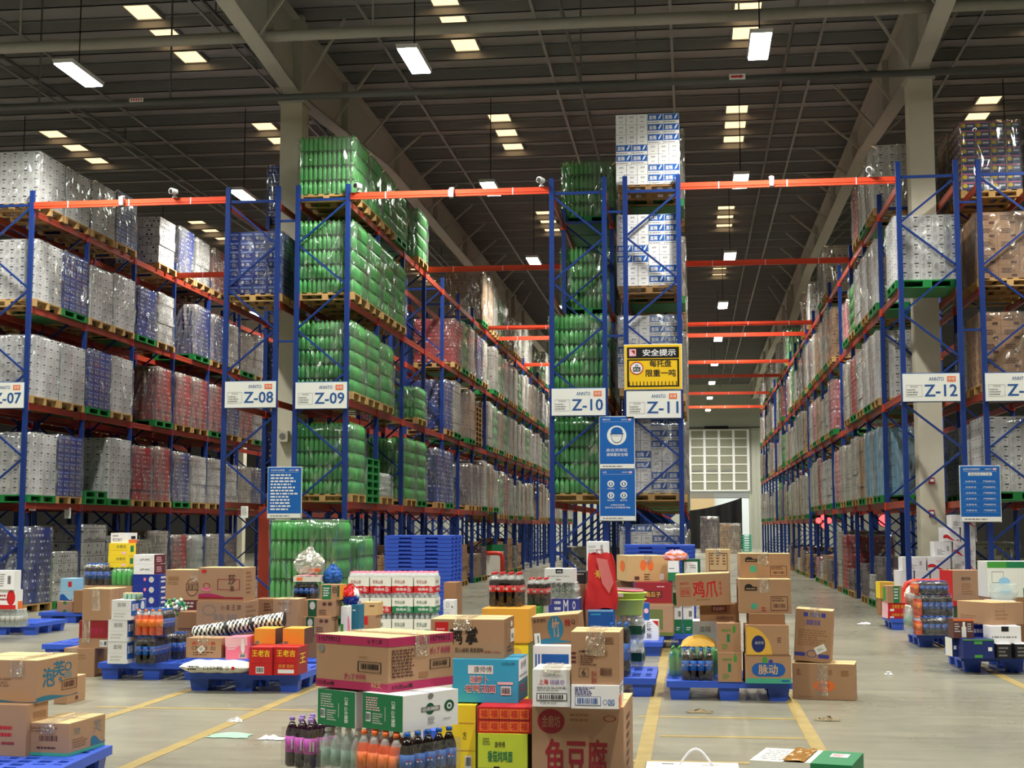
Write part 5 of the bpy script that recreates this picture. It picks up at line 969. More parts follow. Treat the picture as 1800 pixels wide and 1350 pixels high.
for k, f in enumerate(bm.f):
    if sum(bm.v[i][2] for i in f) / 4 < 0.1: bm.m[k] = 'navy2'
    elif sum(bm.v[i][0] for i in f) / 4 > 0.05: bm.m[k] = 'white'
p = at(616, 1063, 16.2); tag(bm.build('rice_bag', None, (p[0], 16.2, p[2])), 'red, white and blue printed bag beside the water stack', 'bag')
carton('wt', 'tall_white_box', 'tall white box with pink streak right of the shield cartons', 'box', (599, 611, 618), (1066, 1118), 16.0, 20, 'white', [('F', 'r', 0, 0, 0.4, 0.4, 'leaf'), ('S', 'wave', 0, 0, 1, 0.7, 'pink')], None)
carton('bt', 'tall_blue_box', 'tall teal blue box beside the tall white box', 'box', (617, 631, 634), (1063, 1112), 16.1, 4, 'teal', [('F', 'l', 0.2, 0.75, 0.7, 0.85, 'white', 1)], None, lv=0.2)
carton('ks2', 'brown_carton', 'brown box with red panel under the small tan carton', 'box', (635, 660, 664), (1082, 1112), 17.3, 3, 'kraft', [('F', 'r', 0.05, 0.45, 0.45, 0.95, 'red'), ('F', 'r', 0.5, 0, 0.52, 1, 'kraft_dark')], None, lv=0.25)
carton('ks', 'brown_carton', 'small tan carton in front of the red banded water packs', 'box', (635, 664, 667), (1059, 1082), 17.32, 3, 'kraft_pale', [('F', 'l', 0.5, 0.6, 0.9, 0.85, 'brown', 1)], 'ks2', lv=0.25)
# ---- green bottle pallet loads standing on the floor, water stack, nested blue pallets
for key, px, py, Y, t in (('gf1', (473, 590), (914, 1058), 23.2, 'tall wrapped load of green bottles on the floor before Z-09'), ('gf2', (596, 636), (943, 1060), 24.6, 'lower wrapped load of green bottles behind the tall green load')):
    a, b = at(px[0], 1000, Y), at(px[1], 1000, Y); w = b[0] - a[0]; zt = at(px[1], py[0], Y)[2]; xc = (a[0] + b[0]) / 2 - (0 if key == 'gf1' else 0.4); w = w if key == 'gf1' else w + 0.8; d = 1.1 if key == 'gf1' else 1.0
    tag(put(PAL['g'][1], 'plastic_pallet', None, (xc, Y, 0.002), 0, (w / PW, d / PD, 1)), 'green plastic pallet under the %s' % ('tall green bottle load on the floor' if key == 'gf1' else 'lower green bottle load on the floor'), 'pallet')
    o = thing('wrapped_bottle_load', t, 'goods load', (xc, Y + 0.01, 0.152)); hh = zt - 0.152
    k = ('Gf', key); nl = 5 if key == 'gf1' else 4; CART[k] = soda_pack_mesh(4, 4, w / 3 - 0.006, d / 3 - 0.01, hh / nl - 0.004)
    for l in range(nl):
        for i in range(3):
            for j in range(3):
                if i == 1 and j == 1 and l < nl - 1: continue
                put(CART[k], 'bottle_pack', o, (-w / 2 + (i + 0.5) * w / 3, j * (d - 0.02) / 3, l * hh / nl))
    put(FILMS[0], 'stretch_film', o, (0, 0, 0), 0, (w + 0.005, d - 0.01, hh + 0.004))
a, b = at(612, 1050, 19.3), at(766, 1050, 19.3); wl = b[0] - a[0]
tag(put(PAL['w'][1], 'wooden_pallet', None, ((a[0] + b[0]) / 2, 19.25, 0.002), 0, (wl / PW, 1, 1)), 'wooden pallet under the stack of printed water packs', 'pallet'); TOPS['pw'] = 0.151
for l, (yt, yb) in enumerate(((1077, 1110), (1042, 1077), (1005, 1042))):
    for c in range(4):
        x0 = 612 + c * 38.6; band = 'red' if l == 2 or c < 1 or (l == 1 and c == 1) else 'green'
        for dp in (0, 1):
            nm = ('bottom', 'middle', 'top')[l]; printed_pack('nf%d%d%d' % (l, c, dp), 'water pack with %s band, %s layer of the stack, %s column, %s row' % (band, nm, nth(c), ('front', 'back')[dp]), (x0, x0 + 36.6, 0), (yt, yb), 19.3 + dp * 0.44, 0, band, 'nf%d%d%d' % (l - 1, c, dp) if l else 'pw', lv=0.42)
carton('kw', 'brown_carton', 'brown carton standing at the right end of water stack', 'box', (780, 802, 807), (1024, 1086), 20.6, 3, 'kraft_dark', [('F', 'r', 0.7, 0.1, 0.85, 0.2, 'brown')], None, lv=0.4)
for i, (yt, yb) in enumerate(((1072, 1088), (1055, 1071))): carton('ws%d' % i, 'white_box', 'small white box stacked by the brown carton, %s of two' % ('lower', 'upper')[i], 'box', (779, 797, 800), (yt, yb), 20.1, 3, 'white', [('F', 'ring', 0.3, 0.25, 0.6, 0.75, 'grey', '0.8'), ('F', 'r', 0.8, 0.2, 0.95, 0.4, 'grey')], 'ws0' if i else None, lv=0.25)
c = at(735, 1000, 23.0); nested_stack(23, 'the tall blue stack before Z-09', c[0], 23.0, 1.14, 1.0, at(735, 941, 23.0)[2])
c = at(1159, 970, 23.6); nested_stack(21, 'the blue stack before Z-11', c[0], 23.6, 1.16, 1.0, at(1159, 958, 23.6)[2])
# ---- front centre stack
blue_pallet_at('pC', 'blue pallet under the big fish tofu carton in front', at(1030, 1300, 7.4)[0] - 0.35, 7.3, 1.3, 1.2)
carton('ft', 'fish_tofu_carton', 'large brown carton with big red fish tofu characters, front centre', 'box', (935, 1096, 1113), (1243, 1300), 7.5, 2, 'kraft', [('F', 'o', 0.06, 0.74, 0.36, 0.97, 'dkred'), ('F', 't', 0.11, 0.80, 0.31, 0.91, 'kraft', '金磨坊'), ('F', 'l', 0.42, 0.85, 0.72, 0.94, 'kraft_dark', 2), ('F', 'ring', 0.78, 0.86, 0.92, 0.92, 'dkred', '0.8'), ('F', 'T', 0.15, 0.33, 0.82, 0.69, 'dkred', '鱼豆腐'), ('F', 'l', 0.24, 0.25, 0.72, 0.30, 'dkred', 1), ('F', 'T', 0.10, 0.05, 0.9, 0.22, 'dkred', '吃好又爽金磨坊!'), ('S', 'l', 0.3, 0.3, 0.7, 0.9, 'brown', 7)], 'pC', lv=0.62, flap='kraft_flap')
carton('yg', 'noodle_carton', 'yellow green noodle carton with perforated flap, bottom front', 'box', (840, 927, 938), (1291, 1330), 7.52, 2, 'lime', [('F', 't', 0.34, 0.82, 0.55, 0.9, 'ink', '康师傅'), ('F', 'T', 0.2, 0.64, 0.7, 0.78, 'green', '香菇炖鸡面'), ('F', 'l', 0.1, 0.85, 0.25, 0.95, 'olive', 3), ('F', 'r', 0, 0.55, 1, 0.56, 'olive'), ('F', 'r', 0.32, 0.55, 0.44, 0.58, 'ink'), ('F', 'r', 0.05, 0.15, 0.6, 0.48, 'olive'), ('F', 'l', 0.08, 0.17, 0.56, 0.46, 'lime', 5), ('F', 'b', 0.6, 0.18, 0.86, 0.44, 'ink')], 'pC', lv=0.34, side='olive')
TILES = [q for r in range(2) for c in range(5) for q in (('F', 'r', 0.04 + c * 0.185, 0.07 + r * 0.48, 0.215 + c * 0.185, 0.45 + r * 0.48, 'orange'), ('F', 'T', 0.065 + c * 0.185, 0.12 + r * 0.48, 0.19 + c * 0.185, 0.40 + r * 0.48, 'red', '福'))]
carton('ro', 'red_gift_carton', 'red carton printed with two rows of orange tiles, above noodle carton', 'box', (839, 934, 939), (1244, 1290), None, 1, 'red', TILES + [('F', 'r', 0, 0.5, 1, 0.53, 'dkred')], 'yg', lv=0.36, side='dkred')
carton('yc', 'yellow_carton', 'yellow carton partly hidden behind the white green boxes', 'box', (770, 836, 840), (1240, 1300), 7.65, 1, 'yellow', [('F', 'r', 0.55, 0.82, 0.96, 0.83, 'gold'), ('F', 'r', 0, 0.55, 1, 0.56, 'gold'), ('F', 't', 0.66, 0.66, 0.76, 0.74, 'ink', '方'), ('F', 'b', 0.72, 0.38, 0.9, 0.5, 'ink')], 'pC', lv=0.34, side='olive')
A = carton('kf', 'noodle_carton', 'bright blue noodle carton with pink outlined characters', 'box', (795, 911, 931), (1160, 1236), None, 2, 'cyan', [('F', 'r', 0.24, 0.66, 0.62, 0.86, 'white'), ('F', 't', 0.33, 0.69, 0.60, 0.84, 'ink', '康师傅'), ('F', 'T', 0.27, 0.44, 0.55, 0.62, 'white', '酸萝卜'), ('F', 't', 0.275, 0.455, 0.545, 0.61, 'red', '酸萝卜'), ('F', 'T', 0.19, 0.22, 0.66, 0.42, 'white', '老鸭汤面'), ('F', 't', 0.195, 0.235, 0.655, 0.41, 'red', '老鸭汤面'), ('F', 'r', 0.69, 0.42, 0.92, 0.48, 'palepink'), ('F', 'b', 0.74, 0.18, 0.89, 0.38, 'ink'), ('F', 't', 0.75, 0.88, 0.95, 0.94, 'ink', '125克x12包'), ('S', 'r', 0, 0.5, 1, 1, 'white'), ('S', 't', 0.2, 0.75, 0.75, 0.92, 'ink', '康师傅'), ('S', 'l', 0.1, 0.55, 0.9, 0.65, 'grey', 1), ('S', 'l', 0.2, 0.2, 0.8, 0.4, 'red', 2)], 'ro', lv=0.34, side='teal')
A = carton('df', 'duck_feet_carton', 'brown carton with black brush duck feet characters', 'box', (757, 886, 913), (1089, 1158), None, 2, 'kraft', [('F', 'r', 0.06, 0.66, 0.24, 0.92, 'red'), ('F', 'l', 0.08, 0.7, 0.22, 0.78, 'palepink', 1), ('F', 'T', 0.27, 0.36, 0.43, 0.76, 'ink', '鸭'), ('F', 'T', 0.48, 0.36, 0.64, 0.80, 'ink', '掌'), ('F', 't', 0.34, 0.15, 0.72, 0.27, 'ink', '匠心卤制 酱香甜味'), ('F', 't', 0.73, 0.13, 0.95, 0.2, 'dkred', '规格 5.5Kg'), ('S', 'l', 0.3, 0.1, 0.9, 0.3, 'brown', 2), ('S', 'r', 0.25, 0.45, 0.55, 0.85, 'kraft_dark'), ('S', 'o', 0.62, 0.74, 0.82, 0.9, 'offwhite')], 'kf', tape=('F', 0.44, 0.3), flap='kraft_flap', side='kraft_dark', lv=0.34)
lu, lv, h = dims(A); sticker(A, (lu, lv, h), 'V', 0.6, 0.34, 0.98, 0.68, [('b', 0.2, 0.2, 0.8, 0.7, 'ink', 'none')])
A = carton('sp', 'soap_carton', 'white soap carton with red script and barcode on fish tofu carton', 'box', (936, 1002, 1006), (1178, 1243), None, 1, 'white', [('F', 't', 0.42, 0.85, 0.62, 0.93, 'mint', '香皂'), ('F', 'T', 0.17, 0.60, 0.42, 0.75, 'red', '上海'), ('F', 't', 0.46, 0.60, 0.85, 0.74, 'lilac', '硫磺皂'), ('F', 't', 0.12, 0.48, 0.88, 0.55, 'ink', '规格:85克/块x72块/箱'), ('F', 'l', 0.12, 0.43, 0.88, 0.47, 'grey', 1), ('F', 'r', 0.11, 0.16, 0.92, 0.37, 'ink'), ('F', 'b', 0.13, 0.18, 0.90, 0.35, 'ink'), ('F', 'l', 0.2, 0.08, 0.8, 0.13, 'grey', 1)], 'ft', lv=0.3, tape=('F', 0.5, 0.12), flap='offwhite')
carton('bw', 'white_blue_carton', 'low white carton with blue barcode right of the soap carton', 'box', (1004, 1088, 1099), (1205, 1247), None, 1, 'white', [('F', 'l', 0.08, 0.55, 0.5, 0.92, 'violet', 5), ('F', 'r', 0.08, 0.14, 0.62, 0.52, 'blue'), ('F', 'b', 0.09, 0.16, 0.61, 0.50, 'blue'), ('F', 'ring', 0.66, 0.18, 0.76, 0.40, 'blue', '0.8'), ('F', 'r', 0.78, 0.17, 0.9, 0.4, 'blue'), ('F', 'ring', 0.79, 0.18, 0.89, 0.39, 'white', '0.75'), ('F', 't', 0.815, 0.25, 0.865, 0.32, 'white', '60'), ('S', 'r', 0.0, 0.0, 0.5, 0.55, 'orange'), ('S', 'l', 0.1, 0.6, 0.9, 0.9, 'ink', 2)], 'ft', lv=0.34)
carton('k6', 'brown_carton', 'tall brown carton with boxed numeral 6 and barcodes, front', 'box', (1004, 1089, 1093), (1111, 1204), None, 1, 'kraft', [('F', 'r', 0, 0.57, 0.10, 0.61, 'maroon'), ('F', 'r', 0, 0.49, 0.10, 0.53, 'maroon'), ('F', 'r', 0, 0.41, 0.10, 0.45, 'maroon'), ('F', 'r', 0.6, 0.78, 0.88, 0.9, 'kraft_dark'), ('F', 'b', 0.6, 0.78, 0.88, 0.9, 'brown', 'none'), ('F', 'l', 0.16, 0.6, 0.52, 0.66, 'ink', 1), ('F', 'l', 0.19, 0.36, 0.55, 0.58, 'brown', 6), ('F', 'r', 0.155, 0.36, 0.16, 0.6, 'ink'), ('F', 'f', 0.16, 0.14, 0.36, 0.31, 'ink'), ('F', 't', 0.22, 0.17, 0.3, 0.28, 'ink', '6'), ('F', 'b', 0.58, 0.14, 0.86, 0.34, 'brown', 'none'), ('F', 'o', 0.69, 0.55, 0.75, 0.65, 'kraft_dark'), ('F', 'vt', 0.43, 0.64, 0.55, 0.97, 'red', '正品保证'), ('F', 'vt', 0.42, 0.02, 0.52, 0.26, 'dkred', '正品')], 'bw', lv=0.32, tape=('F', 0.5, 0.45), flap='kraft_flap')
carton('sl', 'white_blue_carton', 'white carton with wide blue panel behind the soap carton', 'box', (937, 1003, 1006), (1136, 1185), 7.88, 1, 'white', [('F', 'r', 0.06, 0.3, 0.1, 0.84, 'blue'), ('F', 'r', 0.14, 0.3, 0.18, 0.84, 'blue'), ('F', 'r', 0.23, 0.3, 0.95, 0.84, 'blue'), ('F', 't', 0.34, 0.62, 0.82, 0.68, 'white', '天然果蔬净化剂'), ('F', 'T', 0.38, 0.42, 0.82, 0.58, 'white', 'SL 甄选')], 'ft', lv=0.26)
A = carton('bb', 'brown_carton', 'tilted brown carton with blue disc of white lettering', 'box', (938, 1021, 1033), (1078, 1128), 8.0, 1, 'kraft_dark', [('F', 'o', 0.33, 0.2, 0.66, 0.98, 'teal'), ('F', 'T', 0.42, 0.3, 0.58, 0.9, 'kraft', '竹'), ('F', 'wave', 0.16, 0.1, 1, 0.28, 'teal'), ('F', 't', 0.04, 0.8, 0.3, 0.92, 'ink', '辣 笋 野菜'), ('F', 'T', 0.7, 0.62, 0.82, 0.84, 'dkred', '辣'), ('F', 't', 0.84, 0.66, 0.92, 0.82, 'ink', 'Q')], 'sl', lv=0.28, tilt=-5, flap='kraft_flap')
lu, lv, h = dims(A); sticker(A, (lu, lv, h), 'U', 0.03, 0.06, 0.16, 0.46, [('b', 0.5, 0.1, 0.8, 0.9, 'ink', 'none')])
# candy carton on the two white green boxes on the soda bottles
ORG = ('F', 'r', 0, 0.83, 1, 1, 'crimson')
A = carton('gb', 'white_green_box', 'white box with green end and round green emblem, right one under candy carton', 'box', (638, 708, 805), (1224, 1288), 6.5, 33, 'white', [('F', 'r', 0, 0, 1, 1, 'green'), ('F', 'vt', 0.72, 0.12, 0.82, 0.82, 'white', '口味 山水臻酿'), ('F', 'b', 0.08, 0.2, 0.2, 0.46, 'ink'), ('F', 'l', 0.08, 0.5, 0.5, 0.9, 'palepink', 6), ('F', 'l', 0.25, 0.14, 0.5, 0.46, 'pale', 5), ('F', 'r', 0.56, 0.25, 0.575, 0.65, 'pale'), ('S', 'o', 0.40, 0.40, 0.56, 0.72, 'dkgreen'), ('S', 'r', 0.32, 0.49, 0.66, 0.62, 'grey'), ('S', 't', 0.35, 0.51, 0.63, 0.60, 'white', '山水臻酿'), ('S', 'o', 0.74, 0.42, 0.92, 0.74, 'dkgreen'), ('S', 'ring', 0.785, 0.48, 0.875, 0.66, 'white', '0.55'), ('S', 'o', 0.44, 0.84, 0.54, 0.99, 'grey'), ('S', 'l', 0.44, 0.12, 0.58, 0.34, 'grey', 4), ('S', 'l', 0.72, 0.2, 0.9, 0.25, 'grey', 1)], None)
zb = A.location.z; TOPS['gbz'] = zb
A = carton('ga', 'white_green_box', 'white box with green end, left one under candy carton', 'box', (559, 624, 700), (1217, 1281), 6.72, 33, 'white', [('F', 'r', 0, 0, 1, 1, 'green'), ('F', 'vt', 0.72, 0.12, 0.82, 0.82, 'white', '口味 山水臻酿'), ('F', 'b', 0.08, 0.2, 0.2, 0.46, 'ink'), ('F', 'l', 0.08, 0.5, 0.5, 0.9, 'pale', 6), ('F', 'l', 0.25, 0.14, 0.5, 0.46, 'pale', 5), ('F', 'r', 0.56, 0.25, 0.575, 0.65, 'pale')], None, lv=0.34)
A = carton('cd', 'candy_carton', 'brown candy carton with magenta bands and number 110799012', 'box', (556, 682, 796), (1122, 1222), 6.62, 31, 'kraft', [ORG, ('F', 'r', 0, 0, 1, 0.15, 'crimson'), ('S', 'r', 0, 0.83, 1, 1, 'crimson'), ('S', 'r', 0, 0, 1, 0.16, 'crimson'), ('F', 'T', 0.04, 0.87, 0.34, 0.97, 'ink', '110799012'), ('F', 't', 0.72, 0.88, 0.92, 0.96, 'ink', '⊛ 不二家'), ('F', 'T', 0.02, 0.04, 0.26, 0.12, 'ink', '375克x6桶'), ('S', 'T', 0.6, 0.87, 0.95, 0.97, 'ink', '110799012'), ('S', 'T', 0.05, 0.04, 0.36, 0.12, 'ink', '375克x6桶'), ('F', 'f', 0.59, 0.34, 0.91, 0.54, 'ink'), ('F', 'b', 0.61, 0.37, 0.89, 0.52, 'ink', 'none'), ('F', 't', 0.78, 0.06, 0.92, 0.2, 'kraft_pale', '60支'), ('F', 'T', 0.40, 0.18, 0.54, 0.30, 'crimson', 'ポップ'), ('F', 't', 0.56, 0.2, 0.7, 0.30, 'crimson', '棒棒糖'), ('F', 'l', 0.6, 0.6, 0.78, 0.64, 'kraft_dark', 1), ('F', 'o', 0.03, 0.66, 0.12, 0.8, 'grey'), ('S', 'l', 0.05, 0.24, 0.42, 0.78, 'brown', 9), ('S', 'T', 0.63, 0.62, 0.78, 0.76, 'crimson', 'ポップ'), ('S', 't', 0.8, 0.62, 0.95, 0.76, 'crimson', '棒棒糖'), ('S', 'f', 0.63, 0.34, 0.95, 0.53, 'ink'), ('S', 'b', 0.65, 0.37, 0.93, 0.51, 'ink', 'none'), ('S', 'r', 0.46, 0.22, 0.6, 0.3, 'kraft_dark')], 'gb', tape=('S', 0.5, 0.4), flap='kraft_flap')
th = radians(33)
def bottle_row(key, label, px, py, Y, kind, nu, nv, h=0.25, r=0.0345):
    p = at(px, py, Y); TOPS['_'] = p[2] - h; loc = (p[0], Y, p[2] - h); o = thing('bottle_multipack', label, 'bottle pack', loc, -th); bm, cm, lm = bottle_meshes(kind, h, r)
    for a in range(nu):
        for b in range(nv):
            q = put(bm, 'bottle', o, (-(a + 0.5) * 2 * r * 1.02, (b + 0.5) * 2 * r * 1.02, 0)); put(cm, 'cap', q); put(lm, 'bottle_label', q)
    W_, D_ = nu * 2 * r * 1.02, nv * 2 * r * 1.02; m = MB(); e = 0.004
    for Q in ((lambda u, v: (-W_ - e + u * (W_ + 2 * e), -e, v * h * 0.8)), (lambda u, v: (e, -e + u * (D_ + 2 * e), v * h * 0.8)), (lambda u, v: (-W_ - e, D_ + e - u * (D_ + 2 * e), v * h * 0.8)), (lambda u, v: (e - u * (W_ + 2 * e), D_ + e, v * h * 0.8))): m.grid(Q, 4, 4, 'shrink')
    m.build('shrink_film', o); return o
bottle_row('b1', 'pack of dark cola bottles with blue caps under the green boxes', 716, 1291, 6.42, 'pepsi', 1, 5)
bottle_row('b2', 'pack of orange soda bottles with orange caps, front row', 697, 1293, 6.47, 'orange', 4, 4)
bottle_row('b3', 'pack of clear soda bottles with white caps, front left', 629, 1288, 6.70, 'clear', 4, 4)
bottle_row('b4', 'pack of purple grape drink bottles at the left of soda packs', 545, 1266, 7.15, 'grape', 3, 3)
p = at(640, 1300, 6.5); zc = at(716, 1291, 6.42)[2] - 0.25
# ---- stack behind it: cola packs on orange box and white water packs
blue_pallet_at('pM0', 'blue pallet under the orange carton and cola pack', at(890, 1130, 10.5)[0], 10.4, 1.2, 1.0)
carton('oy0', 'yellow_carton', 'yellow carton beneath the orange carton', 'box', (850, 929, 936), (1131, 1200), 10.55, 1, 'yellow', [('F', 'o', 0.55, 0.82, 0.85, 0.95, 'gold')], 'pM0', lv=0.4, side='olive')
carton('oy1', 'orange_carton', 'plain orange yellow carton under the red label cola pack', 'box', (847, 930, 938), (1070, 1131), None, 1, 'amber', [('F', 'l', 0.03, 0.85, 0.12, 0.95, 'gold', 2), ('F', 'r', 0.0, 0.02, 1, 0.03, 'gold')], 'oy0', lv=0.42)
pack('ck', 'pack of red label cola bottles with round film window', (858, 916, 926), (1006, 1067), None, 2, 'coke', 4, 3, 'oy1', lv=0.24, hole=True)
carton('gn', 'green_carton', 'green carton edge beside the orange carton under small cola pack', 'box', (918, 948, 950), (1067, 1180), 11.6, 1, 'leaf', [], None, lv=0.3)
pack('ck2', 'smaller pack of red label cola bottles right of windowed pack', (925, 962, 966), (1016, 1079), 11.7, 1, 'coke', 3, 3, 'gn', lv=0.3)
blue_pallet('pM', 'blue pallet holding the red gift bag and water packs, centre', 955, 1153, 1224, 1.2, 1.2, left=False)
carton('bv', 'violet_carton', 'blue violet carton with white writing under the water pack', 'box', (964, 1017, 1020), (1052, 1100), 14.4, 1, 'violet', [('F', 'l', 0.2, 0.3, 0.45, 0.95, 'white', 3), ('F', 't', 0.5, 0.5, 0.66, 0.95, 'white', 'M'), ('F', 'ring', 0.8, 0.6, 0.9, 0.9, 'white', '0.6')], None, lv=0.34, flap='white')
pack('cb', 'clear water bottle pack printed with dark script', (962, 1015, 1018), (1024, 1052), None, 1, 'water', 5, 4, 'bv', lv=0.3, script='Cestbon')
A = bpy.data.objects[-1] if False else None
carton('wk', 'white_handle_box', 'white box with small black label on top of the water pack', 'box', (957, 1009, 1012), (1000, 1024), None, 1, 'white', [('F', 'r', 0.38, 0.66, 0.62, 1, 'ink'), ('F', 't', 0.42, 0.72, 0.58, 0.9, 'white', '纯'), ('F', 'l', 0.1, 0.4, 0.9, 0.5, 'grey', 1), ('F', 'l', 0.4, 0.1, 0.6, 0.3, 'grey', 1)], 'cb', lv=0.3, flap='offwhite')
carton('bk', 'black_box', 'black box beside the white box with black label', 'box', (1010, 1030, 1034), (1005, 1026), 14.9, 1, 'ink', [('F', 'l', 0.1, 0.7, 0.9, 0.9, 'pale', 1)], None, lv=0.3)
carton('tw', 'tall_white_carton', 'tall white carton with side barcode behind the red gift bag', 'box', (1031, 1068, 1071), (952, 1005), 16.5, 1, 'white', [('F', 'b', 0.66, 0.45, 0.78, 0.95, 'grey', 'none'), ('F', 'r', 0, 0.25, 1, 0.26, 'pale'), ('F', 'l', 0.1, 0.4, 0.55, 0.9, 'pale', 4)], None, lv=0.3)
carton('bc', 'blue_carton', 'blue carton with pale top edge under the red gift bag', 'box', (1034, 1078, 1082), (1072, 1120), 14.5, 1, 'blue', [('F', 'r', 0, 0.93, 1, 1, 'sky'), ('F', 'r', 0.1, 0.8, 0.5, 0.86, 'cyan')], None, lv=0.3)
p = at(1055, 1071, 14.65); o = thing('gift_bag', 'crumpled red gift bag with gold emblem on the blue carton', 'bag', (p[0], 14.65, TOPS['bc'] + 0.002)); R = random.Random(12)
def gift(u, v):
    a = 2 * pi * u; w = 0.17 - 0.035 * v - 0.05 * max(0, v - 0.6); c, s = cos(a), sin(a); q = (abs(c) ** 4 + abs(s) ** 4) ** -0.25
    return (w * q * c + 0.02 * sin(3 * v) + 0.01 * sin(9 * v + a), 0.1 * q * s * (1 - 0.75 * v) + 0.012 * sin(6 * a + 7 * v), 0.56 * v + 0.015 * sin(4 * a))
m = MB(); m.grid(gift, 24, 12, 'red'); m.build('bag_body', o)
m = MB(); m.face([(-0.03, -0.095, 0.52), (0.08, -0.07, 0.50), (0.145, -0.1, 0.27), (0.1, -0.115, 0.16), (0.03, -0.12, 0.26)], 'blush'); m.build('folded_panel', o)
m = MB(); m.face([((0.03 if k % 2 else 0.055) * cos(k * pi / 8), (0.03 if k % 2 else 0.055) * sin(k * pi / 8), 0) for k in range(16)], 'gold'); q = m.build('emblem', o, (0.0, -0.1, 0.36)); q.rotation_euler = (pi / 2, 0, 0)
m = MB(); m.tube([(-0.03, 0, 0.55), (-0.03, 0, 0.6), (0.03, 0, 0.6), (0.03, 0, 0.55)], 0.006, 'dkred', 6); m.build('handle', o)
for i, (yt, yb, kk) in enumerate(((1122, 1173, 'b'), (1083, 1122, 't'))):
    pack('w' + kk, 'wrapped clear water pack with green labels under the basins, %s one' % ('lower', 'upper')[i], (1086, 1130, 1136), (yt, yb), 15.0 if i else None, 1, 'water', 4, 3, 'wb' if i else 'pM', lv=0.28, film='film')
    m = MB(); lu = 0.30; zz = 0.08; o = bpy.data.objects['bottle_multipack' if False else C.objects[-1].name]
    par = C.objects[-1].parent; m.box(-0.27, -0.012, 0.06, -0.01, -0.008, 0.15, 'dkgreen'); m.box(0.008, 0.0, 0.06, 0.012, 0.28, 0.15, 'dkgreen'); m.build('green_band', par)
pack('gp', 'tall shrink wrapped cola pack left of the green water packs', (1068, 1106, 1111), (1095, 1180), 14.3, 1, 'pepsi', 3, 3, 'pM', lv=0.26)
p = at(1102, 1081, 15.1); zz = TOPS['wt'] + 0.004
for i, (z, r0, r1, hh, key) in enumerate(((0, 0.15, 0.195, 0.17, 'lime_plastic'), (0.1, 0.158, 0.2, 0.14, 'lime_plastic'))):
    o = thing('wash_basin', ('light green basin underneath with pale rim', 'light green basin nested on top with white handle')[i], 'basin', (p[0], 15.14, zz + z)); m = MB()
    m.lathe([(r0, 0.0, None), (r0 + 0.01, 0.01, None), (r1 - 0.008, hh - 0.015, None), (r1 + 0.012, hh - 0.012, None), (r1 + 0.012, hh, None), (r1 - 0.01, hh + 0.001, None), (r1 - 0.016, hh - 0.02, None), (r0 - 0.002, 0.012, None), (0.001, 0.011, None)], key, 0, 0, 0, 28); m.build('bowl', o)
    if i: m = MB(); m.grid(lambda u, v: ((r1 + 0.016) * cos(-2.7 + u * 1.0), (r1 + 0.016) * sin(-2.7 + u * 1.0), hh - 0.045 + v * 0.04), 8, 2, 'offwhite'); m.build('handle_grip', o)
m = MB(); m.lathe([(0.165, 0, 'maroon'), (0.17, 0.012, 'pink'), (0.16, 0.03, 'brown'), (0.08, 0.036, 'brown')], 'brown', 0, 0, 0, 24); q = m.build('basin_lid', None, (p[0] + 0.01, 15.14, zz + 0.246)); q.rotation_euler = (0.02, 0.05, 0); tag(q, 'brown pink rimmed round lid lying on the light green basins', 'lid')
# ---- behind: second centre pallet
blue_pallet('pM2', 'blue pallet under the white mountain city box, behind basins', 1010, 1165, 1153, 1.0, 1.2, left=False)
carton('sc', 'white_red_box', 'white box with red corner and black characters by green carton', 'box', (1120, 1157, 1160), (1091, 1126), None, 2, 'white', [('F', 'tri', 0.72, 0.7, 1, 1, 'red'), ('F', 'vt', 0.45, 0.1, 0.68, 0.9, 'ink', '山城面'), ('F', 'o', 0.1, 0.5, 0.35, 0.8, 'dkred')], 'pM2', lv=0.25)
carton('sb', 'blue_packet', 'small blue and pink standing packet beside the basins', 'box', (1131, 1141, 1143), (1060, 1091), YS['sc'] + 0.03, 2, 'blue', [('F', 'o', 0.1, 0.4, 0.9, 0.7, 'palepink')], 'sc', lv=0.1)
blue_pallet_at('pM3', 'blue pallet under the brown and green carton, centre back', at(1150, 1130, 19.6)[0] - 0.05, 19.9, 1.2, 1.0)
carton('bg', 'brown_green_carton', 'brown carton with green panels under the red melon seed carton', 'box', (1120, 1183, 1186), (1064, 1118), None, 2, 'kraft', [('F', 'r', 0.32, 0.2, 0.72, 0.86, 'olive'), ('F', 'r', 0.0, 0, 1, 0.12, 'olive')], 'pM3', lv=0.4)
carton('ms', 'melon_seed_carton', 'dark red carton with gold framed characters under the orange oval carton', 'box', (1116, 1181, 1184), (1024, 1063), None, 2, 'dkred', [('F', 'r', 0.25, 0.3, 0.75, 0.62, 'maroon'), ('F', 't', 0.28, 0.34, 0.7, 0.58, 'gold', '南瓜子'), ('F', 'l', 0.6, 0.76, 0.9, 0.86, 'palepink', 1), ('F', 'r', 0, 0, 1, 0.06, 'kraft'), ('S', 'r', 0, 0, 1, 1, 'kraft')], 'bg', lv=0.4)
A = carton('oo', 'orange_oval_carton', 'brown carton with orange ovals and branch print', 'box', (1084, 1104, 1174), (977, 1022), 20.0, 75, 'kraft_pale', [('F', 'o', 0.30, 0.42, 0.46, 0.84, 'orange'), ('F', 'o', 0.48, 0.42, 0.64, 0.84, 'orange'), ('S', 'o', 0.3, 0.35, 0.75, 0.8, 'orange'), ('F', 'r', 0.16, 0.06, 0.28, 0.2, 'brown'), ('F', 'l', 0.4, 0.04, 0.55, 0.32, 'brown', 3)], 'ms', tape=('F', 0.5, 0.3), flap='kraft_flap')
lu, lv, h = dims(A); sticker(A, (lu, lv, h), 'V', 0.8, 0.06, 0.9, 0.3)
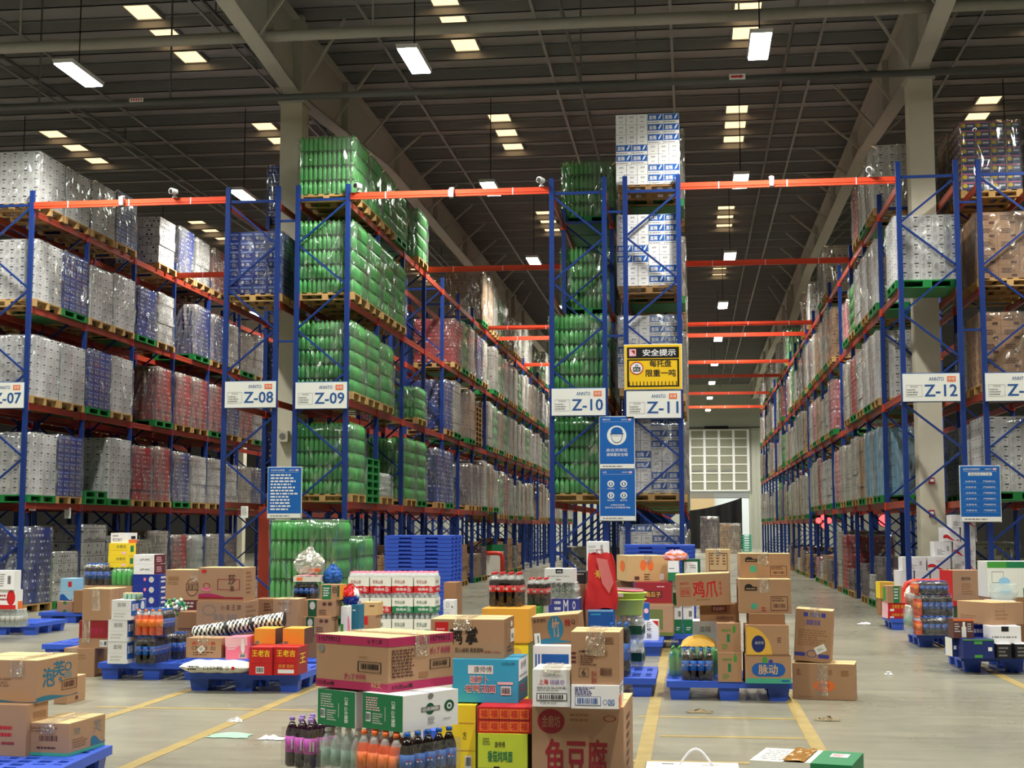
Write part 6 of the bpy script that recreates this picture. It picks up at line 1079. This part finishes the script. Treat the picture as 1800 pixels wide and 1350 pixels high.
carton('oo2', 'brown_carton', 'dark brown carton behind the red gift bag under orange oval carton', 'box', (1082, 1112, 1115), (1022, 1063), 20.6, 2, 'kraft_dark', [('F', 'r', 0, 0.5, 1, 0.53, 'brown')], None, lv=0.3)
blue_pallet_at('pM4', 'blue pallet under the green and white cartons, centre back', at(1202, 1120, 20.5)[0] + 0.1, 21.2, 1.1, 1.0)
for i, (a, b) in enumerate(((1184, 1199), (1201, 1219))):
    carton('gw%d' % i, 'green_white_carton', 'half white half green carton on back centre pallet, %s of two' % ('left', 'right')[i], 'box', (a, b, b + 1), (1064, 1114), None, 2, 'white', [('F', 'r', 0, 0, 1, 0.5, 'green'), ('F', 'l', 0.3, 0.1, 0.8, 0.25, 'white', 2), ('F', 'r', 0.55, 0.6, 0.85, 0.8, 'grey')], 'pM4', lv=0.3)
    carton('gx%d' % i, 'green_white_carton', 'white over green carton stacked above the back centre pair, %s one' % ('left', 'right')[i], 'box', (a - 2, b - 2, b - 1), (1020, 1064), None, 2, 'white', [('F', 'r', 0, 0, 1, 0.5, 'dkgreen'), ('F', 'l', 0.2, 0.6, 0.8, 0.8, 'grey', 2)], 'gw%d' % i, lv=0.3)
carton('gy', 'green_white_carton', 'white lidded green carton behind the orange oval carton', 'box', (1174, 1193, 1195), (986, 1021), None, 2, 'white', [('F', 'r', 0, 0, 1, 0.42, 'green'), ('F', 'r', 0.1, 0.6, 0.6, 0.64, 'grey')], 'gx0', lv=0.3)
carton('gf', 'green_frame_carton', 'dark green carton with white framed panel, behind chicken feet carton', 'box', (1199, 1230, 1234), (983, 1020), None, 2, 'dkgreen', [('F', 'r', 0.12, 0.35, 0.88, 0.88, 'white'), ('F', 'l', 0.45, 0.55, 0.8, 0.75, 'grey', 2)], 'gx1', lv=0.3)
m = MB(); bm = bag_mesh(0.34, 0.22, 0.14, 'palepink', 15, 0.3)
for k, f in enumerate(bm.f):
    if (k // 2) % 3 == 0: bm.m[k] = 'orange'
p = at(1187, 986, YS['gy'] + 0.12); tag(bm.build('mesh_bag', None, (p[0], YS['gy'] + 0.14, TOPS['gy'] + 0.004)), 'orange and white mesh bag of goods before the nested blue pallets', 'bag')
carton('kt', 'brown_carton', 'upright brown carton with dark arrows, back centre', 'box', (1240, 1283, 1284), (966, 1006), 22.5, 2, 'kraft_pale', [('F', 'f', 0.15, 0.05, 0.9, 0.85, 'brown'), ('F', 'l', 0.2, 0.3, 0.35, 0.8, 'brown', 4), ('F', 'l', 0.45, 0.3, 0.6, 0.8, 'brown', 4), ('F', 'l', 0.7, 0.3, 0.85, 0.8, 'brown', 4)], None, lv=0.4, tape=('F', 0.5, 0.3), flap='kraft_flap')
# ---- right centre pallet
blue_pallet('pR', 'blue pallet carrying the tall stack of brown cartons, right of centre', 1171, 1393, 1232, 1.1)
pack('rp', 'cola bottle pack with oval window on the right centre pallet', (1198, 1253, 1257), (1140, 1197), None, 1, 'pepsi', 4, 3, 'pR', lv=0.24, hole=True)
pack('rg', 'green soda bottle pack left of the windowed cola pack', (1176, 1199, 1203), (1138, 1188), 14.45, 2, 'green', 2, 4, 'pR', lv=0.3, film='film')
pack('rg2', 'tall green bottle pack behind the windowed cola pack', (1212, 1262, 1264), (1132, 1190), 14.6, 1, 'green', 4, 2, 'pR', lv=0.16)
m = MB(); R = random.Random(21)
m.grid(lambda u, v: ((u - 0.5) * 0.35, (v - 0.5) * 0.24, 0.105 * (sin(pi * u) ** 0.5) * (sin(pi * v) ** 0.5) + R.uniform(-0.004, 0.006)), 18, 12, 'gold'); m.grid(lambda u, v: ((u - 0.5) * 0.35, (v - 0.5) * 0.24, 0.0), 4, 4, 'gold')
p = at(1228, 1138, 14.25); tag(m.build('snack_bag', None, (p[0], 14.28, TOPS['rp'] + 0.006)), 'shiny yellow snack bag lying on the windowed cola pack', 'bag')
GRN = [('F', 't', 0.2, 0.7, 0.6, 0.8, 'leaf', '青梅绿茶'), ('F', 'o', 0.66, 0.66, 0.8, 0.9, 'leaf'), ('F', 'r', 0.7, 0.88, 0.76, 0.95, 'leaf'), ('F', 'r', 0.42, 0.34, 0.55, 0.62, 'green'), ('F', 'l', 0.2, 0.08, 0.5, 0.28, 'leaf', 3)]
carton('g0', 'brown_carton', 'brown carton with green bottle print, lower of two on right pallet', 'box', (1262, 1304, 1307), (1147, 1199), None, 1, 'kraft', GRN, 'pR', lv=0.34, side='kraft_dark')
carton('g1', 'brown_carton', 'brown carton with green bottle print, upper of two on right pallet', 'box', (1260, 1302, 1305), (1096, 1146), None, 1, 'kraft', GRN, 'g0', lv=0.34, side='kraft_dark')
carton('md', 'drink_carton', 'brown and green carton with blue capsule shaped logo', 'box', (1308, 1311, 1391), (1151, 1201), None, 88, 'kraft', [('F', 'r', 0, 0, 1, 0.18, 'mint'), ('F', 'r', 0.3, 0.24, 0.7, 0.72, 'blue'), ('F', 'o', 0.13, 0.24, 0.47, 0.72, 'blue'), ('F', 'o', 0.53, 0.24, 0.87, 0.72, 'blue'), ('F', 'T', 0.28, 0.32, 0.70, 0.66, 'kraft_pale', '脉动'), ('F', 'o', 0.36, 0.7, 0.48, 0.94, 'leaf'), ('F', 'o', 0.5, 0.7, 0.6, 0.84, 'violet'), ('F', 'r', 0.78, 0.06, 0.95, 0.12, 'blue')], 'pR', lu=0.4)
carton('yo', 'yellow_corner_carton', 'brown carton with yellow corner and dark blue disc', 'box', (1310, 1312, 1387), (1099, 1151), None, 88, 'kraft', [('F', 'q', 0.0, 0.0, 0.60, 0.97, 'gold'), ('F', 'o', 0.12, 0.08, 0.44, 0.66, 'navy'), ('F', 't', 0.2, 0.36, 0.4, 0.46, 'pale', '金沙河'), ('F', 'l', 0.72, 0.4, 0.86, 0.6, 'brown', 3), ('F', 'r', 0.42, 0.02, 1, 0.03, 'brown')], 'md', lu=0.38)
carton('sm', 'brown_carton', 'small dark brown carton wedged under the two chef head cartons', 'box', (1315, 1317, 1380), (1079, 1098), None, 88, 'kraft_dark', [], 'yo', lu=0.36)
PUP = [('F', 'o', 0.1, 0.66, 0.26, 0.86, 'ink'), ('F', 'r', 0.1, 0.66, 0.34, 0.78, 'ink'), ('F', 'l', 0.13, 0.68, 0.31, 0.76, 'kraft', 1), ('F', 'f', 0.6, 0.08, 0.93, 0.5, 'brown'), ('F', 'b', 0.63, 0.14, 0.9, 0.3, 'brown', 'none'), ('F', 'l', 0.63, 0.34, 0.9, 0.46, 'brown', 2)]
carton('c0', 'brown_carton', 'large brown carton with green star and dark logo, lower of top pair', 'box', (1299, 1300, 1391), (1018, 1078), None, 88, 'kraft', PUP + [('F', 'o', 0.22, 0.12, 0.34, 0.3, 'mint'), ('F', 'l', 0.42, 0.04, 0.54, 0.2, 'dkred', 2)], 'sm', lu=0.42, tape=('F', 0.49, 0.4), flap='kraft_flap')
carton('c1', 'brown_carton', 'brown carton with green square and dark logo, topmost on the right pallet', 'box', (1300, 1301, 1389), (973, 1016), None, 88, 'kraft', PUP + [('F', 'r', 0.2, 0.24, 0.32, 0.5, 'mint')], 'c0', lu=0.4, tape=('F', 0.46, 0.5), flap='kraft_flap')
carton('cw', 'tissue_carton', 'white tissue carton behind the yellow snack bag', 'box', (1218, 1260, 1262), (1092, 1190), 14.85, 1, 'white', [('F', 't', 0.3, 0.78, 0.75, 0.9, 'grey', '直隔'), ('F', 'l', 0.2, 0.5, 0.85, 0.7, 'pale', 2)], 'pR', lv=0.3)
carton('rb', 'brown_carton', 'brown carton with dark red label under the chicken feet carton', 'box', (1230, 1299, 1302), (1062, 1094), 14.3, 1, 'kraft_dark', [('F', 'r', 0.3, 0.56, 0.68, 0.9, 'maroon'), ('F', 't', 0.34, 0.62, 0.64, 0.84, 'palepink', '良品铺子'), ('F', 't', 0.42, 0.08, 0.85, 0.3, 'maroon', '休闲零食大礼包')], 'g1', lv=0.3)
carton('cf', 'chicken_feet_carton', 'brown carton with large red chicken feet characters, slightly tilted', 'box', (1189, 1284, 1300), (1007, 1060), 14.2, 2, 'kraft', [('F', 't', 0.08, 0.66, 0.26, 0.76, 'red', '虎皮凤爪'), ('F', 'f', 0.08, 0.3, 0.27, 0.58, 'red'), ('F', 't', 0.1, 0.34, 0.25, 0.54, 'red', '卤味'), ('F', 'T', 0.32, 0.26, 0.77, 0.78, 'red', '鸡爪'), ('F', 'vt', 0.80, 0.3, 0.85, 0.76, 'red', '老字号'), ('F', 'l', 0.36, 0.14, 0.62, 0.22, 'kraft_dark', 1)], 'rb', lv=0.36, tilt=-2.5, flap='kraft_flap', side='kraft_dark')
A = carton('fl', 'brown_carton', 'large brown carton with orange oval standing on floor right of pallet', 'box', (1393, 1503, 1510), (1168, 1232), None, 9, 'kraft', [('F', 'o', 0.34, 0.22, 0.68, 0.55, 'orange'), ('F', 't', 0.42, 0.32, 0.6, 0.44, 'dkred', 'QIDLY'), ('F', 'l', 0.07, 0.66, 0.16, 0.84, 'brown', 3), ('F', 'r', 0.58, 0.68, 0.64, 0.84, 'kraft_dark'), ('F', 'r', 0.78, 0.66, 0.9, 0.82, 'kraft_dark'), ('F', 'l', 0.08, 0.06, 0.45, 0.1, 'kraft_dark', 1)], 'floor', tape=('F', 0.48, 0.9), flap='kraft_flap', lv=0.36)
A = carton('ft2', 'brown_carton', 'leaning brown carton with purple print and white label, on floor carton', 'box', (1394, 1459, 1467), (1074, 1163), 14.2, 9, 'kraft', [('F', 'r', 0.22, 0.86, 0.34, 0.94, 'violet'), ('F', 'r', 0.38, 0.86, 0.66, 0.94, 'violet'), ('F', 'r', 0.7, 0.86, 0.82, 0.94, 'violet'), ('F', 'b', 0.26, 0.68, 0.72, 0.82, 'violet', 'none'), ('F', 'l', 0.1, 0.3, 0.9, 0.62, 'kraft_dark', 7), ('F', 'r', 0.02, 0.1, 0.3, 0.17, 'violet'), ('F', 'ring', 0.34, 0.08, 0.62, 0.22, 'violet', '0.85'), ('F', 'r', 0.66, 0.08, 0.95, 0.15, 'violet')], 'fl', lv=0.3, tilt=3.5, tape=('F', 0.5, 0.14), flap='kraft_flap')
lu, lv, h = dims(A); sticker(A, (lu, lv, h), 'U', 0.56, 0.18, 0.86, 0.32, [('t', 0.2, 0.3, 0.8, 0.7, 'grey', '35L')], 28)
# ---- right side pallets
blue_pallet('pS', 'blue pallet under the white labelled box, right edge', 1692, 1830, 1182, 1.1, 1.2)
carton('nv', 'navy_green_carton', 'dark blue carton with green band at front of right edge pallet', 'box', (1690, 1693, 1748), (1124, 1158), None, 86, 'navy', [('F', 'r', 0.0, 0.94, 1, 1, 'leaf'), ('F', 'r', 0.36, 0.05, 0.62, 0.2, 'leaf'), ('F', 'r', 0.36, 0.75, 0.62, 0.9, 'leaf'), ('F', 'r', 0.8, 0.4, 0.93, 0.6, 'white')], 'pS', lu=0.34)
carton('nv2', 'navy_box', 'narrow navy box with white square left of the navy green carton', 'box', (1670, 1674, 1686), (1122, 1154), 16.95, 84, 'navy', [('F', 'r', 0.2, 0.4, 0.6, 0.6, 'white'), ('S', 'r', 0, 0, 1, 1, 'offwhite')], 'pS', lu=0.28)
for i, (a, b) in enumerate(((1750, 1778), (1783, 1812))):
    carton('bx%d' % i, 'black_white_box', 'black box with white lid edge under white box, %s' % ('beside the navy green carton', 'at the picture edge')[i], 'box', (a, a + 2, b), (1132, 1158), None, 86, 'ink', [('F', 'l', 0.15, 0.1, 0.9, 0.85, 'grey', 3)], 'pS', lu=0.3, flap='white')
carton('wl', 'white_handle_box', 'white box with black label on the black boxes, right edge', 'box', (1739, 1741, 1795), (1101, 1131), None, 86, 'white', [('F', 'r', 0.36, 0.7, 0.6, 1, 'ink'), ('F', 'l', 0.05, 0.3, 0.95, 0.45, 'grey', 1)], 'bx0', lu=0.3)
carton('mk', 'milk_box', 'dark brown milk drink box with white bottle print', 'box', (1674, 1676, 1712), (1088, 1122), None, 86, 'brown', [('F', 'r', 0.4, 0.05, 0.62, 0.6, 'offwhite'), ('F', 'r', 0.45, 0.6, 0.57, 0.85, 'offwhite'), ('F', 'r', 0, 0.9, 1, 1, 'orange'), ('F', 'l', 0.05, 0.3, 0.35, 0.8, 'pale', 4), ('F', 'l', 0.68, 0.3, 0.95, 0.8, 'pale', 4)], 'nv', lu=0.26)
carton('nb', 'navy_box', 'dark blue printed case behind the milk drink box', 'box', (1700, 1703, 1742), (1082, 1122), 17.4, 86, 'navy2', [('F', 'l', 0.1, 0.5, 0.9, 0.9, 'white', 2)], 'pS', lu=0.22)
carton('kx', 'brown_carton', 'long tan carton with open seam lying turned, right edge', 'box', (1703, 1744, 1799), (1060, 1099), None, 62, 'kraft', [('F', 'l', 0.1, 0.2, 0.5, 0.7, 'kraft_dark', 3), ('S', 'l', 0.1, 0.2, 0.6, 0.4, 'kraft_dark', 2), ('F', 'r', 0.38, 0, 0.39, 1, 'kraft_dark')], 'wl', lu=0.62, flap='kraft_pale')
o = blue_pallet_at('pT', 'empty blue pallet at the right picture edge, lower of two', 3.92, 13.9, 1.1, 1.0, 4)
blue_pallet_at('pT2', 'second empty blue pallet nearest the right picture edge', 3.75, 12.6, 1.1, 1.0, 2)
blue_pallet('pU', 'blue pallet under the tall soda bottle stack on the right', 1613, 1740, 1138, 1.1, 0.94)
pack('s0', 'orange and cola bottle pack, bottom layer of the right soda stack', (1608, 1612, 1678), (1084, 1117), None, 86, 'pepsi', 4, 6, 'pU', lu=0.3, front=('orange', 1, 'v'))
pack('s1', 'orange and cola bottle pack, middle layer of the right soda stack', (1608, 1612, 1676), (1044, 1083), None, 86, 'pepsi', 4, 6, 's0', lu=0.3, front=('orange', 1, 'v'))
pack('s2', 'orange and cola bottle pack, top layer of the right soda stack', (1603, 1607, 1668), (1021, 1044), None, 86, 'pepsi', 4, 6, 's1', lu=0.3, front=('orange', 1, 'v'))
pack('s3', 'clear bottle pack at the left end of the right soda stack', (1593, 1596, 1606), (1064, 1116), None, 86, 'clear', 3, 1, 'pU', lu=0.3)
carton('dg', 'dark_green_box', 'dark green box under the tall red sided carton', 'box', (1682, 1685, 1722), (1065, 1112), 21.85, 86, 'dkgreen', [], None, lu=0.3)
A = carton('kt2', 'tall_brown_carton', 'tall brown carton with red side and red base, behind soda stack', 'box', (1665, 1675, 1727), (1003, 1065), 21.85, 78, 'kraft', [('S', 'r', 0, 0, 1, 1, 'red'), ('F', 'r', 0, 0, 1, 0.14, 'red'), ('F', 't', 0.3, 0.72, 0.6, 0.82, 'ink', '勤俭风味'), ('F', 'l', 0.3, 0.3, 0.75, 0.65, 'kraft_dark', 5)], 'dg', lu=0.5)
blue_pallet('pV', 'small blue pallet under the red herbal drink cartons on right', 1566, 1640, 1108, 1.0, 1.0)
for i, (a, b) in enumerate(((1076, 1091), (1060, 1075))):
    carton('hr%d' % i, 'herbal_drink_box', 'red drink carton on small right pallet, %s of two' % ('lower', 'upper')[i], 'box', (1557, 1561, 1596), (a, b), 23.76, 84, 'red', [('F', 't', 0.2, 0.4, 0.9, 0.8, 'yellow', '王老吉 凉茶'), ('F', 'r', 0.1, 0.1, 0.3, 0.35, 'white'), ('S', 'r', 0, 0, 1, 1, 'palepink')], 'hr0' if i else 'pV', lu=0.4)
carton('kg', 'brown_green_carton', 'brown box with green centre panel over the red drink cartons', 'box', (1556, 1560, 1586), (1030, 1060), None, 84, 'kraft', [('F', 'r', 0.4, 0, 0.8, 1, 'green'), ('F', 'l', 0.45, 0.2, 0.75, 0.9, 'white', 4), ('S', 'r', 0, 0.1, 0.6, 0.9, 'leaf')], 'hr1', lu=0.3)
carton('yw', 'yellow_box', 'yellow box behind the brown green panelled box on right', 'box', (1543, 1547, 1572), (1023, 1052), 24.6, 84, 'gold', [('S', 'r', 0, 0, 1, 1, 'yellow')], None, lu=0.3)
bm = bag_mesh(0.22, 0.2, 0.24, 'offwhite', 31); carton('us', 'brown_carton', 'brown carton under the white plastic sack', 'box', (1597, 1598, 1616), (1057, 1107), 24.0, 86, 'kraft', [], 'pV', lu=0.3); p = at(1604, 1056, 24.0); tag(bm.build('white_sack', None, (p[0], 24.12, TOPS['us'] + 0.004)), 'white plastic sack beside the brown green panelled box', 'bag')
carton('wg', 'white_green_carton', 'large white carton with green top band and bottle pictures, right edge', 'box', (1733, 1736, 1830), (987, 1050), 20.5, 86, 'offwhite', [('F', 'r', 0, 0.82, 1, 1, 'green'), ('F', 'r', 0, 0.82, 0.36, 1, 'leaf'), ('F', 'f', 0.08, 0.4, 0.3, 0.72, 'grey'), ('F', 'o', 0.2, 0.3, 0.42, 0.56, 'sky'), ('F', 'o', 0.22, 0.04, 0.44, 0.3, 'sky'), ('F', 'r', 0.66, 0, 1, 0.26, 'green')], None, lu=0.5)
carton('ct', 'white_box', 'white box under the clear plastic tubs at right', 'box', (1742, 1745, 1786), (1056, 1110), 20.0, 86, 'white', [], 'floor', lu=0.4)
for i in range(2):
    m = MB(); m.lathe([(0.1, 0, None), (0.16, 0.01, None), (0.19, 0.1, None), (0.2, 0.105, None), (0.18, 0.1, None), (0.12, 0.02, None)], 'clear_bottle', 0, 0, 0, 20); p = at(1765, 1052, 20.2); tag(m.build('clear_tub', None, (p[0], 20.22, TOPS['ct'] + 0.003 + i * 0.112)), 'clear plastic tub stacked before the green topped carton, %s of two' % ('lower', 'upper')[i], 'tub')
# red pipe guard rails at the rack ends
def guard(label, xa, xb, Y, z, r=0.05):
    o = thing('guard_rail', label, 'guard', (xa, Y, 0)); w = xb - xa; m = MB(); m.tube([(0, 0, 0.02), (0, 0, z - 0.15), (0.04, 0, z - 0.04), (0.15, 0, z), (w - 0.15, 0, z), (w - 0.04, 0, z - 0.04), (w, 0, z - 0.15), (w, 0, 0.02)], r, 'guard_red', 10); m.build('bent_pipe', o)
    for x in (0, w): f = MB(); f.lathe([(0.1, 0, None), (0.1, 0.015, None)], 'guard_red', x, 0, 0, 12); f.build('base_flange', o)
a, b = at(1590, 1022, 25.6), at(1716, 1018, 25.6); guard('red bent pipe guard rail before the Z-12 rack posts', a[0], b[0], 25.6, a[2])
a, b = at(1781, 1024, 25.6), at(1900, 1020, 25.6); guard('red bent pipe guard rail before the rack beyond Z-12', a[0], b[0], 25.6, a[2])
a, b = at(842, 975, 46.0), at(883, 975, 46.0); guard('red bent pipe guard in the cross gap of the Z-09 rack', a[0], b[0], 46.0, a[2] + 0.05, 0.07)
a = at(862, 960, 46.6); m = MB(); m.box(-0.4, 0, 0.05, 0.4, 0.05, 1.05, 'offwhite'); m.box(-0.4, -0.003, 0.85, 0.4, 0.052, 1.07, 'green'); tag(m.build('notice_stand', None, (a[0], 46.8, 0)), 'white board with green top behind the red guard in Z-09 gap', 'board')
a, b = at(1445, 980, 46.0), at(1470, 980, 46.0); guard('red bent pipe guard in the cross gap of the Z-12 rack', a[0], b[0], 46.0, a[2], 0.07)
# white cartons with red swoosh stacked in the foot of Z-12
def swoosh(i): return [('F', 'wave', 0, 0.04, 0.9, 0.5, 'red'), ('F', 'wave', 0, 0.04, 0.8, 0.24, 'white'), ('F', 't', 0.35, 0.6, 0.8, 0.76, 'palepink', '纸尿裤')] if i % 2 == 0 else [('F', 'l', 0.15, 0.12, 0.6, 0.5, 'grey', 4), ('F', 'b', 0.72, 0.3, 0.84, 0.75, 'grey', 'none')]
n = 0; rows = [(1003, 1032, [1576, 1607, 1635, 1668, 1696]), (979, 1003, [1584, 1629, 1672, 1700]), (952, 979, [1641, 1674, 1701]), (927, 952, [1656, 1688, 1716 - 1]), (905, 927, [1670, 1700])]
prev = None
for r, (yt, yb, xs) in enumerate(rows):
    for c in range(len(xs)):
        x0 = xs[c]; x1 = xs[c + 1] if c + 1 < len(xs) else 1716
        z = EYE  # rows stand on each other
        k = 'ws_%d_%d' % (r, c); Yc = 26.35 if x0 < 1640 else 26.5
        TOPS['row'] = 0.0 if r == 0 else at(1650, yb, 26.4)[2]
        carton(k, 'white_swoosh_carton', 'white carton, %s, in %s layer of the pile inside Z-12 post, %s along' % ('red swoosh' if n % 2 == 0 else 'grey print', ('bottom', 'second', 'third', 'fourth', 'top')[r], nth(c)), 'box', (x0, x0 + 2, x1 - 1), (yt, yb), Yc, 88, 'white', swoosh(n), 'row', lu=0.4); n += 1
# ---- near the bottom right: two boxes close to the camera
TOPS['near'] = 0.40
p = at(1137, 1338, 7.7); q = at(1297, 1336, 7.7); zt = p[2]; w = q[0] - p[0]
o = thing('white_handle_box', 'white carry box with thin white handle at the bottom edge', 'box', (p[0], 7.7, 0.0)); m = MB(); m.box(0, -0.42, zt - 0.26, w, 0, zt, 'white'); m.box(-0.004, -0.42, zt - 0.26, 0, 0, zt - 0.002, 'ink'); m.box(0.17 * w, -0.08, zt, 0.3 * w, -0.06, zt + 0.002, 'grey'); m.box(0.6 * w, -0.1, zt, 0.85 * w, -0.05, zt + 0.002, 'pale'); m.build('box_body', o)
m = MB(); a, b = 0.36 * w, 0.72 * w; m.tube([(a + (b - a) * k / 12, -0.12, zt + 0.002 + 0.085 * sin(pi * k / 12)) for k in range(13)], 0.006, 'white', 8); m.build('handle', o)
carton('ub', 'brown_carton', 'brown carton beneath the white carry box at the bottom edge', 'box', (1130, 1300, 1300), (1400, 1460), 7.72, 0, 'kraft', [], None, lu=w + 0.02, lv=0.1) if False else None
p = at(1517, 1324, 7.6); z = p[2]; o = thing('green_white_carton', 'white and green carton bound with shiny gold tape, bottom right', 'box', (p[0], 7.6, 0), radians(-14)); L, Wd = 0.5, 0.42
m = MB(); m.box(-L, -Wd, z - 0.3, 0, 0, z, 'offwhite'); m.box(-0.2, -Wd - 0.002, z - 0.3, 0.002, 0.002, z + 0.002, 'green'); m.box(-0.225, -Wd, z, -0.2, 0, z + 0.0025, 'pale'); print_on(m, lambda s, t, e: (-L + s * L * 0.5, -Wd + t * Wd, z + e), 'l', 0.1, 0.1, 0.9, 0.9, 'pale', 6, 0.002); m.build('box_body', o)
m = MB(); R = random.Random(2); m.grid(lambda u, v: (-0.34 + u * 0.11, -Wd + v * Wd, z + 0.004 + R.uniform(0, 0.008)), 5, 16, 'gold_tape', False); m.build('gold_tape', o)
m = MB(); m.face([(-0.14, -0.2, z + 0.004), (-0.05, -0.2, z + 0.004), (-0.05, -0.09, z + 0.004), (-0.14, -0.09, z + 0.004)], 'white'); print_on(m, lambda s, t, e: (-0.14 + s * 0.09, -0.2 + t * 0.11, z + 0.004 + e), 'l', 0.1, 0.1, 0.9, 0.9, 'red', 4, 0.001); m.build('paper_label', o)
# ---- litter on the floor
def litter(name, label, px, py, w, d, key, seed):
    R = random.Random(seed); g = ground(px, py); m = MB(); m.grid(lambda u, v: ((u - 0.5) * w + R.uniform(-0.02, 0.02), (v - 0.5) * d + R.uniform(-0.02, 0.02), 0.005 + R.uniform(0, 0.02) * sin(pi * u) * sin(pi * v) * 2), 7, 5, key, False); tag(m.build(name, None, g), label, 'litter')
litter('plastic_scrap', 'crumpled pale green plastic scrap on the floor left of candy carton', 405, 1294, 0.33, 0.22, 'scrap_green', 1); litter('paper_scrap', 'white paper scrap on the floor right of the green plastic scrap', 478, 1299, 0.2, 0.14, 'white', 2); litter('paper_scrap', 'small white scrap on the floor above the green plastic scrap', 414, 1268, 0.12, 0.1, 'white', 3)
litter('dry_leaf_scrap', 'brown torn scrap on floor before the right centre pallet', 1230, 1252, 0.22, 0.14, 'scrap_brown', 4); litter('dry_leaf_scrap', 'brown torn scrap on floor before the orange oval floor carton', 1453, 1266, 0.2, 0.16, 'scrap_brown', 5); litter('paper_scrap', 'small white slip on the bare floor right of the orange oval carton', 1562, 1186, 0.08, 0.07, 'white', 6); litter('paper_scrap', 'flat white sheet on the floor of the right aisle', 1520, 1097, 0.22, 0.2, 'white', 7)
# ---- far end of the right aisle: goods before the open door
for nm, lab, x0, x1, yt, Y, key, nl in (('wrapped_goods_load', 'tall wrapped load of grey brown sacks before the far door', 1232, 1264, 908, 92.0, 'g_plum', 7), ('wrapped_goods_load', 'brown and white carton load right of the grey load at far door', 1266, 1302, 920, 88.0, 'g_kraft', 4)):
    a, b = at(x0, 940, Y), at(x1, 940, Y); zt = at(x0, yt, Y)[2]; w = b[0] - a[0]; o = thing(nm, lab, 'goods load', ((a[0] + b[0]) / 2, Y, 0.003)); m = MB()
    for l in range(nl): m.box(-w / 2 + 0.02 * (l % 2), 0.02 * (l % 2), l * zt / nl, w / 2 - 0.015 * (l % 3), 1.1, (l + 1) * zt / nl - 0.03, key)
    m.build('stacked_goods', o); put(HEAVY[0], 'stretch_film', o, (0, 0, 0), 0, (w + 0.01, 1.12, zt))
for k in range(7):
    a = at(1307, 940, 96.0); m = MB(); m.box(-0.55, 0, 0, 0.55, 1.0, 0.03, 'mint'); m.box(-0.55, 0, 0.12, 0.55, 1.0, 0.15, 'mint')
    for x in (-0.5, -0.05, 0.4): m.box(x, 0, 0.03, x + 0.1, 1.0, 0.12, 'mint')
    tag(m.build('plastic_pallet', None, (a[0], 96.0, 0.002 + k * 0.16)), 'pale green plastic pallet in the pile at the far door, %s from bottom' % nth(k), 'pallet', 'pale green pallets at the far door')
# lit red order screens glowing in the shade under Z-12
for px, t in ((1448, 'farther'), (1555, 'nearer')):
    for dx in ((-9, 0), (0, -6), (9, 0), (1, 9)) if px == 1448 else ((0, 0),):
        p = at(px + dx[0], 915 + dx[1], 44.0 if px == 1448 else 40.7); m = MB(); r = 0.09 if px == 1448 else 0.17; m.lathe([(r, 0, 'screen_red'), (r, 0.03, 'screen_red')], 'screen_red', 0, 0, 0, 12); m.lathe([(r + 0.02, -0.12, 'black_plastic'), (r + 0.02, -0.001, 'black_plastic')], 'black_plastic', 0, 0, 0, 12); q = m.build('signal_lamp', None, p); q.rotation_euler = (pi / 2, 0, 0)
        tag(q, 'glowing red signal lamp in the shade under Z-12, %s group' % t, 'signal lamp', 'red signal lamps %s' % t)

# crumpled stretch film lying in a heap on the floor before Z-10
R = random.Random(44); a, b = at(962, 1000, 25.0), at(1048, 1000, 25.0); w = b[0] - a[0]
m = MB(); m.grid(lambda u, v: (u * w, v * 1.1, 0.01 + 0.62 * (sin(pi * u) ** 0.7) * (sin(pi * v) ** 0.6) * (0.55 + 0.45 * u) + R.uniform(0, 0.1) * sin(pi * u)), 26, 16, 'film_heavy', False)
tag(m.build('film_heap', None, (a[0], 24.6, 0.002)), 'glinting heap of crumpled clear film on the floor before Z-10', 'film')
